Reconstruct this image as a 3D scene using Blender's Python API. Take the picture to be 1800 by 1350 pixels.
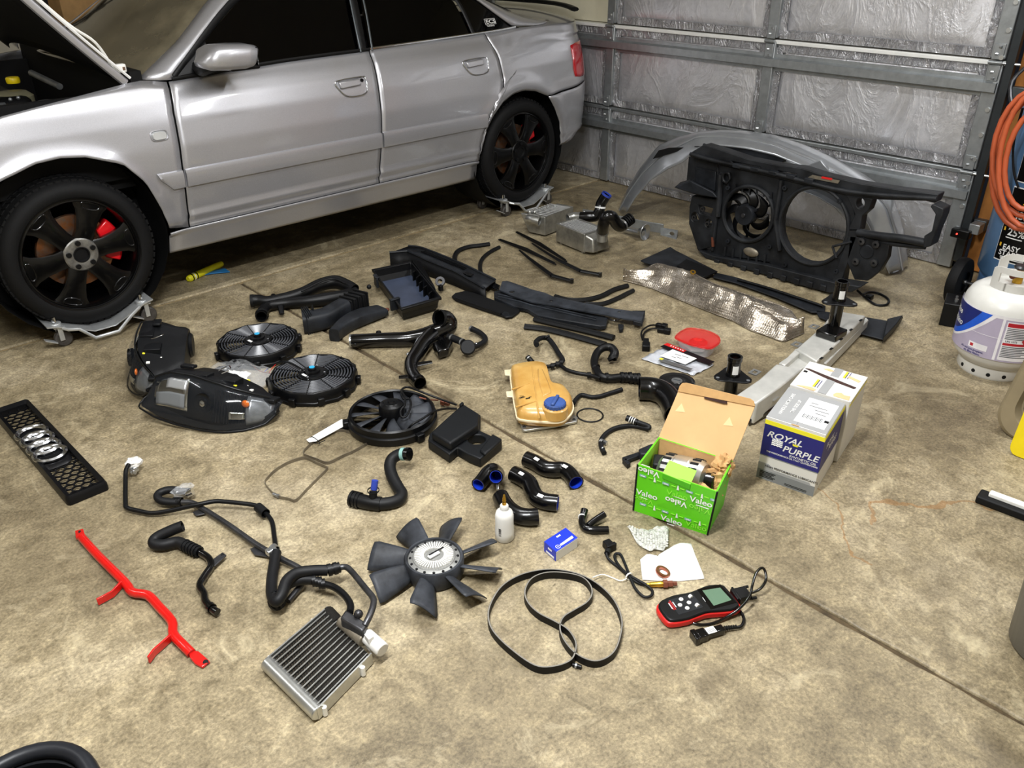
import bpy, bmesh, math, random
from mathutils import Vector, Matrix, noise
for o in list(bpy.data.objects): bpy.data.objects.remove(o)
SC = bpy.context.scene
COL = SC.collection
PI = math.pi
# ------------------------------------------------------------------ camera
CF, CYAW, CPITCH, CROLL, CH = 1451.8, math.radians(46.505), math.radians(28.965), math.radians(-0.27), 1.59
_f = Vector((math.cos(CPITCH)*math.cos(CYAW), math.cos(CPITCH)*math.sin(CYAW), -math.sin(CPITCH)))
_r = _f.cross(Vector((0, 0, 1))).normalized()
_u = _r.cross(_f)
_R = _r*math.cos(CROLL) + _u*math.sin(CROLL)
_U = _u*math.cos(CROLL) - _r*math.sin(CROLL)
CPOS = Vector((0, 0, CH))
cam_data = bpy.data.cameras.new('camera')
cam = bpy.data.objects.new('camera', cam_data); COL.objects.link(cam)
cam_data.sensor_width = 36; cam_data.lens = 36*CF/1800; cam_data.clip_start = 0.02; cam_data.clip_end = 60
_m = Matrix((( _R.x, _U.x, -_f.x, 0), (_R.y, _U.y, -_f.y, 0), (_R.z, _U.z, -_f.z, CH), (0, 0, 0, 1)))
cam.matrix_world = _m
SC.camera = cam
# ------------------------------------------------------------------ world, lamps, exposure
w = bpy.data.worlds.new('night'); SC.world = w; w.use_nodes = True
w.node_tree.nodes['Background'].inputs[0].default_value = (.02, .022, .03, 1)
w.node_tree.nodes['Background'].inputs[1].default_value = .3
SC.view_settings.view_transform = 'Standard'; SC.view_settings.look = 'None'
SC.view_settings.gamma = 1; SC.view_settings.use_curve_mapping = False
SC.view_settings.exposure = 0.4
# ceiling shop lights: (x, y, length along x?, watts)
SHOP = [((0.35, 0.95, 2.62), 'x', 100), ((1.9, 2.35, 2.62), 'x', 24), ((-0.7, 3.3, 2.62), 'y', 13), ((3.2, 0.6, 2.62), 'y', 34)]
def area(name, loc, sx, sy, power, col=(.97, .985, 1)):
    l = bpy.data.lights.new(name, 'AREA'); l.shape = 'RECTANGLE'; l.size = sx; l.size_y = sy; l.energy = power; l.color = col
    o = bpy.data.objects.new(name, l); COL.objects.link(o); o.location = loc
    return o
for i, (p, ax, wt) in enumerate(SHOP):
    area('shop_light_lamp', (p[0], p[1], p[2]-.045), 1.15 if ax == 'x' else .1, .1 if ax == 'x' else 1.15, wt)
# ------------------------------------------------------------------ pixel -> place
def ray(px, py): return _f + _R*((px-900)/CF) + _U*((675-py)/CF)
def onp(px, py, ax, val):
    d = ray(px, py); t = (val-CPOS[ax])/d[ax]; return CPOS + d*t
def G(px, py, z=0.0): return onp(px, py, 2, z)
def PXp(px, py, x): return onp(px, py, 0, x)
def PYp(px, py, y): return onp(px, py, 1, y)
# ------------------------------------------------------------------ materials
def lin(c):
    if isinstance(c, str):
        c = [int(c[i:i+2], 16)/255 for i in (0, 2, 4)]
        return tuple((x/12.92 if x <= .04045 else ((x+.055)/1.055)**2.4) for x in c)
    return tuple(c)
MATS = {}
class NT:
    def __init__(s, m): s.t = m.node_tree; s.n = s.t.nodes; s.l = s.t.links; s.b = s.n['Principled BSDF']
    def new(s, typ, **kw):
        n = s.n.new(typ)
        for k, v in kw.items():
            if k.startswith('_'): setattr(n, k[1:], v)
            else: n.inputs[k.replace('__', ' ')].default_value = v
        return n
    def link(s, a, b): s.l.new(a, b)
    def coord(s, scale=None, out='Object'):
        tc = s.n.new('ShaderNodeTexCoord'); o = tc.outputs[out]
        if scale:
            mp = s.n.new('ShaderNodeMapping'); mp.inputs['Scale'].default_value = scale; s.link(o, mp.inputs[0]); o = mp.outputs[0]
        return o
    def ramp(s, fac, stops):
        r = s.n.new('ShaderNodeValToRGB'); e = r.color_ramp.elements
        while len(e) < len(stops): e.new(.5)
        for el, (p, c) in zip(e, stops): el.position = p; el.color = (*c, 1)
        s.link(fac, r.inputs[0]); return r.outputs[0]
    def noise(s, vec, scale, detail=4, rough=.55, dist=0):
        n = s.new('ShaderNodeTexNoise', Scale=scale, Detail=detail, Roughness=rough, Distortion=dist); s.link(vec, n.inputs['Vector']); return n.outputs['Fac']
    def mix(s, fac, a, b, mode='MIX'):
        n = s.n.new('ShaderNodeMix'); n.data_type = 'RGBA'; n.blend_type = mode
        for sock, v in ((n.inputs[0], fac), (n.inputs[6], a), (n.inputs[7], b)):
            if hasattr(v, 'is_linked'): s.link(v, sock)
            elif isinstance(v, (int, float)): sock.default_value = v
            else: sock.default_value = (*v, 1)
        return n.outputs[2]
    def math(s, op, a, b=None, c=None):
        n = s.n.new('ShaderNodeMath'); n.operation = op
        for i, v in enumerate((a, b, c)):
            if v is None: continue
            if hasattr(v, 'is_linked'): s.link(v, n.inputs[i])
            else: n.inputs[i].default_value = v
        return n.outputs[0]
    def bump(s, h, strength=.3, dist=.01):
        n = s.n.new('ShaderNodeBump'); n.inputs['Strength'].default_value = strength; n.inputs['Distance'].default_value = dist
        s.link(h, n.inputs['Height']); s.link(n.outputs[0], s.b.inputs['Normal']); return n
def mat(name, col, rough=.5, metal=0.0, var=.12, vscale=14, bump=0.0, bscale=60, coat=0.0, spec=.5, emit=0, alpha=1, trans=0, coatr=.08, rvar=.0, vcol=None):
    if name in MATS: return MATS[name]
    m = bpy.data.materials.new(name); m.use_nodes = True; n = NT(m); c = lin(col)
    if max(c) < .04 and not emit: c = tuple(x*.36 for x in c); spec = min(spec, .27)
    b = n.b; b.inputs['Roughness'].default_value = rough; b.inputs['Metallic'].default_value = metal
    b.inputs['Specular IOR Level'].default_value = spec; b.inputs['Coat Weight'].default_value = coat; b.inputs['Coat Roughness'].default_value = coatr
    v = n.coord()
    if var > 0:
        f = n.noise(v, vscale, 5, .6)
        c2 = lin(vcol) if vcol else tuple(min(1, x*(1+var)) for x in c)
        c1 = c if vcol else tuple(x*(1-var) for x in c)
        n.link(n.ramp(f, [(.3, c1), (.7, c2)]), b.inputs['Base Color'])
        if rvar:
            mr = n.new('ShaderNodeMapRange'); n.link(f, mr.inputs[0]); mr.inputs[1].default_value = .3; mr.inputs[2].default_value = .7
            mr.inputs[3].default_value = max(.02, rough-rvar); mr.inputs[4].default_value = min(1, rough+rvar); n.link(mr.outputs[0], b.inputs['Roughness'])
    else: b.inputs['Base Color'].default_value = (*c, 1)
    if bump > 0: n.bump(n.noise(v, bscale, 3, .6), bump, .004)
    if emit: b.inputs['Emission Color'].default_value = (*c, 1); b.inputs['Emission Strength'].default_value = emit
    if alpha < 1: b.inputs['Alpha'].default_value = alpha
    if trans: b.inputs['Transmission Weight'].default_value = trans
    MATS[name] = m; return m
# ------------------------------------------------------------------ mesh builder
ROOTLOC = {}
def V(*a): return Vector(a)
def frame(axis, up=None):
    a = Vector(axis).normalized(); u = Vector(up) if up else (Vector((0, 0, 1)) if abs(a.z) < .9 else Vector((1, 0, 0)))
    x = u.cross(a).normalized(); y = a.cross(x); return x, y, a
def resample(pts, n, closed=False):
    pts = [Vector(p) for p in pts]
    if closed: pts = pts + [pts[0]]
    d = [0]
    for a, b in zip(pts, pts[1:]): d.append(d[-1] + (b-a).length)
    out = []; k = 0
    cnt = n if closed else n-1
    for i in range(n):
        t = d[-1]*i/cnt
        while k < len(d)-2 and d[k+1] < t: k += 1
        s = (t-d[k])/max(1e-9, d[k+1]-d[k]); out.append(pts[k].lerp(pts[k+1], min(1, s)))
    return out
def spline(pts, sub=6, closed=False):
    """Catmull-Rom through pts (Vectors of any size)"""
    P = [Vector(p) for p in pts]; n = len(P); out = []
    segs = n if closed else n-1
    for i in range(segs):
        if closed: p0, p1, p2, p3 = P[(i-1) % n], P[i], P[(i+1) % n], P[(i+2) % n]
        else: p0, p1, p2, p3 = P[max(0, i-1)], P[i], P[i+1], P[min(n-1, i+2)]
        for k in range(sub):
            t = k/sub
            out.append(.5*((2*p1) + (p2-p0)*t + (2*p0-5*p1+4*p2-p3)*t*t + (3*p1-p0-3*p2+p3)*t**3))
    if not closed: out.append(P[-1])
    return out
class MB:
    def __init__(s, M=None): s.v = []; s.f = []; s.M = M
    def add(s, vs, fs):
        o = len(s.v)
        for p in vs:
            p = Vector(p); s.v.append(s.M @ p if s.M else p)
        s.f += [tuple(i+o for i in f) for f in fs]; return s
    def box(s, c, sz, rot=None):
        x, y, z = sz[0]/2, sz[1]/2, sz[2]/2; vs = [Vector((i*x, j*y, k*z)) for i in (-1, 1) for j in (-1, 1) for k in (-1, 1)]
        if rot is not None: vs = [rot @ p for p in vs]
        return s.add([p + Vector(c) for p in vs], [(0, 1, 3, 2), (4, 6, 7, 5), (0, 4, 5, 1), (2, 3, 7, 6), (0, 2, 6, 4), (1, 5, 7, 3)])
    def ring_loft(s, rings, caps=True, closed=False):
        n = len(rings[0]); vs = [p for r in rings for p in r]; fs = []
        m = len(rings)
        for i in range(m if closed else m-1):
            a, b = i*n, ((i+1) % m)*n
            for j in range(n): k = (j+1) % n; fs.append((a+j, a+k, b+k, b+j))
        if caps and not closed: fs.append(tuple(range(n-1, -1, -1))); fs.append(tuple((m-1)*n+j for j in range(n)))
        return s.add(vs, fs)
    def cyl(s, p0, p1, r0, r1=None, n=16, caps=True):
        r1 = r0 if r1 is None else r1; p0, p1 = Vector(p0), Vector(p1); x, y, a = frame(p1-p0)
        R = []
        for p, r in ((p0, r0), (p1, r1)): R.append([p + (x*math.cos(2*PI*j/n) + y*math.sin(2*PI*j/n))*r for j in range(n)])
        return s.ring_loft(R, caps)
    def lathe(s, prof, o=(0, 0, 0), axis=(0, 0, 1), n=24, closed=False, a0=0, a1=2*PI, up=None, caps=False):
        """prof: (radius, height) list"""
        o = Vector(o); x, y, a = frame(axis, up); full = abs(a1-a0-2*PI) < 1e-6; R = []
        cnt = n if full else n+1
        vs = []; fs = []; m = len(prof)
        for j in range(cnt):
            t = a0+(a1-a0)*j/n; d = x*math.cos(t) + y*math.sin(t)
            for r, h in prof: vs.append(o + d*r + a*h)
        for j in range(n):
            k = (j+1) % cnt
            for i in range(m if closed else m-1):
                i2 = (i+1) % m; fs.append((j*m+i, k*m+i, k*m+i2, j*m+i2))
        if caps and full:
            fs.append(tuple(j*m for j in range(n))); fs.append(tuple(j*m+m-1 for j in range(n-1, -1, -1)))
        return s.add(vs, fs)
    def tube(s, path, r, n=10, caps=True, closed=False, flat=None):
        """r: number or per-point list; flat=(scale_x, scale_y, up)"""
        P = [Vector(p) for p in path]; m = len(P); R = r if isinstance(r, (list, tuple)) else [r]*m
        T = []
        for i in range(m):
            if closed: t = P[(i+1) % m]-P[i-1]
            else: t = P[min(m-1, i+1)]-P[max(0, i-1)]
            T.append(t.normalized() if t.length > 1e-9 else Vector((1, 0, 0)))
        rings = []
        u = None
        for i in range(m):
            if flat: x, y, a = frame(T[i], flat[2])
            else:
                if u is None: x, y, a = frame(T[i]); u = x
                else:
                    u = (u - T[i]*u.dot(T[i]));
                    u = u.normalized() if u.length > 1e-6 else frame(T[i])[0]
                x = u; y = T[i].cross(x)
            sx, sy = (flat[0], flat[1]) if flat else (1, 1)
            rings.append([P[i] + (x*math.cos(2*PI*j/n)*sx + y*math.sin(2*PI*j/n)*sy)*R[i] for j in range(n)])
        return s.ring_loft(rings, caps, closed)
    def hollow(s, path, ro, ri, n=16):
        """open-ended pipe with wall thickness"""
        P = [Vector(p) for p in path]
        a = MB(); a.tube(P, ro, n, False); b = MB(); b.tube(P, ri, n, False)
        k = len(a.v); vs = a.v + b.v; fs = list(a.f) + [tuple(reversed([i+k for i in f])) for f in b.f]
        m = len(P)
        for e, st in ((0, 0), ((m-1)*n, 1)):
            for j in range(n):
                q = (j+1) % n
                fs.append((e+j, k+e+j, k+e+q, e+q) if st == 0 else (e+j, e+q, k+e+q, k+e+j))
        return s.add(vs, fs)
    def prism(s, poly, ext):
        """poly: 3d points, ext: extrusion vector"""
        P = [Vector(p) for p in poly]; n = len(P); E = Vector(ext)
        return s.add(P + [p+E for p in P], [tuple(range(n-1, -1, -1)), tuple(range(n, 2*n))] + [(i, (i+1) % n, n+(i+1) % n, n+i) for i in range(n)])
    def loft2(s, A, B):
        n = len(A); return s.add(list(A)+list(B), [tuple(range(n-1, -1, -1)), tuple(range(n, 2*n))] + [(i, (i+1) % n, n+(i+1) % n, n+i) for i in range(n)])
    def grid(s, fn, nu, nv):
        vs = [fn(i/nu, j/nv) for i in range(nu+1) for j in range(nv+1)]
        return s.add(vs, [(i*(nv+1)+j, (i+1)*(nv+1)+j, (i+1)*(nv+1)+j+1, i*(nv+1)+j+1) for i in range(nu) for j in range(nv)])
    def plate_hole(s, outer, holes, ext):
        """outer polygon with holes filled by bmesh triangle fill, extruded; all in a plane"""
        bm = bmesh.new(); edges = []
        for loop in [outer]+list(holes):
            vs = [bm.verts.new(p) for p in loop]
            for i in range(len(vs)): edges.append(bm.edges.new((vs[i], vs[(i+1) % len(vs)])))
        r = bmesh.ops.triangle_fill(bm, use_beauty=True, use_dissolve=False, edges=edges)
        fs = [g for g in r['geom'] if isinstance(g, bmesh.types.BMFace)]
        if ext is not None:
            e = bmesh.ops.extrude_face_region(bm, geom=fs)
            bmesh.ops.translate(bm, verts=[g for g in e['geom'] if isinstance(g, bmesh.types.BMVert)], vec=Vector(ext))
        bmesh.ops.recalc_face_normals(bm, faces=bm.faces)
        bm.verts.index_update()
        s.add([v.co.copy() for v in bm.verts], [tuple(v.index for v in f.verts) for f in bm.faces]); bm.free(); return s
    def ball(s, c, r, n=12, m=8, sc=(1, 1, 1), rot=None):
        rings = []; c = Vector(c)
        vs = []; fs = []
        for i in range(m+1):
            t = PI*i/m
            for j in range(n):
                a = 2*PI*j/n; p = Vector((math.sin(t)*math.cos(a)*r*sc[0], math.sin(t)*math.sin(a)*r*sc[1], math.cos(t)*r*sc[2]))
                vs.append(c + (rot @ p if rot is not None else p))
        for i in range(m):
            for j in range(n): k = (j+1) % n; fs.append((i*n+j, (i+1)*n+j, (i+1)*n+k, i*n+k))
        return s.add(vs, fs)
    def build(s, name, m, parent=None, smooth=40, bevel=0, seg=2, solid=0, sub=0, merge=1e-5, recalc=True, top=None, soff=-1):
        loc = ROOTLOC.get(parent.name, Vector((0, 0, 0))) if parent else None
        if loc is None:
            xs = [p.x for p in s.v]; ys = [p.y for p in s.v]; zs = [p.z for p in s.v]
            loc = Vector(((min(xs)+max(xs))/2, (min(ys)+max(ys))/2, min(zs)))
        me = bpy.data.meshes.new(name); me.from_pydata([p-loc for p in s.v], [], s.f)
        bm = bmesh.new(); bm.from_mesh(me)
        if merge: bmesh.ops.remove_doubles(bm, verts=bm.verts, dist=merge)
        if recalc: bmesh.ops.recalc_face_normals(bm, faces=bm.faces)
        bm.to_mesh(me); bm.free()
        me.materials.append(m if not isinstance(m, str) else MATS[m])
        o = bpy.data.objects.new(name, me); COL.objects.link(o)
        if parent: o.parent = parent; ROOTLOC[o.name] = loc
        else: o.location = loc; ROOTLOC[o.name] = loc
        if smooth:
            me.polygons.foreach_set('use_smooth', [True]*len(me.polygons)); me.set_sharp_from_angle(angle=math.radians(smooth))
        if solid: md = o.modifiers.new('solid', 'SOLIDIFY'); md.thickness = solid; md.offset = soff
        if bevel: md = o.modifiers.new('bevel', 'BEVEL'); md.width = bevel; md.segments = seg; md.limit_method = 'ANGLE'; md.angle_limit = math.radians(38); md.harden_normals = False
        if sub: md = o.modifiers.new('sub', 'SUBSURF'); md.levels = sub; md.render_levels = sub
        return o
def tag(o, label=None, cat=None, group=None, kind=None):
    if label: o['label'] = label
    if cat: o['category'] = cat
    if group: o['group'] = group
    if kind: o['kind'] = kind
    return o
def thing(name, label, cat, loc, group=None, kind=None):
    o = bpy.data.objects.new(name, None); COL.objects.link(o); o.location = Vector(loc); o.empty_display_size = .05
    ROOTLOC[o.name] = Vector(loc); return tag(o, label, cat, group, kind)
def inst(src, name, parent, matrix):
    """share mesh data of a part; matrix given relative to parent"""
    o = src.copy(); o.name = name; COL.objects.link(o); o.parent = parent; o.matrix_local = matrix; ROOTLOC[o.name] = ROOTLOC.get(parent.name, Vector()); return o
TS = bpy.data.scenes.new('lettering')      # scratch scene, removed at the end
def text(name, s, size, origin, xdir, ydir, m, parent, shear=0, bold=0, sx=1.0, align='CENTER', lift=.0008):
    """flat lettering laid on a surface: a mesh made from the built-in font"""
    cu = bpy.data.curves.new(name, 'FONT'); cu.body = s; cu.size = size; cu.align_x = align; cu.align_y = 'CENTER'; cu.shear = shear; cu.offset = min(bold, size*.016); cu.resolution_u = 3
    t = bpy.data.objects.new('t', cu); TS.collection.objects.link(t); TS.view_layers[0].update()
    me = bpy.data.meshes.new_from_object(t.evaluated_get(TS.view_layers[0].depsgraph)); bpy.data.objects.remove(t); bpy.data.curves.remove(cu)
    x = Vector(xdir).normalized(); y = Vector(ydir).normalized(); z = x.cross(y).normalized(); o0 = Vector(origin) + z*lift
    loc = ROOTLOC.get(parent.name, Vector())
    for v in me.vertices: v.co = o0 + x*(v.co.x*sx) + y*v.co.y - loc
    me.materials.clear(); me.materials.append(m)
    o = bpy.data.objects.new(name, me); COL.objects.link(o); o.parent = parent; ROOTLOC[o.name] = loc
    return o
def rotm(x, y, z): return Matrix((Vector(x), Vector(y), Vector(z))).transposed()
def local(origin, xdir, up=(0, 0, 1)):
    """4x4 frame with x along xdir, z near up"""
    x = Vector(xdir).normalized(); z = Vector(up); z = (z - x*z.dot(x)).normalized(); y = z.cross(x)
    m = rotm(x, y, z).to_4x4(); m.translation = Vector(origin); return m
random.seed(7)
# ------------------------------------------------------------------ concrete
def concrete():
    m = bpy.data.materials.new('concrete'); m.use_nodes = True; n = NT(m); v = n.coord()
    big = n.noise(v, 1.6, 7, .66, .4); mid = n.noise(v, 17, 9, .72, .6); fine = n.noise(v, 110, 5, .75)
    base = n.ramp(big, [(.3, lin('655b47')), (.5, lin('8c8066')), (.7, lin('b0a48a'))])
    pat = n.ramp(mid, [(.33, (.62, .60, .57)), (.5, (.95, .94, .93)), (.66, (1.30, 1.29, 1.26))])
    c = n.mix(1.0, base, pat, 'MULTIPLY')
    sp = n.ramp(fine, [(.32, (.55, .54, .51)), (.52, (1, 1, 1)), (.70, (1.5, 1.48, 1.42))])
    c = n.mix(1.0, c, sp, 'MULTIPLY')
    # pale worn blotches
    bl = n.noise(v, 3.1, 9, .75, 1.2); blm = n.ramp(bl, [(.56, (0, 0, 0)), (.68, (1, 1, 1))])
    c = n.mix(n.math('MULTIPLY', blm, .55), c, lin('cabd9c'))
    # map cracking
    vo = n.new('ShaderNodeTexVoronoi', Scale=9.0, Randomness=1.0); vo.feature = 'DISTANCE_TO_EDGE'
    wv = n.new('ShaderNodeTexNoise', Scale=5.0, Detail=4.0); n.link(v, wv.inputs['Vector'])
    va = n.n.new('ShaderNodeVectorMath'); va.operation = 'MULTIPLY_ADD'; n.link(wv.outputs['Color'], va.inputs[0]); va.inputs[1].default_value = (.25, .25, 0); n.link(v, va.inputs[2])
    n.link(va.outputs[0], vo.inputs['Vector'])
    cr = n.ramp(vo.outputs['Distance'], [(0, (1, 1, 1)), (.012, (0, 0, 0))]); msk = n.ramp(n.noise(v, 1.1, 3), [(.5, (0, 0, 0)), (.62, (1, 1, 1))])
    c = n.mix(n.math('MULTIPLY', n.math('MULTIPLY', cr, msk), .45), c, lin('4a3f2c'))
    # oil stains and drips, each at its own place on the slab: x, y, radius, strength
    ST = [(750, 1118, .06, .6), (690, 1215, .035, .5), (1255, 1215, .05, .55), (1235, 1170, .025, .5), (1180, 1112, .012, .9), (1770, 1335, .09, .6), (960, 1035, .006, .9), (1005, 1028, .006, .9), (1350, 1085, .05, .4), (100, 1000, .3, .35), (40, 900, .2, .35), (450, 880, .18, .3), (880, 1190, .25, .25), (1640, 1020, .12, .25),
          (1600, 700, .5, .35), (1650, 800, .2, .25), (1000, 500, .5, .25), (600, 800, .3, .18), (1300, 660, .25, .4), (250, 640, .25, .3), (1060, 640, .2, .25)]
    for px, py, r, k in ST:
        p = G(px, py); vd = n.n.new('ShaderNodeVectorMath'); vd.operation = 'DISTANCE'; n.link(va.outputs[0], vd.inputs[0]); vd.inputs[1].default_value = (p.x+.125, p.y+.125, 0)
        mr = n.new('ShaderNodeMapRange'); mr.interpolation_type = 'SMOOTHSTEP'; n.link(vd.outputs['Value'], mr.inputs[0]); mr.inputs[1].default_value = r*.25; mr.inputs[2].default_value = r*1.1; mr.inputs[3].default_value = k; mr.inputs[4].default_value = 0
        c = n.mix(n.math('MULTIPLY', mr.outputs[0], n.math('ADD', mid, .35)), c, lin('453a29'))
    # rust lines left by something that stood by the boxes
    for a, b, wd in (((1530, 875), (1690, 888), .008), ((1530, 875), (1550, 925), .007), ((1690, 888), (1800, 905), .006), ((1440, 855), (1520, 990), .004)):
        A, B = G(*a), G(*b); d = (B-A); L = d.length; d /= L
        sep = n.n.new('ShaderNodeVectorMath'); sep.operation = 'SUBTRACT'; n.link(va.outputs[0], sep.inputs[0]); sep.inputs[1].default_value = (A.x+.125, A.y+.125, 0)
        dt = n.n.new('ShaderNodeVectorMath'); dt.operation = 'DOT_PRODUCT'; n.link(sep.outputs[0], dt.inputs[0]); dt.inputs[1].default_value = (d.x, d.y, 0)
        dn = n.n.new('ShaderNodeVectorMath'); dn.operation = 'DOT_PRODUCT'; n.link(sep.outputs[0], dn.inputs[0]); dn.inputs[1].default_value = (-d.y, d.x, 0)
        ab = n.math('ABSOLUTE', dn.outputs['Value']); ok = n.math('MULTIPLY', n.math('GREATER_THAN', dt.outputs['Value'], 0), n.math('LESS_THAN', dt.outputs['Value'], L))
        f = n.math('MULTIPLY', n.math('MULTIPLY', n.math('LESS_THAN', ab, wd), ok), n.math('MULTIPLY', mid, .9)); c = n.mix(f, c, lin('8a5a1e'))
    n.link(c, n.b.inputs['Base Color'])
    rr = n.ramp(mid, [(.3, (.38,)*3), (.7, (.62,)*3)]); n.link(rr, n.b.inputs['Roughness'])
    n.b.inputs['Specular IOR Level'].default_value = .35
    h = n.math('ADD', n.math('MULTIPLY', fine, .35), mid); n.bump(h, .35, .004)
    MATS['concrete'] = m; return m
concrete()
mat('joint_dirt', '8d7b59', .95, vscale=40, var=.4, bump=.4)
mat('drywall', 'cfc9b8', .9, var=.04); mat('ceiling_paint', 'd8d4c8', .9, var=.03)
JY, JX = 3.8376, 1.717
floor = tag(MB().add([(-3, -1.6, -.009), (4.75, -1.6, -.009), (4.75, 6.7, -.009), (-3, 6.7, -.009)], [(0, 1, 2, 3)]).build('floor', MATS['joint_dirt']), 'stained tan concrete garage floor with tooled joints', 'floor', kind='structure')
ROOTLOC['floor'] = Vector((0, 0, 0))
floor.data.transform(Matrix.Translation(floor.location)); floor.location = (0, 0, 0)
def edge_pts(a, b, jit):
    a, b = Vector(a), Vector(b); n = max(1, int((b-a).length/.05)); d = (b-a).normalized(); nn = Vector((-d.y, d.x, 0)); out = []
    for i in range(n):
        p = a.lerp(b, i/n)
        if jit: p = p + nn*(noise.noise(p*9)*.006 + noise.noise(p*40)*.004)
        out.append(p)
    return out
g = .008; gy = .013
MB().add([(JX-.02, -1.6, -.0085), (JX+.02, -1.6, -.0085), (JX+.02, JY-.01, -.0085), (JX-.02, JY-.01, -.0085)], [(0, 1, 2, 3)]).build('joint_filler', mat('joint_dark', '4a3d29', .95, vscale=30, var=.5), floor)
for (x0, y0, x1, y1) in ((-3, -1.6, JX-g, JY-gy), (JX+g, -1.6, 4.75, JY-gy), (-3, JY+gy, 4.75, 6.7)):
    out = []
    c = [(x0, y0, 0), (x1, y0, 0), (x1, y1, 0), (x0, y1, 0)]
    for i in range(4): out += edge_pts(c[i], c[(i+1) % 4], True)
    b = MB(); b.prism([p + V(0, 0, -.05) for p in out], (0, 0, .05)); b.build('slab', MATS['concrete'], floor, bevel=.007, seg=3, smooth=30)
# ------------------------------------------------------------------ walls
def wall(name, c, sz, m, label):
    return tag(MB().box(c, sz).build(name, MATS[m], smooth=0), label, 'wall', kind='structure')
wall('wall_left', (.875, 6.75, 1.36), (7.9, .1, 2.8), 'drywall', 'pale drywall behind the silver car')
wall('wall_right', (.875, -1.65, 1.36), (7.9, .1, 2.8), 'drywall', 'pale drywall on the near side of the garage')
wall('wall_back', (-3.05, 2.55, 1.36), (.1, 8.3, 2.8), 'drywall', 'pale drywall facing the roll-up door')
mat('wood_sheathing', '9a6226', .75, vscale=5, var=.35, bump=.2, bscale=30)
tag(MB().box((4.8, -.15, 1.36), (.1, 2.9, 2.8)).build('wall_front', MATS['wood_sheathing'], smooth=0), 'brown wood sheathing beside the roll-up door', 'wall', kind='structure')
wall('wall_front_header', (4.8, 3.95, 2.5), (.1, 5.3, .55), 'drywall', 'drywall header above the roll-up door')
wall('wall_front_far', (4.8, 6.55, 1.1), (.1, .3, 2.25), 'drywall', 'narrow drywall strip past the far end of the roll-up door')
tag(MB().box((.875, 2.55, 2.8), (7.9, 8.4, .08)).build('ceiling', MATS['ceiling_paint'], smooth=0), 'pale painted garage ceiling', 'ceiling', kind='structure')
mat('lamp_housing', 'e8e8e4', .4); mat('lamp_tube', 'fff8ec', .4, var=0, emit=6)
for i, (p, ax, wt) in enumerate(SHOP):
    t = thing('shop_light', ['twin tube shop light on the ceiling nearest the camera', 'twin tube shop light over the laid-out parts', 'twin tube shop light in front of the car nose', 'twin tube shop light above the propane cylinder'][i], 'ceiling light', p, group='ceiling shop lights')
    L = 1.2; d = V(1, 0, 0) if ax == 'x' else V(0, 1, 0); q = V(d.y, d.x, 0); c = Vector(p)
    b = MB(); sec = [(-.09, .14), (.09, .14), (.07, .05), (.02, .02), (-.02, .02), (-.07, .05)]
    b.loft2([c - d*L/2 + q*s + V(0, 0, z) for s, z in sec], [c + d*L/2 + q*s + V(0, 0, z) for s, z in sec]); b.build('housing', 'lamp_housing', t)
    for s in (-.045, .045): MB().cyl(c - d*.57 + q*s + V(0, 0, .01), c + d*.57 + q*s + V(0, 0, .01), .013, n=10).build('tube', 'lamp_tube', t)
# ------------------------------------------------------------------ roll-up door with foil insulation
def foil(name, col, rough, k, sc):
    m = bpy.data.materials.new(name); m.use_nodes = True; n = NT(m); n.b.inputs['Metallic'].default_value = .72
    v = n.coord((1, .9, .45)); v2 = n.coord()
    w1 = n.noise(v, 5*sc, 6, .6, 1.5); w2 = n.noise(v2, 38*sc, 4, .6, .6)
    rid = n.math('POWER', n.math('SUBTRACT', 1, n.math('ABSOLUTE', n.math('MULTIPLY_ADD', w1, 6, -3))), 3)
    rid = n.math('MAXIMUM', rid, 0)
    n.link(n.ramp(w2, [(.3, tuple(x*.86 for x in lin(col))), (.7, lin(col))]), n.b.inputs['Base Color'])
    n.link(n.ramp(w1, [(.3, (rough*.8,)*3), (.7, (rough*1.35,)*3)]), n.b.inputs['Roughness'])
    n.bump(n.math('ADD', n.math('MULTIPLY', rid, .55), n.math('ADD', n.math('MULTIPLY', w2, .30), w1)), k, .012)
    MATS[name] = m
foil('foil', 'e6e6ea', .40, .30, 1); foil('foil_tape', 'bcbcc0', .18, .8, 2.2)
mat('galv', 'a4a8aa', .42, .75, .15, 25, .05); mat('galv_dark', '5b6063', .45, .8, .2, 20); mat('white_strip', 'e6e6e2', .45, 0, .05)
mat('door_cream', 'dcd6bd', .6, var=.03); mat('track_black', '3d4144', .4, .6); mat('rivet', 'd4d7d8', .35, .9); mat('rubber', '15151a', .75, bump=.1)
DX = 4.515
door = thing('door_1', 'roll-up garage door insulated with crinkled silver foil panels', 'garage door', (DX, 3.8, 0), kind='structure')
SH = .5155
stiles = [(1.385, 1.455), (2.58, 2.645), (3.755, 3.82), (4.93, 5.0), (6.15, 6.22)]
rng = random.Random(3)
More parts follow.
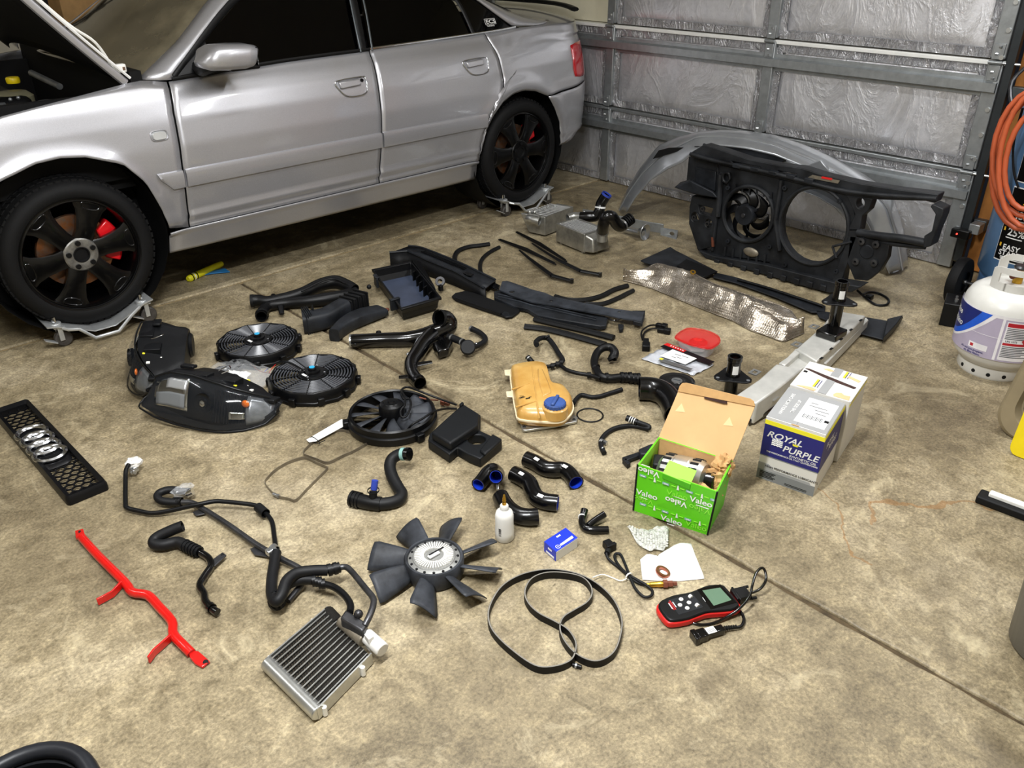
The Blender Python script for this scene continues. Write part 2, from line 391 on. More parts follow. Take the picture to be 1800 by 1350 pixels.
for i in range(4):
    z0 = i*SH; z1 = z0+SH
    MB().box((DX+.065, 3.8, (z0+z1)/2), (.03, 4.86, SH-.004)).build('section', 'door_cream', door, smooth=0, bevel=.004)
    for (a, b_) in zip(stiles, stiles[1:]):
        ya, yb = a[1], b_[0]
        bare = (i >= 2 and ya > 3.7)
        if not bare:
            def fn(u, v, ya=ya, yb=yb, z0=z0, z1=z1):
                y = ya+.012+(yb-ya-.024)*u; z = z0+.03+(SH-.075)*v
                e = min(u, 1-u, v, 1-v); k = min(1, e*9)
                return V(DX+.02-.012*k - k*(noise.noise(V(y*3.2, z*2.2, 4))*.004 + abs(noise.noise(V(y*9, z*4, 8)))*.0035), y, z)
            MB().grid(fn, 44, 20).build('foil_panel', 'foil', door, smooth=180)
            for zz in (z0+.028, z1-.042):
                def ft(u, v, zz=zz, ya=ya, yb=yb):
                    y = ya+.004+(yb-ya-.008)*u; z = zz-.022+.044*v; return V(DX+.004-.003*noise.noise(V(y*25, z*60, 2)), y, z)
                MB().grid(ft, 50, 3).build('tape', 'foil_tape', door, smooth=180)
            for yy in (ya+.018, yb-.018):
                def fv(u, v, yy=yy, z0=z0):
                    y = yy-.024+.048*v; z = z0+.02+(SH-.06)*u; return V(DX+.003-.004*noise.noise(V(y*60, z*22, 5)), y, z)
                MB().grid(fv, 26, 3).build('tape', 'foil_tape', door, smooth=180)
    # meeting rail on top of each section
    MB().box((DX+.02, 3.8, z1-.012), (.06, 4.84, .02)).build('meeting_rail', 'white_strip' if i else 'galv', door, bevel=.003)
    # stiffening strut: hat channel
    zs = (.395 if i == 0 else .912) if i < 2 else z0+.36
    sec = [(.0, -.045), (-.012, -.045), (-.012, -.028), (-.05, -.02), (-.05, .02), (-.012, .028), (-.012, .045), (0, .045)]
    MB().loft2([V(DX+.01+a, 1.39, zs+b_) for a, b_ in sec], [V(DX+.01+a, 6.2, zs+b_) for a, b_ in sec]).build('strut', 'galv', door, smooth=20)
    for k, (a, b_) in enumerate(stiles):
        MB().box((DX-.004, (a+b_)/2, (z0+z1)/2), (.03, b_-a, SH-.02)).build('stile', 'galv', door, bevel=.004)
        ym = (a+b_)/2
        h = MB(); h.box((DX-.023, ym, z1-.055), (.006, .05, .07)); h.box((DX-.023, ym, z1+.04), (.006, .05, .07)); h.cyl((DX-.03, ym-.032, z1-.008), (DX-.03, ym+.032, z1-.008), .009, n=10)
        h.build('hinge', 'galv', door, bevel=.002)
        for dz in (-.08, -.05, .03, .06): MB().cyl((DX-.03, ym+.012*(1 if dz*100 % 2 else -1), z1+dz), (DX-.024, ym, z1+dz), .006, n=8).build('bolt', 'rivet', door)
    MB().cyl((DX-.03, 1.40, z1-.008), (DX-.03, 1.31, z1-.008), .006, n=8).build('roller_stem', 'rivet', door)
MB().box((DX+.06, 3.8, .012), (.03, 4.86, .03)).build('bottom_seal', 'rubber', door, bevel=.008)
# vertical track with slotted angle
tr = thing('trim_1', 'dark vertical door track with punched galvanised angle', 'door track', (4.48, 1.34, 0), kind='structure')
b = MB(); sec = [(4.478, 1.335), (4.478, 1.372), (4.486, 1.376), (4.486, 1.343), (4.508, 1.343), (4.508, 1.376), (4.515, 1.372), (4.515, 1.335)]
b.loft2([V(x, y, .06) for x, y in sec], [V(x, y, 2.2) for x, y in sec]); b.build('track_channel', 'track_black', tr, bevel=.002)
b = MB(); b.box((4.53, 1.40, 1.12), (.004, .075, 2.15)); b.build('slotted_angle', 'galv_dark', tr)
for z in [.22+.118*i for i in range(16)]: MB().cyl((4.529, 1.402, z), (4.488, 1.402, z), .011, n=12).build('bolt', 'rivet', tr)
for z in (.26, .9, 1.6):
    MB().box((4.52, 1.30, z), (.05, .06, .05)).build('track_bracket', 'galv_dark', tr, bevel=.003)
for y in (1.285, 1.195, 1.105): MB().box((4.56 if y > 1.2 else 4.60, y, 1.36), (.05, .086, 2.7)).build('jamb_board', 'wood_sheathing', tr, bevel=.004)
mat('black_plastic', '101113', .38, var=.2); mat('red_led', 'ff3b30', .4, var=0, emit=3)
ey = thing('safety_sensor', 'small black safety beam sensor clamped to the door track', 'sensor', PXp(1690, 415, 4.41), )
p = PXp(1690, 410, 4.415); MB().box(p, (.05, .09, .045)).build('body', 'black_plastic', ey, bevel=.006)
MB().cyl(p + V(-.026, .012, 0), p + V(-.03, .012, 0), .004, n=10).build('indicator_light', 'red_led', ey)
MB().box(p + V(.04, -.05, .03), (.07, .05, .05)).build('bracket', 'galv', ey, bevel=.003)
# ================================================================== silver car
def paint():
    m = bpy.data.materials.new('silver_paint'); m.use_nodes = True; n = NT(m); b = n.b
    v = n.coord(); fl = n.noise(v, 900, 2, .5); dirt = n.noise(v, 3, 6, .65)
    c = n.ramp(fl, [(.3, lin('9c9ca0')), (.7, lin('b9b9be'))])
    n.link(n.mix(n.math('MULTIPLY', n.ramp(dirt, [(.5, (0,)*3), (.75, (1,)*3)]), .18), c, lin('a09a8e')), b.inputs['Base Color'])
    b.inputs['Metallic'].default_value = .62; b.inputs['Roughness'].default_value = .36; b.inputs['Coat Weight'].default_value = .9; b.inputs['Coat Roughness'].default_value = .06
    MATS['silver_paint'] = m
paint()
mat('tint_glass', '030304', .05, 0, 0, spec=.25)
mat('windscreen_glass', '4a4538', .10, 0, .5, 5, coat=1, coatr=.05, vcol='6d6552', rvar=.05)
mat('car_black', '08080a', .7, var=.2); mat('trim_black', '141416', .45, var=.15); mat('gasket_black', '0b0b0c', .55)
mat('tire', '0f0f11', .72, var=.25, vscale=60, bump=.15, bscale=200); mat('rim_black', '0b0b0d', .3, .2, .25, 30, coat=.25)
mat('hub_metal', '9b9a97', .4, .9, .4, 40); mat('disc_metal', '7c746a', .42, .85, .3, 30, vcol='a4622f'); mat('caliper_red', 'd8121c', .3, coat=.6)
mat('tail_red', 'b01020', .12, 0, .1, coat=1); mat('chrome', 'd8dadd', .12, 1, 0); mat('white_plastic', 'e9e8e2', .45)
mat('engine_dark', '1b1b1d', .5, var=.4); mat('engine_alu', '77797a', .4, .7, .3); mat('yellow_cap', 'e4c80a', .4); mat('reservoir', '77735c', .45); mat('lens_clear', 'c6c8c9', .15, .3, .05, coat=1)
YC = [(.1, 3.80), (.24, 3.765), (.27, 3.735), (.36, 3.706), (.378, 3.694), (.388, 3.699), (.415, 3.702), (.428, 3.690), (.44, 3.688), (.455, 3.695), (.56, 3.682), (.66, 3.676), (.75, 3.681), (.86, 3.704), (.93, 3.728), (.98, 3.752), (1.02, 3.785), (1.10, 3.826), (1.2, 3.88), (1.45, 4.02)]
def Yc(z):
    if z <= YC[0][0]: return YC[0][1]
    for (a, p), (b, q) in zip(YC, YC[1:]):
        if z <= b: return p+(q-p)*(z-a)/(b-a)
    return YC[-1][1]
CYM = 4.545            # car centre line
FW, RW = V(.9823, 3.70, .37), V(3.5993, 3.70, .37)
def body(x, z, off=0.0):
    """point on the car's left flank; x past the corners wraps round the ends"""
    y = Yc(z); 
    for c, k in ((FW, 1), (RW, 1)):     # flared arch lips
        d = math.hypot(x-c.x, z-.40)
        if z > .36: y -= .015*math.exp(-((d-.375)/.04)**2)
    if x < .75: y += .5*(.75-x)**2
    if x > 4.0:
        t = min(PI/2, (x-4.0)/.95*PI/2); n_ = 2/2.7
        y2 = y + (CYM-y)*(1-math.cos(t)**n_); x = 4.0+.42*math.sin(t)**n_; y = y2
    if x > 3.3 and z < 1.0: y += .02*min(1, (x-3.3))
    return V(x, y-off, z)
def coons(L, R, B, T, nu, nv, off=0.0, side=1, mb=None, fn=None):
    """L,R run bottom->top; B,T run left->right, all (x,z)"""
    e = [resample([V(p[0], 0, p[1]) for p in q], n) for q, n in ((L, nv+1), (R, nv+1), (B, nu+1), (T, nu+1))]
    l, r, b, t = e
    def f(u, v):
        i, j = round(u*nu), round(v*nv)
        p = l[j]*(1-u) + r[j]*u + b[i]*(1-v) + t[i]*v - (l[0]*(1-u)*(1-v) + r[0]*u*(1-v) + l[nv]*(1-u)*v + r[nv]*u*v)
        q = (fn or body)(p.x, p.z) if not off else body(p.x, p.z, off)
        if side < 0: q.y = 2*CYM-q.y
        return q
    mb = mb or MB(); mb.grid(f, nu, nv); return mb
car = thing('sedan_car', 'silver four-door sedan with open bonnet and black wheels parked on wheel dollies', 'car', (2.3, CYM, 0))
gF = [(1.524, 1.006), (1.498, .883), (1.476, .67), (1.467, .437), (1.462, .385)]
gM = [(2.600, 1.036), (2.590, .96), (2.577, .851), (2.557, .658), (2.535, .437), (2.53, .385)]
gR = [(3.408, 1.055), (3.446, .934), (3.451, .80), (3.405, .725), (3.31, .63), (3.262, .52), (3.235, .385)]
belt = [(1.524, 1.006), (2.109, 1.030), (2.602, 1.036), (3.443, 1.056), (3.651, 1.066)]
def sh(c, d): return [(x+d, z) for x, z in c]
def rev(c): return list(reversed(c))
archF = [(.60, .60), (.655, .675), (.754, .735), (.893, .778), (.99, .785), (1.089, .772), (1.226, .719), (1.30, .628), (1.349, .49), (1.368, .40)]
archR = [(3.24, .385), (3.275, .53), (3.34, .62), (3.42, .69), (3.51, .728), (3.60, .737), (3.70, .722), (3.80, .683)]
ftop = [(.30, .80), (.60, .905), (.839, .958), (1.013, .979), (1.346, 1.017), (1.42, 1.022), (1.518, 1.006)]
for side in (1, -1):
    tagp = (lambda o: o)
    MP = 'silver_paint'
    coons([(.30, .62), (.30, .80)], rev(sh(gF, -.0022)), [(.30, .62)]+archF+[(1.458, .385)], ftop, 46, 20, side=side).build('fender', MP, car, smooth=50, solid=.006)
    coons(rev(sh(gF, .0022)), rev(sh(gM, -.0022)), [(1.466, .385), (2.526, .385)], [(1.528, 1.006), (2.109, 1.030), (2.596, 1.036)], 36, 44, side=side).build('front_door', MP, car, smooth=50, solid=.006)
    coons(rev(sh(gM, .0022)), rev(sh(gR, -.0022)), [(2.534, .385), (3.231, .385)], [(2.604, 1.036), (3.404, 1.055)], 30, 44, side=side).build('rear_door', MP, car, smooth=50, solid=.006)
    coons(rev(sh(gR, .0022)), [(4.85, .722), (4.85, .93), (4.85, 1.055)], archR+[(4.0, .70), (4.2, .722), (4.85, .722)], [(3.412, 1.055), (3.651, 1.066), (4.0, 1.07), (4.3, 1.062), (4.85, 1.055)], 64, 26, side=side).build('quarter_panel', MP, car, smooth=50, solid=.006)
    coons([(3.953, .346), (3.947, .40), (3.925, .507), (3.87, .60), (3.806, .678)], [(4.85, .45), (4.87, .56), (4.85, .715)], [(3.953, .346), (4.0, .36), (4.2, .44), (4.85, .45)], [(3.806, .678), (4.0, .692), (4.2, .715), (4.85, .715)], 50, 16, off=.006, side=side).build('rear_bumper', MP, car, smooth=50, solid=.006)
    coons([(1.36, .275), (1.366, .38)], [(3.25, .262), (3.232, .38)], [(1.36, .275), (1.5, .272), (3.1, .26), (3.25, .262)], [(1.366, .38), (3.232, .38)], 30, 10, side=side, off=.003).build('sill', MP, car, smooth=50, solid=.006)
    # door mouldings: raised chamfered strips
    for (xa, xb, tap) in ((1.356, 1.470, 1), (1.482, 2.548, 0), (2.560, 3.285, 2)):
        b = MB(); n = 16
        rings = []
        for i in range(n+1):
            x = xa+(xb-xa)*i/n; zt, zb = .652, .57
            if tap == 1: zb += .05*(1-min(1, (x-xa)/.04)); 
            if tap == 2: zb += .0
            dx = .03*(1-i/n) if tap == 1 else 0
            pts = [(zt, .0), (zt-.004, .010), (zt-.022, .016), (zb+.004, .012), (zb, 0)]
            r = []
            for z, o_ in pts:
                q = body(x + (dx*(zt-z)/.08), z, o_)
                if side < 0: q.y = 2*CYM-q.y
                r.append(q)
            rings.append(r)
        b.ring_loft(rings, True); b.build('door_moulding', MP, car, smooth=30)
    # dark inner structure behind the seams
    b = coons([(1.40, .33), (1.44, .98)], [(3.2, .33), (3.42, 1.02)], [(1.40, .33), (3.2, .33)], [(1.44, .98), (3.42, 1.02)], 12, 10, off=-.02, side=side); b.build('inner_body', 'car_black', car)
    # belt strip, glass and pillars
    def strip(name, pts, wd, m, off=.004, bev=.0):
        b = MB(); P = []
        for x, z in pts:
            q = body(x, z, off); q.y = q.y if side > 0 else 2*CYM-q.y; P.append(q)
        b.tube(spline(P, 4), wd, 8, flat=(1, .5, (0, -side, 0))); return b.build(name, m, car, smooth=60)
    strip('belt_seal', [(1.545, 1.013), (2.109, 1.036), (2.602, 1.043)], .009, 'gasket_black', .004)
    strip('belt_seal', [(2.604, 1.043), (3.443, 1.062), (3.655, 1.073)], .008, 'chrome', .004)
    def glass(name, poly, m='tint_glass', off=-.012, th=.01):
        b = MB(); P = []
        for x, z in poly:
            q = body(x, z, off); q.y = q.y if side > 0 else 2*CYM-q.y; P.append(q)
        b.prism(P, (0, side*th, 0)); return b.build(name, m, car, smooth=0)
    glass('front_door_glass', [(1.575, 1.015), (1.80, 1.17), (2.0, 1.295), (2.2, 1.37), (2.58, 1.395), (2.62, 1.395), (2.545, 1.035)])
    glass('rear_door_glass', [(2.612, 1.04), (2.70, 1.395), (2.95, 1.385), (3.17, 1.345), (3.27, 1.22), (3.32, 1.055)])
    glass('quarter_glass', [(3.335, 1.055), (3.31, 1.20), (3.25, 1.325), (3.32, 1.30), (3.46, 1.205), (3.655, 1.068)])
    b = MB()
    def pillar(name, pts, w0, m, off=.004):
        P = [body(x, z, off) for x, z in pts]
        if side < 0:
            for q in P: q.y = 2*CYM-q.y
        b = MB(); b.tube(spline(P, 4), w0, 8, flat=(1, .45, (0, -side, 0))); return b.build(name, m, car, smooth=60)
    pillar('window_frame', [(1.56, 1.018), (1.78, 1.178), (1.985, 1.305), (2.2, 1.385)], .017, 'trim_black', 0)
    pillar('window_frame', [(2.565, 1.037), (2.60, 1.2), (2.64, 1.395)], .026, 'trim_black', -.004)
    pillar('window_frame', [(2.545, 1.037), (2.575, 1.2), (2.62, 1.395)], .006, 'galv_dark', .008)
    pillar('window_frame', [(2.615, 1.037), (2.66, 1.22), (2.69, 1.395)], .006, 'galv_dark', .008)
    pillar('window_frame', [(3.325, 1.056), (3.295, 1.21), (3.21, 1.335)], .012, 'trim_black', 0)
    # A pillar and roof rail in body colour
    def quadstrip(name, A, B, m, offA=0, offB=0):
        n = 20; A = resample([V(x, 0, z) for x, z in A], n); B = resample([V(x, 0, z) for x, z in B], n); b = MB(); vs = []; rings = []
        for a, c in zip(A, B):
            r = []
            for t in (0, .25, .5, .75, 1):
                p = a.lerp(c, t); bul = -.022*(1-(2*t-1)**2)
                q = body(p.x, p.z, -(offA*(1-t)+offB*t)-bul-.0)
                if side < 0: q.y = 2*CYM-q.y
                r.append(q)
            rings.append(r)
        m5 = 5; b.add([p for r in rings for p in r], [(i*m5+j, (i+1)*m5+j, (i+1)*m5+j+1, i*m5+j+1) for i in range(n-1) for j in range(m5-1)])
        return b.build(name, m, car, smooth=60, solid=.012)
    quadstrip('a_pillar', [(1.415, 1.026), (1.64, 1.15), (1.86, 1.305), (2.05, 1.40), (2.25, 1.43)], [(1.555, 1.012), (1.77, 1.172), (1.965, 1.30), (2.15, 1.372), (2.3, 1.395)], MP, .03)
    quadstrip('roof_rail', [(2.25, 1.43), (2.7, 1.445), (3.1, 1.40), (3.30, 1.33)], [(2.25, 1.39), (2.7, 1.405), (3.05, 1.375), (3.24, 1.335)], MP, .04)
    quadstrip('c_pillar', [(3.28, 1.335), (3.50, 1.235), (3.70, 1.150), (3.83, 1.115), (4.0, 1.085)], [(3.24, 1.335), (3.44, 1.222), (3.56, 1.135), (3.64, 1.08), (3.80, 1.070)], MP, .05)
    # door handles: recessed cup with flap
    for hx, hz in ((2.425, .893), (3.265, .907)):
        hd = MB()
        def hp(a, c, o_):
            q = body(hx+a, hz+c, o_); q.y = q.y if side > 0 else 2*CYM-q.y; return q
        rim = [(-.085, .030), (.07, .036), (.085, .028), (.086, .0), (.075, -.036), (.03, -.048), (-.045, -.042), (-.085, -.002)]
        hd.add([hp(a, c, .003) for a, c in rim] + [hp(a*.9, c*.86-.002, -.02) for a, c in rim], [(i, (i+1) % 8, 8+(i+1) % 8, 8+i) for i in range(8)] + [tuple(range(8, 16))])
        ho = hd.build('door_handle', MP, car, smooth=30)
        if side > 0:
            rr = MB(); rr.tube(spline([hp(a, c, .004) for a, c in rim], 3, True), .0035, 6, closed=True); rr.build('handle_rim', 'chrome', ho, smooth=60)
            fl = MB(); fp = [(-.078, .026), (.05, .031), (.05, .0), (-.07, -.006)]
            fl.loft2([hp(a, c, .014) for a, c in fp], [hp(a, c, -.006) for a, c in fp]); fl.build('flap', MP, ho, bevel=.006, smooth=40)
            dk = MB(); dk.add([hp(a, c, -.004) for a, c in ((-.068, -.006), (.07, .0), (.055, -.03), (-.03, -.035))], [(0, 1, 2, 3)]); dk.build('recess', 'engine_alu', ho)
            if hx < 3: MB().cyl(hp(.064, .02, .008), hp(.064, .02, -.004), .008, n=12).build('lock_cylinder', 'trim_black', ho)
# tail lamp on the visible corner
for side in (1, -1):
    b = coons([(4.06, .765), (4.05, .80), (4.06, .945)], [(4.6, .765), (4.6, .95)], [(4.06, .765), (4.12, .757), (4.6, .76)], [(4.06, .945), (4.14, .955), (4.6, .955)], 24, 8, off=.008, side=side)
    b.build('tail_lamp', 'tail_red', car, smooth=60, solid=.02)
# roof, boot lid, rear screen, windscreen
def span(name, A, B, m, bulge, nu=14, nv=20, th=.012, fx=0.0, solid=True):
    """A,B: near/far edge polylines (3d) of a panel crossing the car; bulge lifts the middle, fx pushes it forward"""
    A = resample(A, nu+1); B = resample(B, nu+1); b = MB()
    def f(u, v):
        i = round(u*nu); p = A[i].lerp(B[i], v); k = 4*v*(1-v); return p + V(-fx*k, 0, bulge*k)
    b.grid(f, nu, nv); return b.build(name, m, car, smooth=60, solid=th if solid else 0)
def far(L): return [V(p.x, 2*CYM-p.y, p.z) for p in L]
def near(pts, ins): return [V(x, Yc(z)+ins, z) for x, z in pts]
A = near([(1.44, 1.03), (1.66, 1.157), (1.88, 1.312), (2.07, 1.405)], .055)
span('windscreen', A, far(A), 'windscreen_glass', .03, fx=.13)
A = near([(2.07, 1.405), (2.3, 1.435), (2.7, 1.45), (3.1, 1.405), (3.28, 1.34)], .045)
span('roof', A, far(A), 'silver_paint', .035, fx=.0)
A = near([(3.28, 1.34), (3.5, 1.24), (3.72, 1.15)], .06)
span('rear_screen', A, far(A), 'tint_glass', .04)
A = [V(3.66, Yc(1.06)+.02, 1.08), V(3.72, 3.93, 1.125), V(3.74, 4.0, 1.13)]
bl = MB(); nU, nV = 26, 20
def deck(u, v):
    s = 3.70+ (4.85-3.70)*u; e = body(max(3.7, s), 1.062); e.z = 1.062 + .045*min(1, v*3)**.6*1 + .012*v
    c = V(3.70+.70*u, CYM, 1.125-.0*u); c.z = 1.125 - .02*u; k = v
    p = e.lerp(c, k); p.z = 1.062+.006*math.sin(u*PI) + (c.z-1.062)*(1-(1-v)**2.6); return p
bl.grid(deck, nU, nV); 
bl.grid(lambda u, v: V(deck(u, v).x, 2*CYM-deck(u, v).y, deck(u, v).z), nU, nV); bl.build('boot_lid', 'silver_paint', car, smooth=60, merge=1e-4)
b = MB(); P = []
for i in range(25):
    y = 3.93+(2*(CYM-3.93))*i/24; k = abs(y-CYM)/(CYM-3.93); P.append(V(4.40-.10*k**3, y, 1.125+.02*(1-k**4)))
b.tube(P, .014, 8, flat=(1, 2.2, (1, 0, 0))); b.build('spoiler_lip', 'black_plastic', car, smooth=60)
# rear quarter-window sticker
mat('print_white', 'e4e4e2', .6, var=0)
q = body(3.475, 1.105, -.001)
up = (body(3.475, 1.13, -.001)-body(3.475, 1.08, -.001)).normalized()
text('sticker', 'ECS', .030, q + V(0, -.002, .008), (1, 0, 0), up, MATS['print_white'], car, bold=.002, sx=1.5)
text('sticker', 'TUNING', .012, q + V(0, -.002, -.014), (1, 0, 0), up, MATS['print_white'], car, bold=.0008, sx=1.3)
fr = MB(); 
for a0, b0, a1, b1 in ((-.04, .026, .04, .026), (-.04, -.006, .04, -.006), (-.04, -.006, -.04, .026), (.04, -.006, .04, .026)):
    fr.cyl(q + V(a0, -.003, 0)+up*b0, q + V(a1, -.003, 0)+up*b1, .0012, n=4)
fr.build('sticker_frame', 'print_white', car)
# side repeater
b = MB(); ce = (1.408, .807)
rp = [(math.cos(t), math.sin(t)) for t in [2*PI*i/20 for i in range(20)]]
se = lambda c: math.copysign(abs(c)**.55, c)
b.loft2([body(ce[0]+se(c)*.034, ce[1]+se(s)*.019, -.002) for c, s in rp], [body(ce[0]+se(c)*.029, ce[1]+se(s)*.015, .010) for c, s in rp]); ro = b.build('side_repeater', 'lens_clear', car, smooth=30)
b = MB(); b.tube([body(ce[0]+se(c)*.036, ce[1]+se(s)*.021, .002) for c, s in rp], .003, 6, closed=True); b.build('repeater_bezel', 'silver_paint', ro)
# door mirror
mr = MB(); c0 = PYp(395, 97, 3.60)
def msec(k):   # sections along x
    out = []
    prof = [(.0, .30, .35), (.06, .72, .82), (.2, .95, 1.0), (.5, 1.0, 1.0), (.8, .98, 1.0), (.95, .86, .95), (1.0, .70, .80)]
    return prof
rings = []
for t, h, d in msec(0):
    x = c0.x-.115+.232*t; ht = .052*h; dp = .085*d; r = []
    for j in range(18):
        a = 2*PI*j/18; cc, ss = math.cos(a), math.sin(a)
        r.append(V(x + .02*ss, c0.y + se(cc)*dp, c0.z - .006 - .012*(t-.5) + se(ss)*ht))
    rings.append(r)
mr.ring_loft(rings); mo = mr.build('door_mirror', 'silver_paint', car, smooth=60)
b = MB(); b.prism([V(1.56, Yc(1.02)-.006, 1.018), V(1.75, Yc(1.02)-.006, 1.03), V(1.76, Yc(1.15)-.008, 1.15)], (0, .03, 0)); b.build('mirror_base', 'trim_black', mo, bevel=.006)
b = MB(); b.tube(spline([V(1.68, 3.80, 1.05), V(1.66, 3.72, 1.045), V(1.66, 3.66, 1.06), V(c0.x-.03, c0.y+.02, c0.z-.035)], 4), .026, 8); b.build('mirror_arm', 'trim_black', mo)
b = MB(); b.box((c0.x+.06, c0.y+.0, c0.z-.052), (.14, .12, .02)); b.build('mirror_underside', 'trim_black', mo, bevel=.008)
b = MB(); b.box((c0.x+.116, c0.y, c0.z-.008), (.006, .14, .075)); b.build('mirror_glass', 'tint_glass', mo, bevel=.01)
# wheel wells, underbody, engine bay
for c in (FW, RW):
    for side in (1, -1):
        b = MB(); b.lathe([(.385, .015), (.385, .30)], (c.x, 3.70 if side > 0 else 2*CYM-3.70, .40), (0, side, 0), 24, a0=0, a1=2*PI); 
        b.lathe([(.385, .30), (.02, .30)], (c.x, 3.70 if side > 0 else 2*CYM-3.70, .40), (0, side, 0), 24); b.build('wheel_well', 'car_black', car, recalc=False)
b = MB(); b.box((2.3, CYM, .35), (1.75, 1.62, .12)); b.box((.75, CYM, .42), (.9, .9, .25)); b.box((3.95, CYM, .45), (.6, 1.1, .2)); b.build('underbody', 'car_black', car)
# exhaust and drivetrain hints below are hidden in shadow
b = MB(); b.box((.88, CYM, .62), (1.1, 1.36, .1)); b.box((1.40, CYM, .86), (.05, 1.5, .4)); b.box((.86, 3.84, .80), (1.1, .03, .36)); b.box((.86, 2*CYM-3.84, .80), (1.1, .03, .36)); bay = b.build('engine_bay', 'car_black', car)
b = MB(); b.box((.85, 4.6, .80), (.55, .55, .26)); b.build('engine_cover', 'engine_dark', bay, bevel=.04, seg=3)
b = MB(); rs = G(22, 165, .93); b.lathe([(.0, 0), (.075, 0), (.085, .03), (.085, .09), (.06, .11), (0, .11)], rs - V(0, 0, .10), (0, 0, 1), 18); ro = b.build('fluid_reservoir', 'reservoir', bay)
b = MB(); b.lathe([(0, 0), (.028, 0), (.030, .006), (.030, .022), (.026, .027), (0, .027)], G(24, 146, .955), (0, 0, 1), 18); b.build('cap', 'yellow_cap', ro)
b = MB(); p1, p2 = PYp(55, 128, 4.35), PYp(105, 152, 4.05); b.cyl(p1, p2, .014, n=10); b.build('brace_rod', 'engine_alu', bay)
rg = random.Random(5)
for i in range(16):
    p = V(rg.uniform(.45, 1.2), rg.uniform(3.92, 4.2), .90); pts = [p + V(rg.uniform(-.1, .1)*k, rg.uniform(-.06, .06)*k, .03*math.sin(k)) for k in range(4)]
    MB().tube(spline(pts, 4), rg.uniform(.006, .016), 8).build('engine_hose', 'engine_dark' if i % 3 else 'engine_alu', bay)
for px, py in ((12, 190), (18, 175), (32, 172), (5, 188)): MB().ball(PYp(px, py, 3.95), .012 if px == 12 else .008, 10, 6).build('connector', 'chrome' if px == 12 else 'engine_alu', bay)
# bonnet, hinged open
hA, hB = PYp(221, 146, 3.80), PYp(60, 0, 3.80); d = (hB-hA).normalized(); hp0 = hA; L = 1.02
nrm = V(d.z, 0, -d.x)
def hood(u, v, h=0):
    yy = 3.80+(2*(CYM-3.80))*v; k = 4*v*(1-v); s = L*u + .14*k*(1-u)
    p = hp0 + d*s; p = V(p.x, yy, p.z); p += V(-nrm.x, 0, -nrm.z)*(-.03*k) * -1
    return p + nrm*(-.02*math.sin(PI*u)) + nrm*h
b = MB(); b.grid(lambda u, v: hood(u, v, .012), 12, 16); ho = b.build('bonnet', 'silver_paint', car, smooth=60, solid=.006)
b = MB(); b.grid(lambda u, v: hood(.03+u*.95, .02+v*.96, -.014), 12, 16); b.build('bonnet_liner', 'car_black', ho, smooth=60, solid=.004)
b = MB(); b.tube([hood(u/14, 0, 0) for u in range(15)], .017, 8, flat=(1, .7, (0, 1, 0))); b.build('bonnet_edge', 'silver_paint', ho)
b = MB(); b.tube([hood(u/14, 0, .028) - V(0, .004, 0) for u in range(15)], .006, 6); b.build('bonnet_edge', 'print_white', ho)
b = MB(); q0 = PYp(212, 120, 3.82); b.box(q0, (.04, .03, .035)); b.box(q0 + V(-.025, 0, -.012), (.03, .025, .05)); b.build('washer_nozzle', 'white_plastic', ho, bevel=.006)
b = MB(); b.box(q0 + V(.008, -.016, 0), (.01, .004, .012)); b.build('nozzle_tag', 'disc_metal', ho)
b = MB(); b.tube(spline([hood(.55, 0, .03), hood(.3, 0, .035), hood(.18, 0, .05), q0 + V(-.03, 0, 0)], 5), .006, 6); b.build('washer_hose', 'white_plastic', ho)
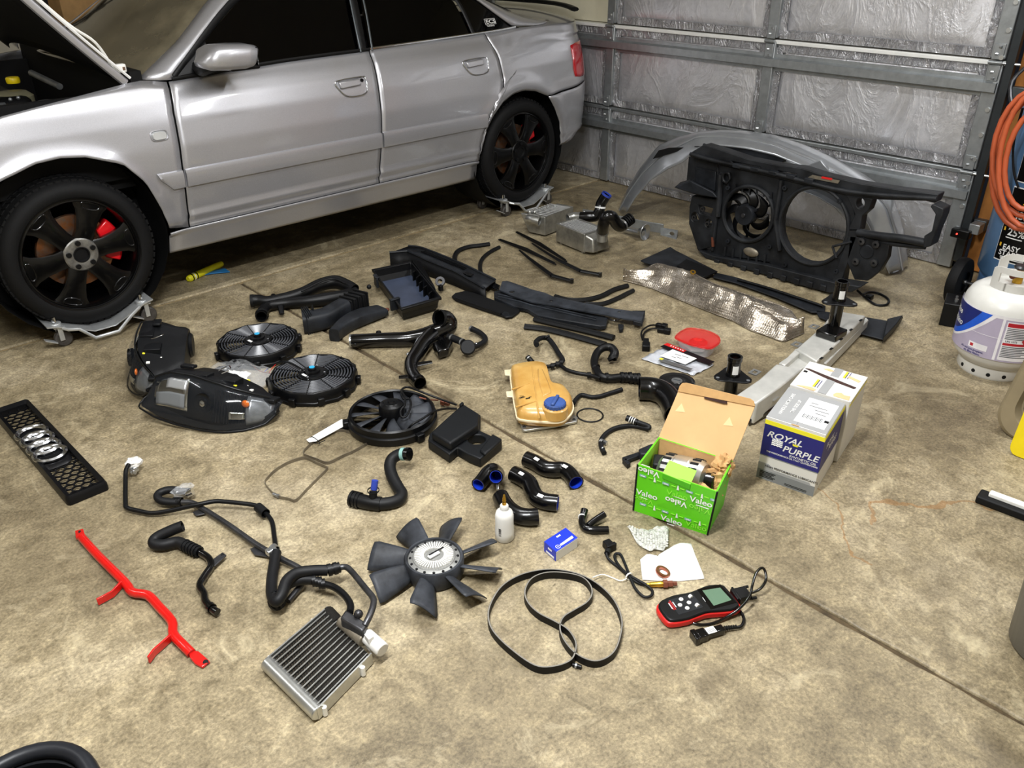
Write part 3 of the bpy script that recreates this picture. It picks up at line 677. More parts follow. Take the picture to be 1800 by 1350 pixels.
# ------------------------------------------------------------------ wheels
def wheel(c, rot0, front, side=1, parts=True):
    ax = V(0, -side, 0)          # outward
    o = Vector(c) - ax*0
    t = MB(); R = .318
    t.lathe([(.238, .0), (.245, .006), (.262, .012), (.285, .010), (.302, -.004), (.311, -.022), (R, -.045), (R, -.19), (.305, -.215), (.28, -.225), (.24, -.215), (.235, -.11)], o, ax, 56, closed=True)
    tw = t.build('wheel', 'tire', car, smooth=35)
    r = MB(); r.lathe([(.238, -.004), (.240, .006), (.246, .008), (.248, .0), (.243, -.012), (.232, -.03), (.226, -.12), (.232, -.21), (.222, -.21), (.216, -.12), (.222, -.02), (.230, -.002)], o, ax, 56, closed=True); r.build('rim_barrel', 'rim_black', tw, smooth=35)
    x, y, a = frame(ax)
    if parts:      # tread: rows of slanted blocks round the tyre
        tb = MB()
        for k in range(64):
            for row, (h_, sk) in enumerate(((-.038, .012), (-.085, -.008), (-.130, .008), (-.175, -.012))):
                t1 = 2*PI*(k+.5*(row % 2))/64; dd = x*math.cos(t1)+y*math.sin(t1); tt = -x*math.sin(t1)+y*math.cos(t1); p = o+dd*(R+(.001 if row % 3 else -.003))+a*h_
                P = [p+tt*(.011+s_*sk)+a*s_*.018 for s_ in (-1, 1)]+[p+tt*(-.011+s_*sk)+a*s_*.018 for s_ in (1, -1)]
                tb.loft2([q-dd*.006 for q in P], [q+dd*.002 for q in P])
        tb.build('tread', 'tire', tw, smooth=0)['kind'] = 'stuff'
    for k in range(6):
        t0 = rot0+k*PI/3; rings = []
        for rr, wdt, dep, th in ((.060, .040, -.012, .03), (.10, .038, -.006, .028), (.15, .044, -.006, .026), (.19, .056, -.010, .024), (.215, .072, -.010, .022), (.236, .098, -.010, .02)):
            dd = x*math.cos(t0)+y*math.sin(t0); tt = -x*math.sin(t0)+y*math.cos(t0); p = o+dd*rr
            rings.append([p+tt*wdt+a*(dep-th), p+tt*wdt+a*(dep-.006), p+tt*wdt*.72+a*dep, p-tt*wdt*.72+a*dep, p-tt*wdt+a*(dep-.006), p-tt*wdt+a*(dep-th)])
        m1 = MB(); m1.ring_loft(rings); so = m1.build('spoke', 'rim_black', tw, smooth=30)
        if parts:
            dd = x*math.cos(t0)+y*math.sin(t0); tt = -x*math.sin(t0)+y*math.cos(t0)
            q = [o+dd*.198+tt*.026+a*-.0095, o+dd*.222+tt*.034+a*-.0095, o+dd*.222-tt*.034+a*-.0095, o+dd*.198-tt*.026+a*-.0095]
            MB().tube(spline(q, 3, True), .003, 6, closed=True).build('spoke_recess', 'rim_black', tw)
    h = MB(); h.lathe([(.0, -.02), (.028, -.02), (.032, -.006), (.040, -.004), (.066, -.006), (.072, -.012), (.074, -.04), (0, -.04)], o, ax, 36); h.build('hub', 'hub_metal' if front else 'rim_black', tw, smooth=30)
    MB().lathe([(0, -.012), (.026, -.012), (.030, -.003), (.034, -.003), (.034, -.01)], o, ax, 24).build('hub_bore', 'car_black', tw)
    for k in range(5):
        t0 = rot0+.3+k*2*PI/5; dd = x*math.cos(t0)+y*math.sin(t0); p = o+dd*.053
        MB().cyl(p-a*.012, p+a*.004, .011, n=12).build('wheel_bolt', 'trim_black', tw)
    if parts:
        d_ = MB(); d_.lathe([(.07, -.075), (.156, -.075), (.158, -.09), (.07, -.09)], o, ax, 40, closed=True); dk = d_.build('brake_disc', 'disc_metal', tw, smooth=30)
        # caliper: block hugging the disc edge on the trailing side
        cl = MB(); rings = []
        for i in range(9):
            t0 = (-.45+1.1*i/8) if front else (.35+.5*i/8); dd = V(1, 0, 0)*math.cos(t0)+V(0, 0, 1)*math.sin(t0); p = o+dd*.155
            k = 1-.25*abs(i/8-.5)*2
            rings.append([p-dd*.05*k-a*.05, p+dd*.032*k-a*.05, p+dd*.04*k-a*.06, p+dd*.04*k-a*.12, p-dd*.05*k-a*.12])
        cl.ring_loft(rings); cl.build('caliper', 'caliper_red', tw, bevel=.006)
    return tw
tread = None
for c, r0, fr in ((FW, .12, True), (RW, .0, False)):
    wheel(c, r0, fr, 1, True)
    wheel(V(c.x, 2*CYM-c.y, c.z), .3, fr, -1, False)
# ------------------------------------------------------------------ wheel dollies
mat('dolly_steel', 'c3c6c7', .4, .7, .15, 18, .05); mat('caster_rubber', '3b3733', .6, var=.4, vscale=40)
def dolly(cx, cy, label, yaw=0.0):
    t = thing('wheel_dolly', label, 'wheel dolly', (cx, cy, 0), group='wheel dollies under the car')
    M = Matrix.Translation((cx, cy, 0)) @ Matrix.Rotation(yaw, 4, 'Z')
    prof = [(-.225, .116), (-.185, .108), (-.045, .046), (.045, .046), (.185, .108), (.225, .116)]
    b = MB(M); W = .15
    b.loft2([V(x, -W, z) for x, z in prof]+[V(x, -W, z-.006) for x, z in reversed(prof)], [V(x, W, z) for x, z in prof]+[V(x, W, z-.006) for x, z in reversed(prof)]); b.build('plate', 'dolly_steel', t, smooth=10)
    for s in (-1, 1):
        r = MB(M); r.tube([V(-.165, s*(W-.005), .092), V(-.15, s*(W+.016), .088), V(-.11, s*(W+.022), .080), V(-.055, s*(W+.024), .022), V(.045, s*(W+.024), .022), V(.11, s*(W+.022), .075), V(.16, s*(W+.005), .098)], .0075, 8); r.build('side_rail', 'dolly_steel', t)
        for q in (-1, 1):
            x, y = q*.185, s*(W-.04)
            f = MB(M); f.cyl((x, y, .112), (x, y, .096), .026, n=14); f.box((x+.010, y-.024, .066), (.020, .004, .066)); f.box((x+.010, y+.024, .066), (.020, .004, .066)); f.box((x+.01, y, .093), (.045, .05, .006)); cf = f.build('caster', 'dolly_steel', t, bevel=.002)
            wv = MB(M); wv.lathe([(0, -.017), (.030, -.017), (.036, -.011), (.036, .011), (.030, .017), (0, .017)], (x+.018, y, .036), (0, 1, 0), 18); wv.build('caster_wheel', 'caster_rubber', cf)
            bt = MB(M); bt.cyl((x, y, .116), (x, y, .138), .010, .008, n=8); bt.build('bolt', 'chrome', t)
            if s < 0:
                lv = MB(M); lv.box((x-.035, y-.012, .04), (.05, .03, .004), Matrix.Rotation(.5, 3, 'Y')); lv.build('brake_lever', 'dolly_steel', cf)
dolly(FW.x+.005, 3.80, 'steel wheel dolly under the front wheel', -.02)
dolly(RW.x+.02, 3.80, 'steel wheel dolly under the rear wheel', .0)
# ================================================================== loose parts on the floor
def crop(ox, oy, s):
    return lambda x, y, z=0.0: G(ox+x/s, oy+y/s, z)
c21 = crop(420, 400, 3.913); c22 = crop(780, 400, 4.5); c23 = crop(1080, 450, 3.4615); c24 = crop(0, 560, 3.6); c25 = crop(450, 560, 3.971)
c26 = crop(850, 600, 4.5); c27 = crop(1080, 620, 3.913); c31 = crop(80, 780, 3.214); c32 = crop(420, 840, 3.14); c33 = crop(560, 760, 3.971)
c34 = crop(800, 770, 5.4); c35 = crop(840, 980, 6.0); c36 = crop(1030, 900, 5.143); c15 = crop(0, 280, 3.75); c16 = crop(820, 300, 4.5); c17 = crop(1080, 220, 3.0)
mat('blk_gloss', '0b0b0d', .22, 0, .2, coat=.6); mat('blk_satin', '131417', .42, 0, .25, 20); mat('blk_rubber', '17181b', .6, 0, .25, 30, .08); mat('blk_dusty', '191b1f', .5, 0, .3, 12, .05, vcol='26292e')
mat('blk_hose', '1c1d20', .55, 0, .25, 30); mat('silicone', '0c0c0f', .28, 0, .3, 20, coat=.35); mat('silicone_blue', '1436b8', .4); mat('blue_fit', '2a3f9c', .4); mat('red_bar', 'c0100c', .28, 0, .12, coat=.5)
mat('cast_alu', 'a9a8a2', .38, .85, .25, 30, .12); mat('alu_clean', 'bfc0bd', .33, .9, .15, 20); mat('alu_dirty', '8a8273', .5, .7, .35, 25, .15); mat('steel_pipe', '4b4b4d', .4, .8, .4, 25); mat('zinc', 'b8babb', .3, .9, .12, 14)
mat('paper_white', 'dededc', .8, 0, .03); mat('kraft', 'c39a66', .85, 0, .1, 30, .1); mat('kraft_inside', 'e2b884', .85, 0, .05); mat('brass', 'c69a3a', .3, .95); mat('copper', 'b5715c', .3, .9)
mat('carton_white', 'cfcdc8', .7, 0, .04); mat('carton_grey', '969797', .7, 0, .04); mat('carton_grey_dark', '777a7b', .7, 0, .04); mat('royal_blue', '20206b', .5, 0, .06); mat('yellow_ink', 'e3da2c', .6, 0, .03); mat('ink_black', '1a1a1c', .7, 0, 0); mat('ink_grey', '5d6063', .7, 0, 0)
mat('valeo_green', '5bc40c', .5, 0, .06, 8); mat('valeo_green_dark', '45a808', .5, 0, 0); mat('valeo_green_light', '8be03c', .5, 0, 0); mat('ink_teal', '7fa6a0', .6, 0, 0)
mat('yellow_tank', 'b4843a', .35, 0, .25, 10, vcol='cba45e', coat=.3); mat('cap_blue', '35518f', .5, 0, .12, 30); mat('bottle_white', 'd8d7d2', .5, 0, .04, 9); mat('box_blue', '1530b4', .35, 0, .05)
mat('scanner_red', 'c91a18', .42, 0, .05); mat('lcd', '5a745f', .25, 0, .03); mat('clear_film', 'e9ecef', .1, 0, .0, alpha=.2, coat=1); mat('brown_plug', '6b3a28', .5)
mat('bag_black', '16121a', .4); mat('red_film', 'd81c1c', .2, 0, 0, alpha=.55, coat=.5); mat('red_inside', 'f0341c', .5, 0, .15, 40)
def floorthing(name, label, cat, p, group=None):
    p = Vector(p); return thing(name, label, cat, (p.x, p.y, 0), group)
def rads(r, n):
    if not isinstance(r, (list, tuple)): return r
    out = []
    for i in range(n):
        t = i/(n-1)*(len(r)-1); k = min(len(r)-2, int(t)); out.append(r[k]+(r[k+1]-r[k])*(t-k))
    return out
def hose(name, pts, r, m, parent=None, n=12, sub=5, **kw):
    P = spline(pts, sub) if sub > 1 else [Vector(p) for p in pts]
    return MB().tube(P, rads(r, len(P)), n).build(name, m, parent, smooth=50, **kw)
def pipe(name, pts, ro, ri, m, parent=None, n=18, sub=6):
    return MB().hollow(spline(pts, sub), ro, ri, n).build(name, m, parent, smooth=50)
def band(name, p, d, r, w, m, parent, n=18):
    p = Vector(p); d = Vector(d).normalized()
    return MB().lathe([(r-.002, -w/2), (r, -w/2), (r, w/2), (r-.002, w/2)], p, d, n, closed=True).build(name, m, parent, smooth=30)
def slabp(name, pts, z0, m, parent=None, bevel=.004, smooth=30, **kw):
    """solid whose top outline is pts (world, at their own z), standing down to z0"""
    P = [Vector(p) for p in pts]
    return MB().loft2([V(p.x, p.y, z0) for p in P], P).build(name, m, parent, bevel=bevel, smooth=smooth, **kw)
def ribbon(pts, h, th, closed=False, lift=None):
    """strip standing on edge along pts (bottom edge), height h"""
    P = [Vector(p) for p in pts]; m = len(P); rings = []
    for i in range(m):
        t = (P[(i+1) % m]-P[i-1]) if closed else (P[min(m-1, i+1)]-P[max(0, i-1)]); t.z = 0; t.normalize(); q = V(-t.y, t.x, 0)*th/2
        rings.append([P[i]-q, P[i]+q, P[i]+q+V(0, 0, h), P[i]-q+V(0, 0, h)])
    return MB().ring_loft(rings, not closed, closed)
def mid(*p): 
    s = Vector((0, 0, 0))
    for q in p: s += Vector(q)
    return s/len(p)
# ---------------------------------------------------------------- red strut bar
t = floorthing('brace_bar', 'bright red painted bent tubular brace with two side tabs', 'brace bar', c31(560, 850))
z = .016
P = [c31(205, 530, z), c31(300, 635, z), c31(450, 785, z), c31(492, 840, z), c31(578, 856, z), c31(640, 920, z), c31(715, 1005, z), c31(722, 1075, z), c31(780, 1140, z), c31(825, 1185, .01)]
MB().tube(spline(P, 3), .0125, 12).build('bar', 'red_bar', t, smooth=60)
slabp('end_tab', [c31(165, 490, .018), c31(212, 478, .03), c31(222, 515, .03), c31(170, 530, .018)], .008, 'red_bar', t, .002)
slabp('end_plate', [c31(808, 1165, .014), c31(865, 1170, .012), c31(930, 1228, .008), c31(885, 1262, .008), c31(845, 1240, .010), c31(815, 1205, .014)], .001, 'red_bar', t, .002)
MB().cyl(c31(905, 1235, .009), c31(905, 1235, .0095), .007, n=14).build('bolt_hole', 'ink_black', t)
MB().cyl(c31(193, 497, .026), c31(193, 497, .0265), .004, n=12).build('bolt_hole', 'ink_black', t)
for A in ([(455, 790), (385, 865), (340, 890), (298, 912)], [(732, 1095), (660, 1160), (620, 1195), (588, 1240)]):
    pts = [c31(x, y, .004) for x, y in A]; ribbon(pts, .022, .005).build('side_tab', 'red_bar', t, bevel=.001)
# ---------------------------------------------------------------- coolant pipe with rubber elbow
t = floorthing('coolant_pipe', 'short black coolant pipe with thick rubber elbow and steel tab', 'pipe', c31(830, 650))
pipe('rubber_elbow', [c31(775, 465, .05), c31(710, 490, .042), c31(630, 530, .03), c31(612, 562, .024), c31(660, 572, .022), c31(745, 556, .022), c31(800, 580, .020), c31(870, 612, .018)], .0165, .012, 'blk_hose', t)
for k in range(5): band('corrugation', c31(790+16*k, 574+8*k, .021), c31(870, 612)-c31(790, 574), .0185, .005, 'blk_rubber', t)
hose('steel_pipe', [c31(870, 612, .018), c31(920, 645, .016), c31(935, 690, .015), c31(900, 745, .014), c31(872, 800, .013), c31(895, 845, .014), c31(905, 890, .016), c31(945, 935, .018), c31(972, 952, .018)], .0105, 'blk_gloss', t)
band('pipe_bead', c31(935, 925, .018), c31(972, 952)-c31(905, 890), .0135, .012, 'blk_gloss', t)
slabp('mount_tab', [c31(940, 655, .018), c31(1000, 612, .018), c31(1022, 628, .018), c31(955, 690, .018)], .013, 'steel_pipe', t, .001)
MB().cyl(c31(1000, 628, .0185), c31(1000, 628, .019), .005, n=12).build('bolt_hole', 'ink_black', t)
# ---------------------------------------------------------------- oil cooler with its lines
t = floorthing('oil_cooler', 'finned metal oil cooler with long black hard lines and hoses', 'oil cooler', c32(430, 1000))
zt = .039
A, B, C, D = c32(492, 712, zt), c32(150, 1003, zt), c32(425, 1272, zt), c32(728, 962, zt)
def lerp2(u, v, z=None):
    p = A.lerp(D, u).lerp(B.lerp(C, u), v); return V(p.x, p.y, zt if z is None else z)
b = MB(); b.loft2([lerp2(.02, .03, .006), lerp2(.98, .03, .006), lerp2(.98, .97, .006), lerp2(.02, .97, .006)], [lerp2(.02, .03, zt-.006), lerp2(.98, .03, zt-.006), lerp2(.98, .97, zt-.006), lerp2(.02, .97, zt-.012)])
mat('fin_core', '33302b', .7, .4, .4, 200, .6, 400); b.build('fin_core', 'fin_core', t)
for i in range(13):
    u = .035+.93*i/12; MB().tube([lerp2(u, .04, zt-.003), lerp2(u, .97, zt-.002)], .0019, 6).build('cooling_tube', 'alu_clean', t)
for i in range(12):
    b = MB(); u0 = .035+.93*i/12+.016; u1 = u0+.045
    n = 46; rr = [lerp2(u0 if k % 2 else u1, .05+.9*k/n, zt-.007) for k in range(n)]
    b.tube(rr, .0014, 4); b.build('fin_row', mat('fin_brown', '4c4438', .7, .3, .4, 60), t, smooth=0)
MB().tube([lerp2(-.02, .985, .022), lerp2(1.02, .985, .022)], .0185, 14).build('end_tank', 'alu_clean', t, bevel=.003)
MB().tube([lerp2(-.02, .02, .022), lerp2(.25, .02, .022)], .0185, 14).build('end_tank', 'fin_core', t, bevel=.003)
MB().tube([c32(565, 788, .048), c32(690, 900, .048)], .0165, 14).build('end_tank', 'alu_dirty', t, bevel=.003)
for u in (-.012, 1.012):
    MB().loft2([lerp2(u-.01, .0, .004), lerp2(u+.01, .0, .004), lerp2(u+.01, 1, .004), lerp2(u-.01, 1, .004)], [lerp2(u-.01, .0, zt), lerp2(u+.01, .0, zt), lerp2(u+.01, 1, zt), lerp2(u-.01, 1, zt)]).build('side_plate', 'alu_clean', t)
for u, v in ((-.035, .24), (-.035, .93), (1.035, .2), (1.035, .9)): MB().cyl(lerp2(u, v, .004), lerp2(u, v, .03), .006, n=10).build('mount_pin', 'white_plastic', t)
bl = [c32(590, 722, .085), c32(712, 800, .085), c32(682, 848, .085), c32(556, 770, .085)]
slabp('port_block', bl, .03, 'steel_pipe', t, .006)
hose('canister', [c32(700, 868, .05), c32(795, 952, .045)], .019, 'carton_white', t, sub=1, bevel=.003)
slabp('canister_bracket', [c32(690, 862, .075), c32(720, 842, .075), c32(746, 872, .075), c32(716, 892, .075)], .03, 'carton_white', t, .002)
# line 1
hose('hard_line', [c31(470, 118, .05), c31(455, 150, .045), c31(452, 200, .035), c31(452, 335, .018), c31(462, 362, .016), c31(520, 378, .014), c31(605, 392, .014), c31(720, 375, .020), c31(840, 348, .034), c31(950, 326, .036), c31(1010, 327, .034), c31(1110, 337, .03), c31(1190, 350, .026), c31(1225, 378, .024), c31(1262, 412, .022), c31(1282, 450, .022), c31(1292, 520, .024), c31(1302, 590, .03)], .0072, 'blk_satin', t)
band('sleeve', c31(1222, 376, .025), c31(1262, 412)-c31(1190, 350), .015, .045, 'blk_rubber', t)
band('clamp', c31(1292, 596, .03), (0.1, -1, 0), .0145, .016, 'zinc', t); MB().box(c31(1275, 606, .035), (.03, .022, .018)).build('clamp', 'zinc', t, bevel=.004)
hose('rubber_hose', [c32(205, 412, .03), c32(195, 470, .03), c32(182, 560, .032), c32(182, 640, .04), c32(205, 682, .05), c32(238, 640, .06), c32(262, 572, .066), c32(320, 526, .066), c32(410, 512, .062), c32(490, 510, .056)], .0155, 'blk_hose', t)
for k in range(4): band('crimp', c32(500+16*k, 508-4*k, .056), (1, -.35, 0), .0175 if k % 2 == 0 else .0150, .010, 'blk_satin', t)
hose('hard_line', [c32(550, 497, .056), c32(590, 492, .056), c32(625, 520, .06), c32(690, 600, .07), c32(738, 660, .085), c32(742, 700, .09), c32(722, 760, .09), c32(695, 815, .08)], .0085, 'steel_pipe', t)
hose('rubber_hose', [c32(232, 668, .035), c32(250, 612, .04), c32(285, 580, .044), c32(345, 562, .044), c32(405, 562, .042)], .0145, 'blk_hose', t)
for k in range(4): band('crimp', c32(415+17*k, 567+6*k, .042), (1, -.6, 0), .017 if k % 2 == 0 else .0145, .010, 'blk_satin', t)
hose('hard_line', [c32(470, 586, .042), c32(530, 606, .045), c32(585, 650, .055), c32(615, 700, .07), c32(612, 745, .08)], .0095, 'blk_satin', t)
MB().ball(c32(660, 752, .09), .012, 10, 8).build('port_fitting', 'steel_pipe', t)
MB().lathe([(.012, 0), (.026, 0), (.028, .004), (.026, .01), (.012, .01)], c32(205, 675, .032), (0.15, -.75, .4), 14, closed=True).build('splined_collar', 'blk_satin', t)
for k in range(8):
    a = 2*PI*k/8; x, y, d = frame((0.15, -.75, .4)); MB().box(c32(205, 675, .034)+d*.008+(x*math.cos(a)+y*math.sin(a))*.018, (.006, .006, .012)).build('spline_tooth', 'blk_rubber', t)
# line 2
hose('rubber_hose', [c31(740, 262, .03), c31(690, 262, .032), c31(645, 278, .03), c31(632, 300, .028), c31(655, 322, .024), c31(710, 330, .02), c31(760, 330, .018)], .0125, 'blk_hose', t)
for k in range(3): band('crimp', c31(730+16*k, 328, .018), c31(800, 330)-c31(740, 326), .015, .008, 'blk_satin', t)
hose('hard_line', [c31(770, 330, .018), c31(830, 334, .018), c31(880, 362, .018), c31(930, 392, .018), c31(1050, 470, .018), c31(1180, 562, .018), c31(1280, 622, .018), c32(240, 450, .018), c32(345, 508, .02), c32(360, 560, .02), c32(320, 620, .016), c32(270, 680, .014)], .0088, 'steel_pipe', t)
slabp('line_bracket', [c31(1155, 592, .012), c31(1205, 572, .012), c31(1275, 600, .012), c31(1290, 645, .012), c31(1180, 625, .012)], .008, 'steel_pipe', t, .001)
slabp('line_bracket', [c31(830, 385, .012), c31(880, 365, .012), c31(910, 392, .012), c31(850, 405, .012)], .008, 'steel_pipe', t, .001)
# plastic wrapped ends
def crumple(name, c, r, m, parent, sc=(1, 1, 1), seed=0, n=18, k=.35):
    b = MB(); c = Vector(c); vs = []; m_ = 12
    for i in range(m_+1):
        th = PI*i/m_
        for j in range(n):
            a = 2*PI*j/n; d = V(math.sin(th)*math.cos(a), math.sin(th)*math.sin(a), math.cos(th)); q = r*(1+k*noise.noise(d*2.2+V(seed*7.3, 0, 0))+k*.5*noise.noise(d*6+V(seed, 3, 0)))
            vs.append(c + V(d.x*q*sc[0], d.y*q*sc[1], d.z*q*sc[2]))
    b.add(vs, [(i*n+j, (i+1)*n+j, (i+1)*n+(j+1) % n, i*n+(j+1) % n) for i in range(m_) for j in range(n)])
    return b.build(name, m, parent, smooth=25)
crumple('end_wrap', c31(498, 108, .04), .022, 'carton_white', t, (1.2, 1, .8), 1); crumple('end_wrap', c31(500, 150, .025), .014, 'zinc', t, (1, .8, 1), 2)
MB().cyl(c31(735, 265, .03), c31(825, 270, .026), .011, n=12).build('hose_fitting', 'steel_pipe', t)
crumple('end_wrap', c31(775, 263, .03), .020, 'clear_film', t, (1.7, 1.1, .9), 3); MB().cyl(c31(800, 285, .022), c31(832, 270, .03), .012, n=10).build('hose_fitting', 'chrome', t)
# ---------------------------------------------------------------- viscous fan
fc = c33(805, 862, .062); t = floorthing('viscous_fan', 'dark plastic eight-blade cooling fan with finned silver clutch hub', 'cooling fan', fc)
o = V(fc.x, fc.y, 0)
mat('fan_plastic', '2c2e32', .5, 0, .3, 14, .05, vcol='3d4046')
MB().lathe([(.068, .004), (.078, .002), (.082, .012), (.084, .055), (.080, .062), (.074, .062), (.070, .05)], o, n=48, closed=True).build('fan_ring', 'fan_plastic', t, smooth=35)
h = MB(); h.lathe([(0, .03), (.072, .03), (.073, .056), (.060, .059), (.058, .061), (0, .062)], o, n=48); hub = h.build('clutch_hub', mat('hub_alu', '8f8f8c', .45, .6, .2, 30), t, smooth=30)
for k in range(44):
    a = 2*PI*k/44; d = V(math.cos(a), math.sin(a), 0); MB().add([], []) if False else None
    b = MB(); b.box(o + d*.041 + V(0, 0, .064), (.026, .0026, .007), Matrix.Rotation(a, 3, 'Z')); b.build('cooling_fin', 'white_plastic', hub)
for k in range(16):
    a = 2*PI*k/16+.1; d = V(math.cos(a), math.sin(a), 0); MB().cyl(o+d*.066+V(0, 0, .055), o+d*.066+V(0, 0, .060), .0038, n=8).build('hub_hole', 'ink_black', hub)
ax_ = (c33(880, 830)-c33(765, 895)).normalized(); M = local(o+V(0, 0, .066), ax_)
b = MB(M); b.box((0, 0, 0), (.036, .013, .005)); b.build('bimetal_strip', 'paper_white', hub, bevel=.001); b = MB(M); b.box((.012, .004, .004), (.05, .003, .003)); b.build('bimetal_rod', 'ink_black', hub)
tips = [(630, 625), (400, 830), (400, 1050), (700, 1215), (1065, 1140), (1220, 965), (1195, 772), (960, 605)]
for i, (x, y) in enumerate(tips):
    q = c33(x, y, .045); a = math.atan2(q.y-o.y, q.x-o.x); d = V(math.cos(a), math.sin(a), 0); tg = V(-d.y, d.x, 0)
    def bf(u, v, d=d, tg=tg):
        r = .076+.108*u; w_ = (.024+.021*u**.8)*(1 if u < .93 else .9); pitch = .75-.15*u; s = (v-.5)*2
        cam_ = .010*(1-s*s); return o + d*r + tg*(s*w_*math.cos(pitch) + .012*u) + V(0, 0, .036 - s*w_*math.sin(pitch) + cam_)
    MB().grid(bf, 8, 6).build('blade', 'fan_plastic', t, smooth=60, solid=.003, soff=0)
# ---------------------------------------------------------------- serpentine belt
bp = [(980, 1075), (800, 1142), (600, 1130), (350, 960), (165, 775), (110, 620), (140, 470), (250, 300), (430, 185), (650, 128), (860, 125), (1080, 175), (1280, 285), (1440, 450), (1518, 650), (1500, 830), (1440, 980), (1330, 1065), (1200, 1082), (1040, 1010), (920, 880), (866, 740), (900, 625), (1020, 545), (1150, 465), (1204, 375), (1180, 275), (1080, 192), (880, 152), (700, 158), (560, 222), (496, 350), (530, 470), (640, 578), (800, 662), (940, 745), (1018, 850), (1035, 950)]
P = [c35(x, y, .024) for x, y in bp]; P = spline([V(p.x, p.y, .0006) for p in P], 5, True)
mat('belt_rubber', '1d1b1a', .55, 0, .2, 60, .1, 300); mat('belt_back', '77736b', .6, 0, .1)
bo = ribbon(P, .022, .0045, True).build('serpentine_belt', 'belt_rubber', None, smooth=50); tag(bo, 'black ribbed drive belt standing on edge in a looped figure', 'drive belt')
eb = ribbon([p + V(0, 0, .022) for p in P], .0008, .0032, True).build('belt_edge', 'belt_back', bo, smooth=50)
t = floorthing('small_plug', 'tiny black plug touching the drive belt', 'plug', c35(1045, 1140)); q0, q1 = c35(1000, 1130, .006), c35(1092, 1158, .006)
MB().cyl(q0, q1, .0055, n=10).build('plug_body', 'blk_satin', t); MB().cyl(q0.lerp(q1, .3), q0.lerp(q1, .5), .0068, n=10).build('plug_collar', 'galv', t)
# ---------------------------------------------------------------- oxygen sensor
t = floorthing('oxygen_sensor', 'oxygen sensor with bundled black lead tied by a white zip tie', 'sensor', c36(430, 600))
z = .006
hose('lead', [c36(185, 370, .016), c36(205, 425, .008), c36(300, 505, z), c36(400, 590, .009), c36(470, 640, z), c36(545, 662, .008)], .0042, 'blk_hose', t, 8)
hose('lead', [c36(395, 575, .011), c36(345, 450, .010), c36(312, 385, .010), c36(270, 378, .010), c36(262, 420, .010), c36(310, 500, .010), c36(395, 590, .014), c36(445, 690, .012), c36(520, 765, .010), c36(585, 760, .010), c36(600, 715, .010), c36(550, 665, .012), c36(460, 612, .013), c36(400, 580, .012)], .0042, 'blk_hose', t, 8)
M = local(c36(205, 300, .014), c36(265, 345)-c36(165, 250)); b = MB(M); b.box((0, 0, 0), (.030, .024, .022)); b.box((.012, 0, 0), (.012, .032, .026)); b.build('connector', 'blk_satin', t, bevel=.002)
hose('connector_boot', [c36(205, 330, .014), c36(190, 375, .014)], .0085, 'blk_rubber', t, sub=1)
q0, q1 = c36(548, 656, .010), c36(822, 648, .012); ds = (q1-q0).normalized()
L = (q1-q0).length
MB().lathe([(0, 0), (.0045, 0), (.005, L*.1), (.0075, L*.14), (.0075, L*.36), (.0085, L*.38), (.0085, L*.54), (.0085, L*.55)], q0, ds, 16).build('sensor_shell', 'brass', t)
b = MB(); b.lathe([(0, L*.54), (.0125, L*.54), (.0125, L*.68), (.009, L*.70), (.009, L*.86), (.006, L*.88), (.006, L), (0, L)], q0, ds, 6); b.build('hex_nut', 'brown_plug', t)
band('zip_tie', c36(390, 582, .012), c36(430, 620)-c36(350, 540), .0115, .004, 'white_plastic', t); hose('zip_tie_tail', [c36(368, 602, .012), c36(310, 622, .006), c36(240, 595, .006), c36(150, 565, .012), c36(60, 592, .016)], .0016, 'white_plastic', t, 6)
# ---------------------------------------------------------------- paper, bubble wrap, copper washer
def sheet(name, pts, z, amp, m, n=26, freq=14, lift=None, seed=0, th=.0006, parent=None):
    """crumpled sheet filling a ground polygon"""
    P = [Vector(p) for p in pts]; c = mid(*P); out = resample(P, 56, True); b = MB(); rings = 8; vs = [c]; fs = []
    for r in range(1, rings+1):
        for p in out: vs.append(c.lerp(p, r/rings))
    k = len(out)
    for j in range(k): fs.append((0, 1+j, 1+(j+1) % k))
    for r in range(rings-1):
        for j in range(k): a = 1+r*k; fs.append((a+j, a+k+j, a+k+(j+1) % k, a+(j+1) % k))
    v2 = []
    for p in vs: v2.append(V(p.x, p.y, z + amp*(abs(noise.noise(V(p.x*freq, p.y*freq, seed)))+.5*abs(noise.noise(V(p.x*freq*3, p.y*freq*3, seed+5))))))
    b.add(v2, fs); return b.build(name, m, parent, smooth=30, solid=th, soff=1)
po = sheet('instruction_sheet', [c36(x, y) for x, y in ((490, 435), (560, 378), (640, 402), (800, 302), (860, 285), (950, 290), (990, 400), (1040, 520), (1075, 608), (850, 630), (510, 622))], .0012, .004, MATS['paper_white'])
tag(po, 'torn sheet of white paper under the copper washer', 'paper')
bw = bpy.data.materials.new('bubble'); bw.use_nodes = True; n = NT(bw); MATS['bubble'] = bw; n.b.inputs['Base Color'].default_value = (.72, .72, .66, 1); n.b.inputs['Roughness'].default_value = .2; n.b.inputs['Alpha'].default_value = .62; n.b.inputs['Coat Weight'].default_value = .5
vo = n.new('ShaderNodeTexVoronoi', Scale=110.0); n.link(n.coord(), vo.inputs['Vector']); n.bump(n.math('SUBTRACT', 1, vo.outputs['Distance']), .9, .006)
bo = sheet('bubble_wrap', [c36(x, y) for x, y in ((365, 165), (480, 180), (640, 165), (745, 165), (742, 260), (722, 340), (690, 372), (620, 355), (570, 375), (520, 340), (465, 300), (420, 235))], .002, .024, bw, freq=20, seed=3)
bub = MB()
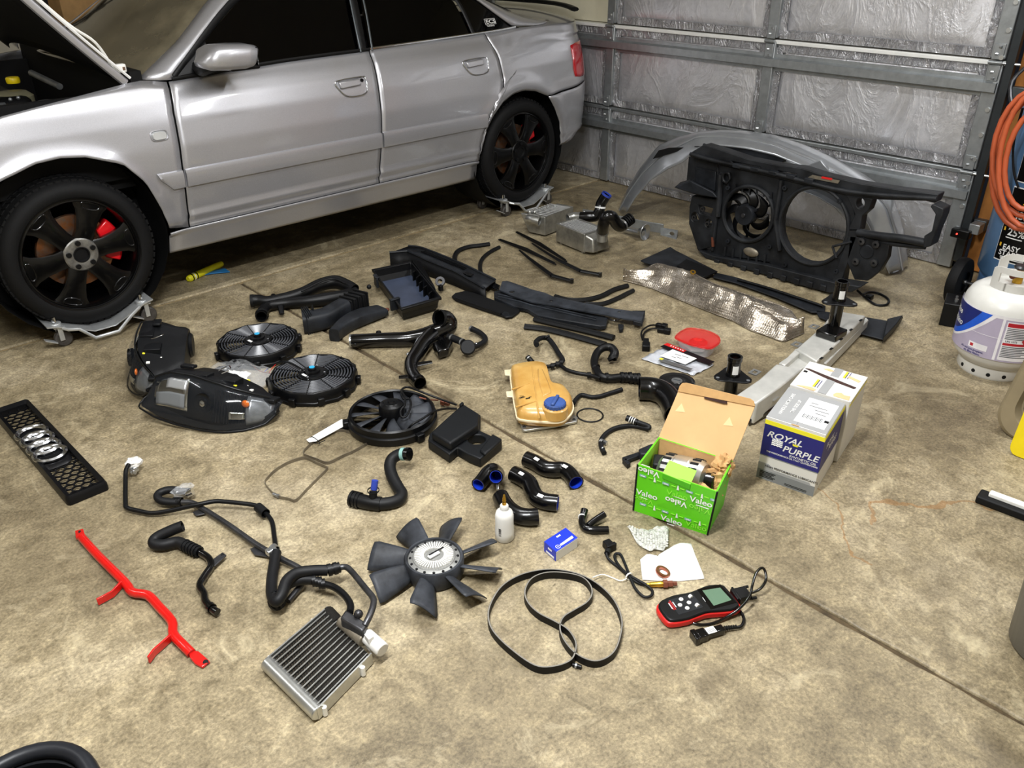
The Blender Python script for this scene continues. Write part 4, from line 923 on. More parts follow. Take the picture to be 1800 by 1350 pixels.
for i in range(15):
    for j in range(15):
        u, v_ = (i+.5)/15, (j+.5)/15
        if u*.55 > v_*1.1+.12 or v_ > .95-.25*(1-u): continue
        p = c36(380+360*u+ -0*v_, 172+185*v_); hgt = .004+.024*(abs(noise.noise(V(p.x*20, p.y*20, 3)))+.5*abs(noise.noise(V(p.x*60, p.y*60, 8))))
        if u < v_*.62-.02: continue
        bub.ball((p.x, p.y, hgt), .0042, 6, 4, (1, 1, .6))
bo2 = bub.build('bubbles', bw, bo); bo2['kind'] = 'stuff'
tag(bo, 'crumpled piece of clear bubble wrap lying against the white paper', 'bubble wrap')
wo = MB().lathe([(.014, 0), (.021, 0), (.022, .004), (.021, .008), (.014, .008), (.0135, .004)], c36(690, 550, .006), (0.25, -.25, 1), 28, closed=True).build('sealing_washer', 'copper', None, smooth=50); tag(wo, 'copper sealing ring on the white paper', 'washer')
# ---------------------------------------------------------------- code reader
t = floorthing('code_reader', 'handheld black and red diagnostic code reader with grey screen and looped cable', 'code reader', c36(1000, 850))
ol = [(640, 835), (665, 795), (780, 745), (930, 718), (1040, 675), (1120, 648), (1240, 645), (1290, 680), (1400, 815), (1395, 850), (1330, 880), (1200, 892), (1080, 905), (930, 962), (790, 985), (735, 975), (690, 930), (648, 870)]
zt = .030; O = spline([c36(x, y, zt) for x, y in ol], 2, True); cc = mid(*O)
MB().loft2([V(p.x, p.y, .004) for p in O], [V(p.x, p.y, .022) for p in O]).build('red_shell', 'scanner_red', t, bevel=.004)
for k in range(34):
    a = O[(4+k) % len(O)]; 
ins = [cc.lerp(p, .965) for p in O]; MB().loft2([V(p.x, p.y, .0215) for p in ins], [V(p.x, p.y, .030) for p in [cc.lerp(p, .94) for p in O]]).build('face_plate', 'blk_satin', t, bevel=.003)
def flat(name, pts, m, parent, z0, th=.0008, bevel=0): return MB().prism([V(p.x, p.y, z0) for p in pts], (0, 0, th)).build(name, m, parent, bevel=bevel, smooth=0 if not bevel else 30)
flat('screen_bezel', [c36(x, y, zt) for x, y in ((1005, 700), (1215, 655), (1365, 820), (1130, 880))], 'blk_gloss', t, .0298, .0008)
flat('screen', [c36(x, y, zt) for x, y in ((1052, 712), (1212, 686), (1315, 798), (1155, 850))], 'lcd', t, .0306, .0006)
gr = [(1025, 712), (1130, 885)]
for x, y in ((860, 790), (932, 820), (850, 842), (915, 870)): p = c36(x, y, zt); MB().lathe([(0, 0), (.0062, 0), (.0055, .002), (0, .0024)], (p.x, p.y, .030), n=16).build('button', 'white_plastic', t); MB().cyl((p.x, p.y, .0322), (p.x, p.y, .0326), .0015, n=3).build('button_mark', 'ink_black', t)
for x, y in ((945, 768), (1006, 847)):
    p = c36(x, y, zt); d = (c36(x+30, y+25, zt)-p).normalized(); MB().tube([V(p.x, p.y, .0305)-d*.004, V(p.x, p.y, .0305)+d*.004], [.0058, .0058], 12).build('button', 'white_plastic', t)
flat('keypad', [c36(x, y, zt) for x, y in ((740, 800), (960, 735), (1060, 860), (840, 930))], 'blk_dusty', t, .0297, .0006)
xd = (c36(1110, 845, zt)-c36(1045, 760, zt)).normalized(); yd = V(-xd.y, xd.x, 0)
b = MB(local(V(*c36(1072, 792, zt)[:2], .0303), xd)); b.box((0, 0, 0), (.016, .004, .0006)); b.box((-.004, .0015, 0), (.012, .004, .0006)); b.build('screen_brand', 'print_white', t)
for x, y, m, l_ in ((800, 838, 'print_white', .02), (785, 842, 'scanner_red', .034), (772, 850, 'scanner_red', .03), (765, 852, 'print_white', .022)):
    b = MB(local(V(*c36(x, y, zt)[:2], .0304), xd)); b.box((0, 0, 0), (l_, .0022, .0006)); b.build('face_print', m, t)
M = local(c36(1400, 745, .018), c36(1470, 730)-c36(1330, 760)); b = MB(M); b.box((0, 0, 0), (.045, .040, .016)); b.box((-.014, 0, 0), (.006, .05, .018)); b.build('cable_plug', 'blk_satin', t, bevel=.002)
for s in (-1, 1): MB(M).cyl((.02, s*.022, 0), (.034, s*.022, 0), .004, n=10).build('thumb_screw', 'blk_rubber', t)
hose('cable', [c36(1440, 738, .018), c36(1500, 730, .018), c36(1580, 690, .03), c36(1628, 610, .05), c36(1615, 525, .065), c36(1580, 508, .07), c36(1535, 560, .068), c36(1505, 660, .06), c36(1480, 760, .045), c36(1400, 860, .03), c36(1280, 945, .012), c36(1150, 1005, .005), c36(1030, 1018, .005), c36(945, 995, .005)], .0038, 'blk_gloss', t, 8)
hose('cable', [c36(1330, 860, .006), c36(1395, 900, .006), c36(1428, 965, .007), c36(1405, 1030, .009), c36(1340, 1045, .010), c36(1250, 1052, .011)], .0042, 'blk_satin', t, 8)
for k in range(6): band('strain_relief', c36(1255+20*k, 1052-3*k, .011), (1, -.8, 0), .0068-.0003*k, .003, 'blk_satin', t, 10)
q0, q1 = c36(1240, 1058, .013), c36(965, 1138, .013); M = local(mid(q0, q1), q1-q0); L = (q1-q0).length
b = MB(M); b.box((-L*.2, 0, 0), (L*.6, .022, .018)); b.box((L*.22, 0, 0), (L*.3, .030, .022)); b.box((L*.42, 0, 0), (L*.16, .036, .024)); pl = b.build('obd_plug', 'blk_gloss', t, bevel=.003)
b = MB(M); b.box((-L*.08, 0, .0095), (L*.28, .021, .001)); b.build('plug_label', 'paper_white', pl)
for k in range(6): b = MB(M); b.box((-L*.18+L*.038*k, .001, .0102), (.0010, .013, .0006)); b.build('barcode_bar', 'ink_black', pl)
# ---------------------------------------------------------------- small Y hose
t = floorthing('y_hose', 'small black three-way rubber hose between the blue box and green carton', 'hose', c34(1290, 800))
r = .0115; pipe('main_limb', [c34(1230, 680, .022), c34(1215, 740, .014), c34(1205, 800, .012), c34(1230, 850, .012), c34(1290, 872, .012), c34(1370, 872, .012), c34(1455, 870, .012)], r, .008, 'silicone', t)
pipe('side_limb', [c34(1262, 835, .014), c34(1330, 780, .02), c34(1418, 722, .028)], .0105, .0075, 'silicone', t); band('white_mark', c34(1205, 752, .0135), c34(1215, 740)-c34(1205, 800), r+.001, .004, 'print_white', t)
# ---------------------------------------------------------------- small blue carton
A, B, C = c34(842, 1072), c34(955, 1172), c34(1160, 1035); D = A+C-B; hgt = .036
t = floorthing('blue_carton', 'small blue and white parts carton with white lettering', 'carton', mid(A, C))
def boxq(name, A, B, C, D, z0, z1, m, parent, bevel=.001, flare=0):
    c = mid(A, B, C, D); Q = [A, B, C, D]
    return MB().loft2([V(p.x, p.y, z0) for p in Q], [V(p.x+(p.x-c.x)*flare, p.y+(p.y-c.y)*flare, z1) for p in Q]).build(name, m, parent, bevel=bevel, smooth=0)
boxq('carton_body', A, B, C, D, 0, hgt, 'box_blue', t)
nrm_ = (C-B).cross(V(0, 0, 1)).normalized()
def facep(name, P0, P1, z0, z1, u0, u1, m, parent, off=.0006):
    """thin print on the vertical face over ground edge P0->P1"""
    d = P1-P0; nn = d.cross(V(0, 0, 1)).normalized(); a, b_ = P0.lerp(P1, u0), P0.lerp(P1, u1)
    return MB().prism([V(a.x, a.y, z0), V(b_.x, b_.y, z0), V(b_.x, b_.y, z1), V(a.x, a.y, z1)], nn*off).build(name, m, parent, smooth=0)
facep('white_side', B, C, .001, hgt-.002, .01, .99, 'carton_white', t)
ud = (C-B).normalized(); vd = (A-B).normalized()
def tq(u, v): return B.lerp(C, u).lerp(A.lerp(D, u), v)
flat('wordmark', [tq(.30, .13), tq(.88, .13), tq(.90, .30), tq(.32, .26)], 'print_white', t, hgt+.0002, .0005)
for k in range(7): flat('wordmark_gap', [tq(.36+.07*k, .16), tq(.375+.07*k, .16), tq(.375+.07*k, .24), tq(.36+.07*k, .24)], 'box_blue', t, hgt+.0006, .0003)
MB().lathe([(.006, 0), (.0075, 0)], V(*tq(.2, .2)[:2], hgt+.0006), n=18).build('logo_ring', 'print_white', t); MB().cyl(V(*tq(.2, .2)[:2], hgt+.0002), V(*tq(.2, .2)[:2], hgt+.0007), .003, n=3).build('logo_mark', 'print_white', t)
flat('white_panel', [B.lerp(C, .45).lerp(A.lerp(D, .45), .72), B.lerp(C, .62).lerp(A.lerp(D, .62), .72), B.lerp(C, .62).lerp(A.lerp(D, .62), .82), B.lerp(C, .45).lerp(A.lerp(D, .45), .82)], 'print_white', t, hgt+.0002, .0005)
facep('white_strip', A, B, .004, .010, .2, .85, 'print_white', t); facep('white_strip', A, B, .022, .027, .35, .65, 'print_white', t)
# ---------------------------------------------------------------- white bottle
p = c34(470, 985); t = floorthing('dropper_bottle', 'white plastic bottle with brass nozzle fitting standing upright', 'bottle', p); o = V(p.x, p.y+.0, 0) + V(.012, .013, 0)
MB().lathe([(0, 0), (.025, 0), (.028, .004), (.0285, .03), (.027, .06), (.0275, .085), (.024, .098), (.014, .105), (.012, .107), (.012, .112), (0, .112)], o, n=28).build('bottle_body', 'bottle_white', t, smooth=50)
MB().lathe([(0, .110), (.0125, .110), (.013, .120), (.010, .124), (0, .124)], o, n=16).build('bottle_cap', 'bottle_white', t, smooth=40)
MB().lathe([(0, .122), (.0065, .122), (.0065, .130), (.004, .131), (.004, .136), (.006, .137), (.0045, .143), (.0055, .144), (.004, .150), (.003, .158), (0, .158)], o, n=12).build('nozzle_fitting', 'brass', t, smooth=40)
cd = (V(0, 0, 0)-o); ca = math.atan2(cd.y, cd.x)
for k in range(7):
    a = ca-.5; zz = .028+.004*k; d = V(math.cos(a), math.sin(a), 0); MB().box(o+d*.0283+V(0, 0, zz), (.0006, .008, .0012 if k % 2 else .002), Matrix.Rotation(a, 3, 'Z')).build('barcode_bar', 'ink_black', t)
# ---------------------------------------------------------------- silicone couplers
def tagm(p, d, parent, r, up=V(0, 0, 1)):
    d = Vector(d); d.z = 0; M = local(Vector(p)+V(-.35, -.35, 1).normalized()*(r+.0016), d, V(-.35, -.35, 1)); b = MB(M); b.box((0, 0, 0), (.020, .011, .0006)); return b.build('white_tag', 'print_white', parent)
def coupler(name, label, pts, r, parent=None, tags=()):
    t = floorthing(name, label, 'silicone hose', mid(*pts), 'black silicone couplers with blue lining')
    P = spline(pts, 8); MB().hollow(P, r, r-.004, 24).build('outer_skin', 'silicone', t, smooth=50); MB().hollow(P, r-.0041, r-.0052, 24).build('blue_lining', 'silicone_blue', t, smooth=50)
    for i in tags: q = P[int(i*(len(P)-1))]; tagm(q, P[min(len(P)-1, int(i*(len(P)-1))+1)]-q, t, r)
    return t
R = .0265
coupler('silicone_hose', 'black S-bend silicone hose showing its blue mouth, next to the floor joint', [c34(672, 195, R), c34(760, 232, R), c34(850, 285, R), c34(930, 300, R), c34(1020, 300, R), c34(1090, 345, R), c34(1148, 425, R)], R, tags=(.2, .72))
coupler('silicone_hose', 'black S-bend silicone hose lying in the middle of the couplers', [c34(552, 335, R), c34(628, 375, R), c34(700, 425, R), c34(735, 500, R), c34(775, 565, R), c34(850, 600, R), c34(975, 618, R)], R, tags=(.18, .76))
coupler('silicone_hose', 'black ninety-degree silicone elbow behind the white bottle', [c34(430, 555, R), c34(470, 625, R), c34(530, 690, R), c34(610, 735, R), c34(700, 750, R), c34(785, 745, R)], R)
t = coupler('silicone_hose', 'black looped silicone elbow with blue ring opening facing up', [c34(218, 445, R), c34(262, 395, R), c34(308, 335, R+.004), c34(358, 305, R+.008), c34(400, 335, R+.018), c34(394, 358, R+.032), c34(386, 368, R+.046)], .0235)
hose('nipple', [c34(400, 430, .03), c34(405, 490, .02)], .005, 'zinc', t, sub=1)
# ---------------------------------------------------------------- radiator hose with plastic tee
t = floorthing('radiator_hose', 'S-shaped grey-black radiator hose with plastic tee and blue stub', 'hose', c33(500, 400))
pipe('rubber_hose', [c33(618, 152, .075), c33(570, 152, .07), c33(515, 185, .058), c33(498, 240, .045), c33(515, 310, .034), c33(555, 385, .024), c33(580, 430, .021), c33(560, 470, .020), c33(500, 492, .020), c33(420, 500, .021)], .0195, .015, 'blk_hose', t)
pipe('plastic_tee', [c33(435, 500, .022), c33(340, 488, .023), c33(235, 462, .024)], .0225, .016, 'blk_satin', t)
q0, q1 = c33(340, 488, .023), c33(235, 462, .024)
for k in (.55, .75, 1.0): band('tee_collar', q0.lerp(q1, k), q1-q0, .026, .008, 'blk_satin', t)
hose('tee_branch', [c33(380, 470, .035), c33(382, 410, .06)], .0125, 'blk_satin', t, sub=1); band('branch_collar', c33(382, 405, .06), (0, 0, 1), .019, .004, 'blk_satin', t); hose('blue_stub', [c33(386, 400, .06), c33(394, 335, .088)], .0105, 'blue_fit', t, sub=1)
dv = c33(638, 152, .077)-c33(590, 152, .072); band('clamp_band', c33(592, 152, .0725), dv, .0215, .012, 'ink_teal', t); hose('end_collar', [c33(612, 152, .0745), c33(636, 153, .077)], .0225, 'blk_gloss', t, sub=1)
# ---------------------------------------------------------------- moulded plastic cover
t = floorthing('plastic_cover', 'moulded matt black plastic cover with a round hole', 'plastic cover', c25(1440, 780))
mat('cover_plastic', '1d2024', .5, 0, .15, 20)
outp = [c25(x, y, .042) for x, y in ((1440, 592), (1568, 668), (1562, 775), (1650, 815), (1720, 848), (1565, 975), (1480, 940), (1405, 895), (1350, 945), (1200, 845), (1210, 800), (1330, 690))]
hc = c25(1540, 838, .042); hol = [hc + V(math.cos(a), math.sin(a), 0)*.030 for a in [2*PI*i/28 for i in range(28)]]
MB().plate_hole([V(p.x, p.y, .004) for p in outp], [[V(p.x, p.y, .004) for p in hol]], (0, 0, .036)).build('base_shell', 'cover_plastic', t, bevel=.005, seg=3)
slabp('raised_box', [c25(x, y, .072) for x, y in ((1448, 592), (1558, 660), (1550, 742), (1355, 872), (1222, 792))], .038, 'cover_plastic', t, .008, seg=3)
slabp('arm_pad', [c25(x, y, .052) for x, y in ((1650, 800), (1720, 838), (1600, 945), (1560, 915))], .038, 'cover_plastic', t, .006)
slabp('clip_tab', [c25(x, y, .078) for x, y in ((1418, 595), (1440, 578), (1452, 590), (1430, 606))], .05, 'cover_plastic', t, .002)
# ---------------------------------------------------------------- round electric fans
mat('fan_black', '101114', .36, 0, .25, 25); mat('grille_wire', '4a4c51', .28, 0, .1); mat('fan_label_blue', '2aa3d6', .3, 0, 0)
def slimfan(c, label, a0):
    t = floorthing('slim_fan', label, 'electric fan', c, 'pair of slim electric fans'); o = V(c.x, c.y, 0); R = .168; N = 12
    def poly(r, z, n=N): return [o + V(math.cos(a0+2*PI*(i+.5)/n)*r, math.sin(a0+2*PI*(i+.5)/n)*r, z) for i in range(n)]
    b = MB(); b.ring_loft([poly(R*.985, .004), poly(R*1.06, .004), poly(R*1.06, .016), poly(R*1.04, .018), poly(R*1.03, .052), poly(R*1.0, .058), poly(R*.97, .058), poly(R*.97, .01)], False, True); b.build('shroud', 'fan_black', t, bevel=.002)
    for k in range(9):
        r = .066+.0118*k; MB().lathe([(r-.0028, .053), (r, .0500), (r+.0028, .053), (r, .0570)], o, n=48, closed=True).build('grille_ring', 'grille_wire', t, smooth=60)
    for k in range(10):
        a = a0+2*PI*k/10; d = V(math.cos(a), math.sin(a), 0); MB().box(o+d*.111+V(0, 0, .0545), (.112, .004, .006), Matrix.Rotation(a, 3, 'Z')).build('grille_spoke', 'fan_black', t)
        d2 = V(math.cos(a+.3), math.sin(a+.3), 0); MB().box(o+d2*(R*1.055)+V(0, 0, .022), (.016, .026, .03), Matrix.Rotation(a+.3, 3, 'Z')).build('mount_lug', 'fan_black', t, bevel=.003)
    for k in range(10):
        a = a0+2*PI*k/10
        def bf(u, v, a=a):
            r = .05+.108*u; an = a+.45*u*u+(v-.5)*.42; return o+V(math.cos(an)*r, math.sin(an)*r, .028+.02*(v-.5))
        MB().grid(bf, 6, 3).build('blade', 'fan_black', t, smooth=60, solid=.002)
    MB().lathe([(0, .03), (.058, .03), (.058, .056), (.052, .058), (.050, .062), (.030, .063), (.029, .070), (.017, .072), (.016, .080), (.012, .082), (0, .082)], o, n=32).build('motor', 'fan_black', t, smooth=35)
    MB().lathe([(0, .0822), (.011, .0822), (.011, .084), (0, .0845)], o, n=20).build('blue_badge', 'fan_label_blue', t)
    cd = math.atan2(-o.y, -o.x)+.55
    MB().lathe([(.034, .0634), (.044, .0628)], o, n=8, a0=cd-.35-PI/2, a1=cd+.35-PI/2, up=(0, 1, 0)).build('white_label', 'print_white', t)
    for k in range(4):
        a = a0+.4+k*PI/2; MB().cyl(o+V(math.cos(a)*.05, math.sin(a)*.05, .058), o+V(math.cos(a)*.05, math.sin(a)*.05, .066), .004, n=8).build('screw', 'chrome', t)
    return t, o
f1, o1 = slimfan(G(455, 606, .03), 'slim black electric fan near the air ducts, farther of the pair', .1)
f2, o2 = slimfan(G(551, 666, .03), 'slim black electric fan with lead, nearer of the pair', .25)
hose('lead', [o2+V(-.02, .03, .06), c25(330, 360, .075), c25(260, 320, .068), c25(200, 300, .07), c25(140, 315, .05), c25(80, 350, .02)], .004, 'blk_satin', f2, 8)
hose('lead_wire', [c25(140, 315, .05), c25(100, 335, .03), c25(60, 370, .012)], .0015, 'silicone_blue', f2, 6); hose('lead_wire', [c25(140, 317, .05), c25(110, 350, .03), c25(90, 380, .012)], .0015, 'scanner_red', f2, 6)
# larger fan with visible blades
c = c25(950, 660, .045); o = V(c.x, c.y, 0); t = floorthing('auxiliary_fan', 'round electric fan with exposed broad blades and trailing cable', 'electric fan', c); R = .153
MB().lathe([(R-.006, .006), (R+.006, .004), (R+.010, .012), (R+.010, .03), (R+.003, .034), (R+.003, .055), (R-.003, .06), (R-.008, .055)], o, n=56, closed=True).build('shroud_ring', 'fan_black', t, smooth=35)
for k in range(11):
    a = 2*PI*k/11
    def bf(u, v, a=a):
        r = .045+.10*u; an = a+.12*u+(v-.5)*(.50-.06*u); return o+V(math.cos(an)*r, math.sin(an)*r, .040+.022*(v-.5)+.006*(1-4*(v-.5)**2))
    MB().grid(bf, 6, 5).build('blade', 'fan_plastic', t, smooth=60, solid=.003)
MB().lathe([(0, .02), (.047, .02), (.047, .074), (.042, .084), (.030, .088), (.026, .092), (.013, .093), (.011, .097), (0, .098)], o, n=36).build('motor', 'fan_black', t, smooth=35)
for k in range(3):
    a = k*2*PI/3+.5; d = V(math.cos(a), math.sin(a), 0); MB().box(o+d*.1+V(0, 0, .012), (.11, .016, .01), Matrix.Rotation(a, 3, 'Z')).build('support_arm', 'fan_black', t)
    MB().box(o+d*(R+.014)+V(0, 0, .02), (.024, .03, .03), Matrix.Rotation(a, 3, 'Z')).build('mount_lug', 'fan_black', t, bevel=.004)
p = c25(1110, 785, .03); MB().box(p, (.004, .022, .014), Matrix.Rotation(math.atan2(p.y-o.y, p.x-o.x), 3, 'Z')).build('white_label', 'print_white', t)
z = .075
hose('cable', [c25(1010, 520, .09), c25(1030, 560, .088), c25(1070, 560, .085), c25(1080, 610, .08), c25(1050, 680, .072), c25(1015, 685, .072), c25(1010, 640, .08), c25(1040, 600, .086), c25(1035, 540, .088), c25(1015, 500, .075), c25(1060, 478, .07), c25(1150, 510, .07), c25(1280, 560, .05), c25(1400, 602, .02)], .0042, 'blk_satin', t, 8)
hose('cable', [c25(860, 812, .02), c25(900, 845, .01), c25(970, 862, .006), c25(1020, 845, .008), c25(1050, 790, .03), c25(1090, 740, .066), c25(1160, 700, .07), c25(1240, 650, .066), c25(1320, 630, .03), c25(1400, 630, .012)], .0042, 'blk_satin', t, 8)
hose('plug_wire', [c25(1140, 550, .06), c25(1200, 565, .05), c25(1270, 570, .03)], .003, 'brown_plug', t, 6)
q0, q1 = c25(1265, 572, .018), c25(1372, 605, .016); M = local(mid(q0, q1), q1-q0); b = MB(M); b.box((-.008, 0, 0), (.018, .018, .018)); b.box((.012, 0, 0), (.016, .014, .014)); b.build('plug', 'brown_plug', t, bevel=.002)
# ---------------------------------------------------------------- bag of fan hardware
t = floorthing('hardware_bag', 'clear plastic bag of fan mounting hardware and wires', 'plastic bag', c24(1450, 390))
bagp = [(1260, 360), (1300, 320), (1390, 300), (1520, 240), (1580, 280), (1680, 330), (1740, 330), (1770, 355), (1700, 400), (1640, 440), (1560, 470), (1480, 455), (1380, 430), (1270, 400)]
bg = MB(); P = [c24(x, y, .012) for x, y in bagp]; c = mid(*P); out = resample(P, 40, True)
for top in (1, 0):
    vs = [c + V(0, 0, .045 if top else 0)]; fs = []; k = len(out)
    for r in range(1, 7):
        for p in out:
            q = c.lerp(p, r/6); hh = (.05*(1-(r/6)**2) + .016*noise.noise(V(q.x*22, q.y*22, 1)) + .008*noise.noise(V(q.x*60, q.y*60, 2)) + .014) if top else .002
            vs.append(V(q.x, q.y, max(.002, hh)))
    for j in range(k): fs.append((0, 1+j, 1+(j+1) % k))
    for r in range(5):
        for j in range(k): a = 1+r*k; fs.append((a+j, a+k+j, a+k+(j+1) % k, a+(j+1) % k))
    bg.add(vs, fs)
bg.build('bag_film', 'clear_film', t, smooth=20, merge=0)
crumple('black_parts', c24(1400, 340, .025), .035, 'bag_black', t, (1.3, 1, .5), 4); crumple('black_parts', c24(1480, 300, .03), .03, 'bag_black', t, (1.2, 1, .6), 5)
slabp('yellow_leaflet', [c24(x, y, .04) for x, y in ((1490, 370), (1580, 385), (1590, 410), (1500, 435))], .036, 'yellow_ink', t, 0)
sheet('white_leaflet', [c24(x, y) for x, y in ((1360, 420), (1440, 370), (1600, 390), (1540, 450), (1450, 450))], .03, .02, MATS['paper_white'], freq=30, parent=t)
for k in range(7):
    a = c24(1370+14*k, 410-4*k, .045); hose('loose_wire', [a, a+V(.02, .01, .012), a+V(.035, .0, .006), a+V(.03, -.02, .004)], .0016, 'print_white' if k % 2 else 'bag_black', t, 6)
hose('bag_seal', [c24(1580, 280, .03), c24(1640, 330, .025), c24(1700, 345, .02), c24(1765, 355, .016)], .002, 'copper', t, 6)
# ---------------------------------------------------------------- headlights
mat('hl_lens', '30343a', .06, 0, 0, alpha=.13, coat=.6, coatr=.03); mat('hl_house', '191b1f', .45, 0, .2, 16); mat('hl_inner', '0b0c0e', .3, 0, .1); mat('hl_reflect', 'cfd2d4', .12, 1, 0); mat('hl_edge', '1d1f22', .35, 0, .1); mat('amber', 'c4601c', .2, 0, 0, coat=1); mat('hl_ribbed', '8e9296', .25, .6, .2, 60)
def headlight(M, label, mir=1):
    o = M.translation; t = floorthing('headlight', label, 'headlight', o, 'pair of headlights')
    top = [(-.215, .085), (-.19, .142), (-.13, .163), (-.04, .160), (.05, .142), (.13, .118), (.19, .098), (.225, .07)]
    bot = [(-.23, .045), (-.17, .022), (-.09, .008), (.0, .0), (.08, -.002), (.15, .004), (.20, .018), (.23, .048)]
    n = 24; T = resample([V(x, 0, z) for x, z in top], n+1); B = resample([V(x, 0, z) for x, z in bot], n+1)
    def sf(u, v, off=0.0, ins=0.0):
        v = ins+(1-2*ins)*v; u = ins*.6+(1-1.2*ins)*u
        k = u*n; i = min(n-1, int(k)); p = B[i].lerp(B[i+1], k-i).lerp(T[i].lerp(T[i+1], k-i), v); s = p.x/.23
        y = -.045*(1-abs(2*v-1)**2.4)*.5 + .10*max(0, s)**2.2 + .012*s*s + .05*v
        return V(mir*p.x, y+off, p.z+.004)
    b = MB(M); b.grid(lambda u, v: sf(u, v), n, 10); b.build('lens', 'hl_lens', t, smooth=60, solid=.003)
    e = MB(M); loop = [sf(i/n, 0) for i in range(n+1)]+[sf(1, j/6) for j in range(1, 7)]+[sf(1-i/n, 1) for i in range(1, n+1)]+[sf(0, 1-j/6) for j in range(1, 6)]
    e.tube(loop, .0032, 6, closed=True); e.build('lens_seal', 'hl_edge', t, smooth=60)
    b = MB(M); b.grid(lambda u, v: sf(u, v, .035, .02), n, 10); b.build('inner_bezel', 'hl_inner', t, smooth=60)
    # housing behind
    hb = MB(M); rings = []
    for dpt, sc_, dz in ((.012, 1.0, 0), (.05, 1.0, .0), (.10, .92, .0), (.15, .78, .005), (.20, .70, .01), (.215, .62, .012)):
        r = []
        for q in loop: r.append(V(mir*.0+(q.x-mir*-.03)*sc_+mir*-.03, q.y*(1-min(1, dpt*5))+dpt+.02*min(1, dpt*5), (q.z-.07)*(sc_ if dpt > .06 else 1)+.075+dz-.002))
        rings.append(r)
    hb.ring_loft(rings, True); hb.build('housing', 'hl_house', t, smooth=30)
    # main reflector, projector, indicator
    def patch(name, u0, u1, v0, v1, off, m, nu=6, nv=6, shrink=0): b = MB(M); b.grid(lambda u, v: sf(u0+(u1-u0)*u + shrink*(v-.5)*0, v0+(v1-v0)*v, off), nu, nv); return b.build(name, m, t, smooth=60, solid=.002)
    patch('main_reflector', .12, .39, .30, .93, .022, 'hl_reflect'); patch('reflector_shield', .22, .38, .70, .88, .018, 'lens_clear')
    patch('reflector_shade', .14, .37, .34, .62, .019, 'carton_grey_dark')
    p = sf(.52, .55, .015); b = MB(M); b.lathe([(.0, -.008), (.016, -.006), (.018, .0), (.032, -.004), (.034, .012), (.02, .03)], p, (0, 1, 0), 24); b.build('projector_ring', 'hl_inner', t, smooth=40); b = MB(M); b.ball(p+V(0, -.002, 0), .014, 14, 8, (1, .5, 1)); b.build('projector_lens', 'hl_reflect', t)
    for k in range(11):
        u = .58+.019*k; b = MB(M); b.tube([sf(u, .18, .02), sf(u+.01, .85, .02)], .0022, 5); b.build('bezel_rib', 'hl_inner', t)
    patch('indicator_reflector', .80, .97, .1, .9, .016, 'hl_ribbed'); patch('indicator_strip', .70, .80, .30, .48, .012, 'hl_reflect'); b = MB(M); b.ball(sf(.80, .72, .008), .012, 12, 8, (1.2, .5, 1)); b.build('amber_bulb', 'amber', t)
    # adjusters, caps and tabs on top/back of the housing
    for x, y, m, sz in ((-.15, .10, 'yellow_ink', (.02, .02, .006)), (-.05, .09, 'hl_house', (.10, .05, .02)), (.06, .12, 'hl_house', (.06, .06, .03)), (-.12, .15, 'white_plastic', (.014, .014, .012)), (.0, .17, 'white_plastic', (.014, .012, .014)), (.1, .15, 'white_plastic', (.012, .012, .012)), (.14, .11, 'white_plastic', (.012, .014, .01)), (.09, .09, 'yellow_ink', (.012, .01, .006))):
        b = MB(M); b.box((mir*x, y, .158-max(0, (y-.08))*.25-max(0, x)*.22), sz); b.build('adjuster' if m != 'hl_house' else 'housing_boss', m, t, bevel=.002)
    b = MB(M); b.lathe([(0, .0), (.045, 0), (.048, .012), (.04, .022), (0, .022)], V(mir*-.09, .225, .085), (0, 1, 0), 24); b.build('rear_cap', 'hl_house', t)
    b = MB(M); b.box((mir*.19, .14, .09), (.06, .05, .012)); b.build('mount_tab', 'hl_house', t, bevel=.003); b = MB(M); b.box((mir*-.1, .12, .175), (.05, .03, .01)); b.build('mount_tab', 'hl_house', t, bevel=.003)
    hz = MB(M); hz.tube(spline([V(mir*.0, .14, .165), V(mir*.03, .16, .18), V(mir*.05, .13, .175), V(mir*.03, .11, .165)], 4), .002, 5); hz.build('wire_clip', 'chrome', t)
    return t
q0, q1 = c24(840, 690), c24(1690, 800)
M = local(mid(q0, q1)+V(.012, .02, .0), q1-q0); M = M @ Matrix.Rotation(math.radians(-14), 4, 'X') @ Matrix.Diagonal((1.07, 1.0, 1.16, 1)); M = Matrix.Translation((0, 0, .006)) @ M
headlight(M, 'headlight with lens facing the camera, in front of its twin', 1)
q0, q1 = c24(770, 590), c24(860, 330); d = (q1-q0); 
M2 = local(mid(q0, q1)+V(.03, .075, .0), -d); M2 = Matrix.Translation((0, 0, .012)) @ M2 @ Matrix.Rotation(math.radians(-4), 4, 'X') @ Matrix.Diagonal((1, 1, 1.12, 1))
headlight(M2, 'headlight turned away so its dark back shows', 1)
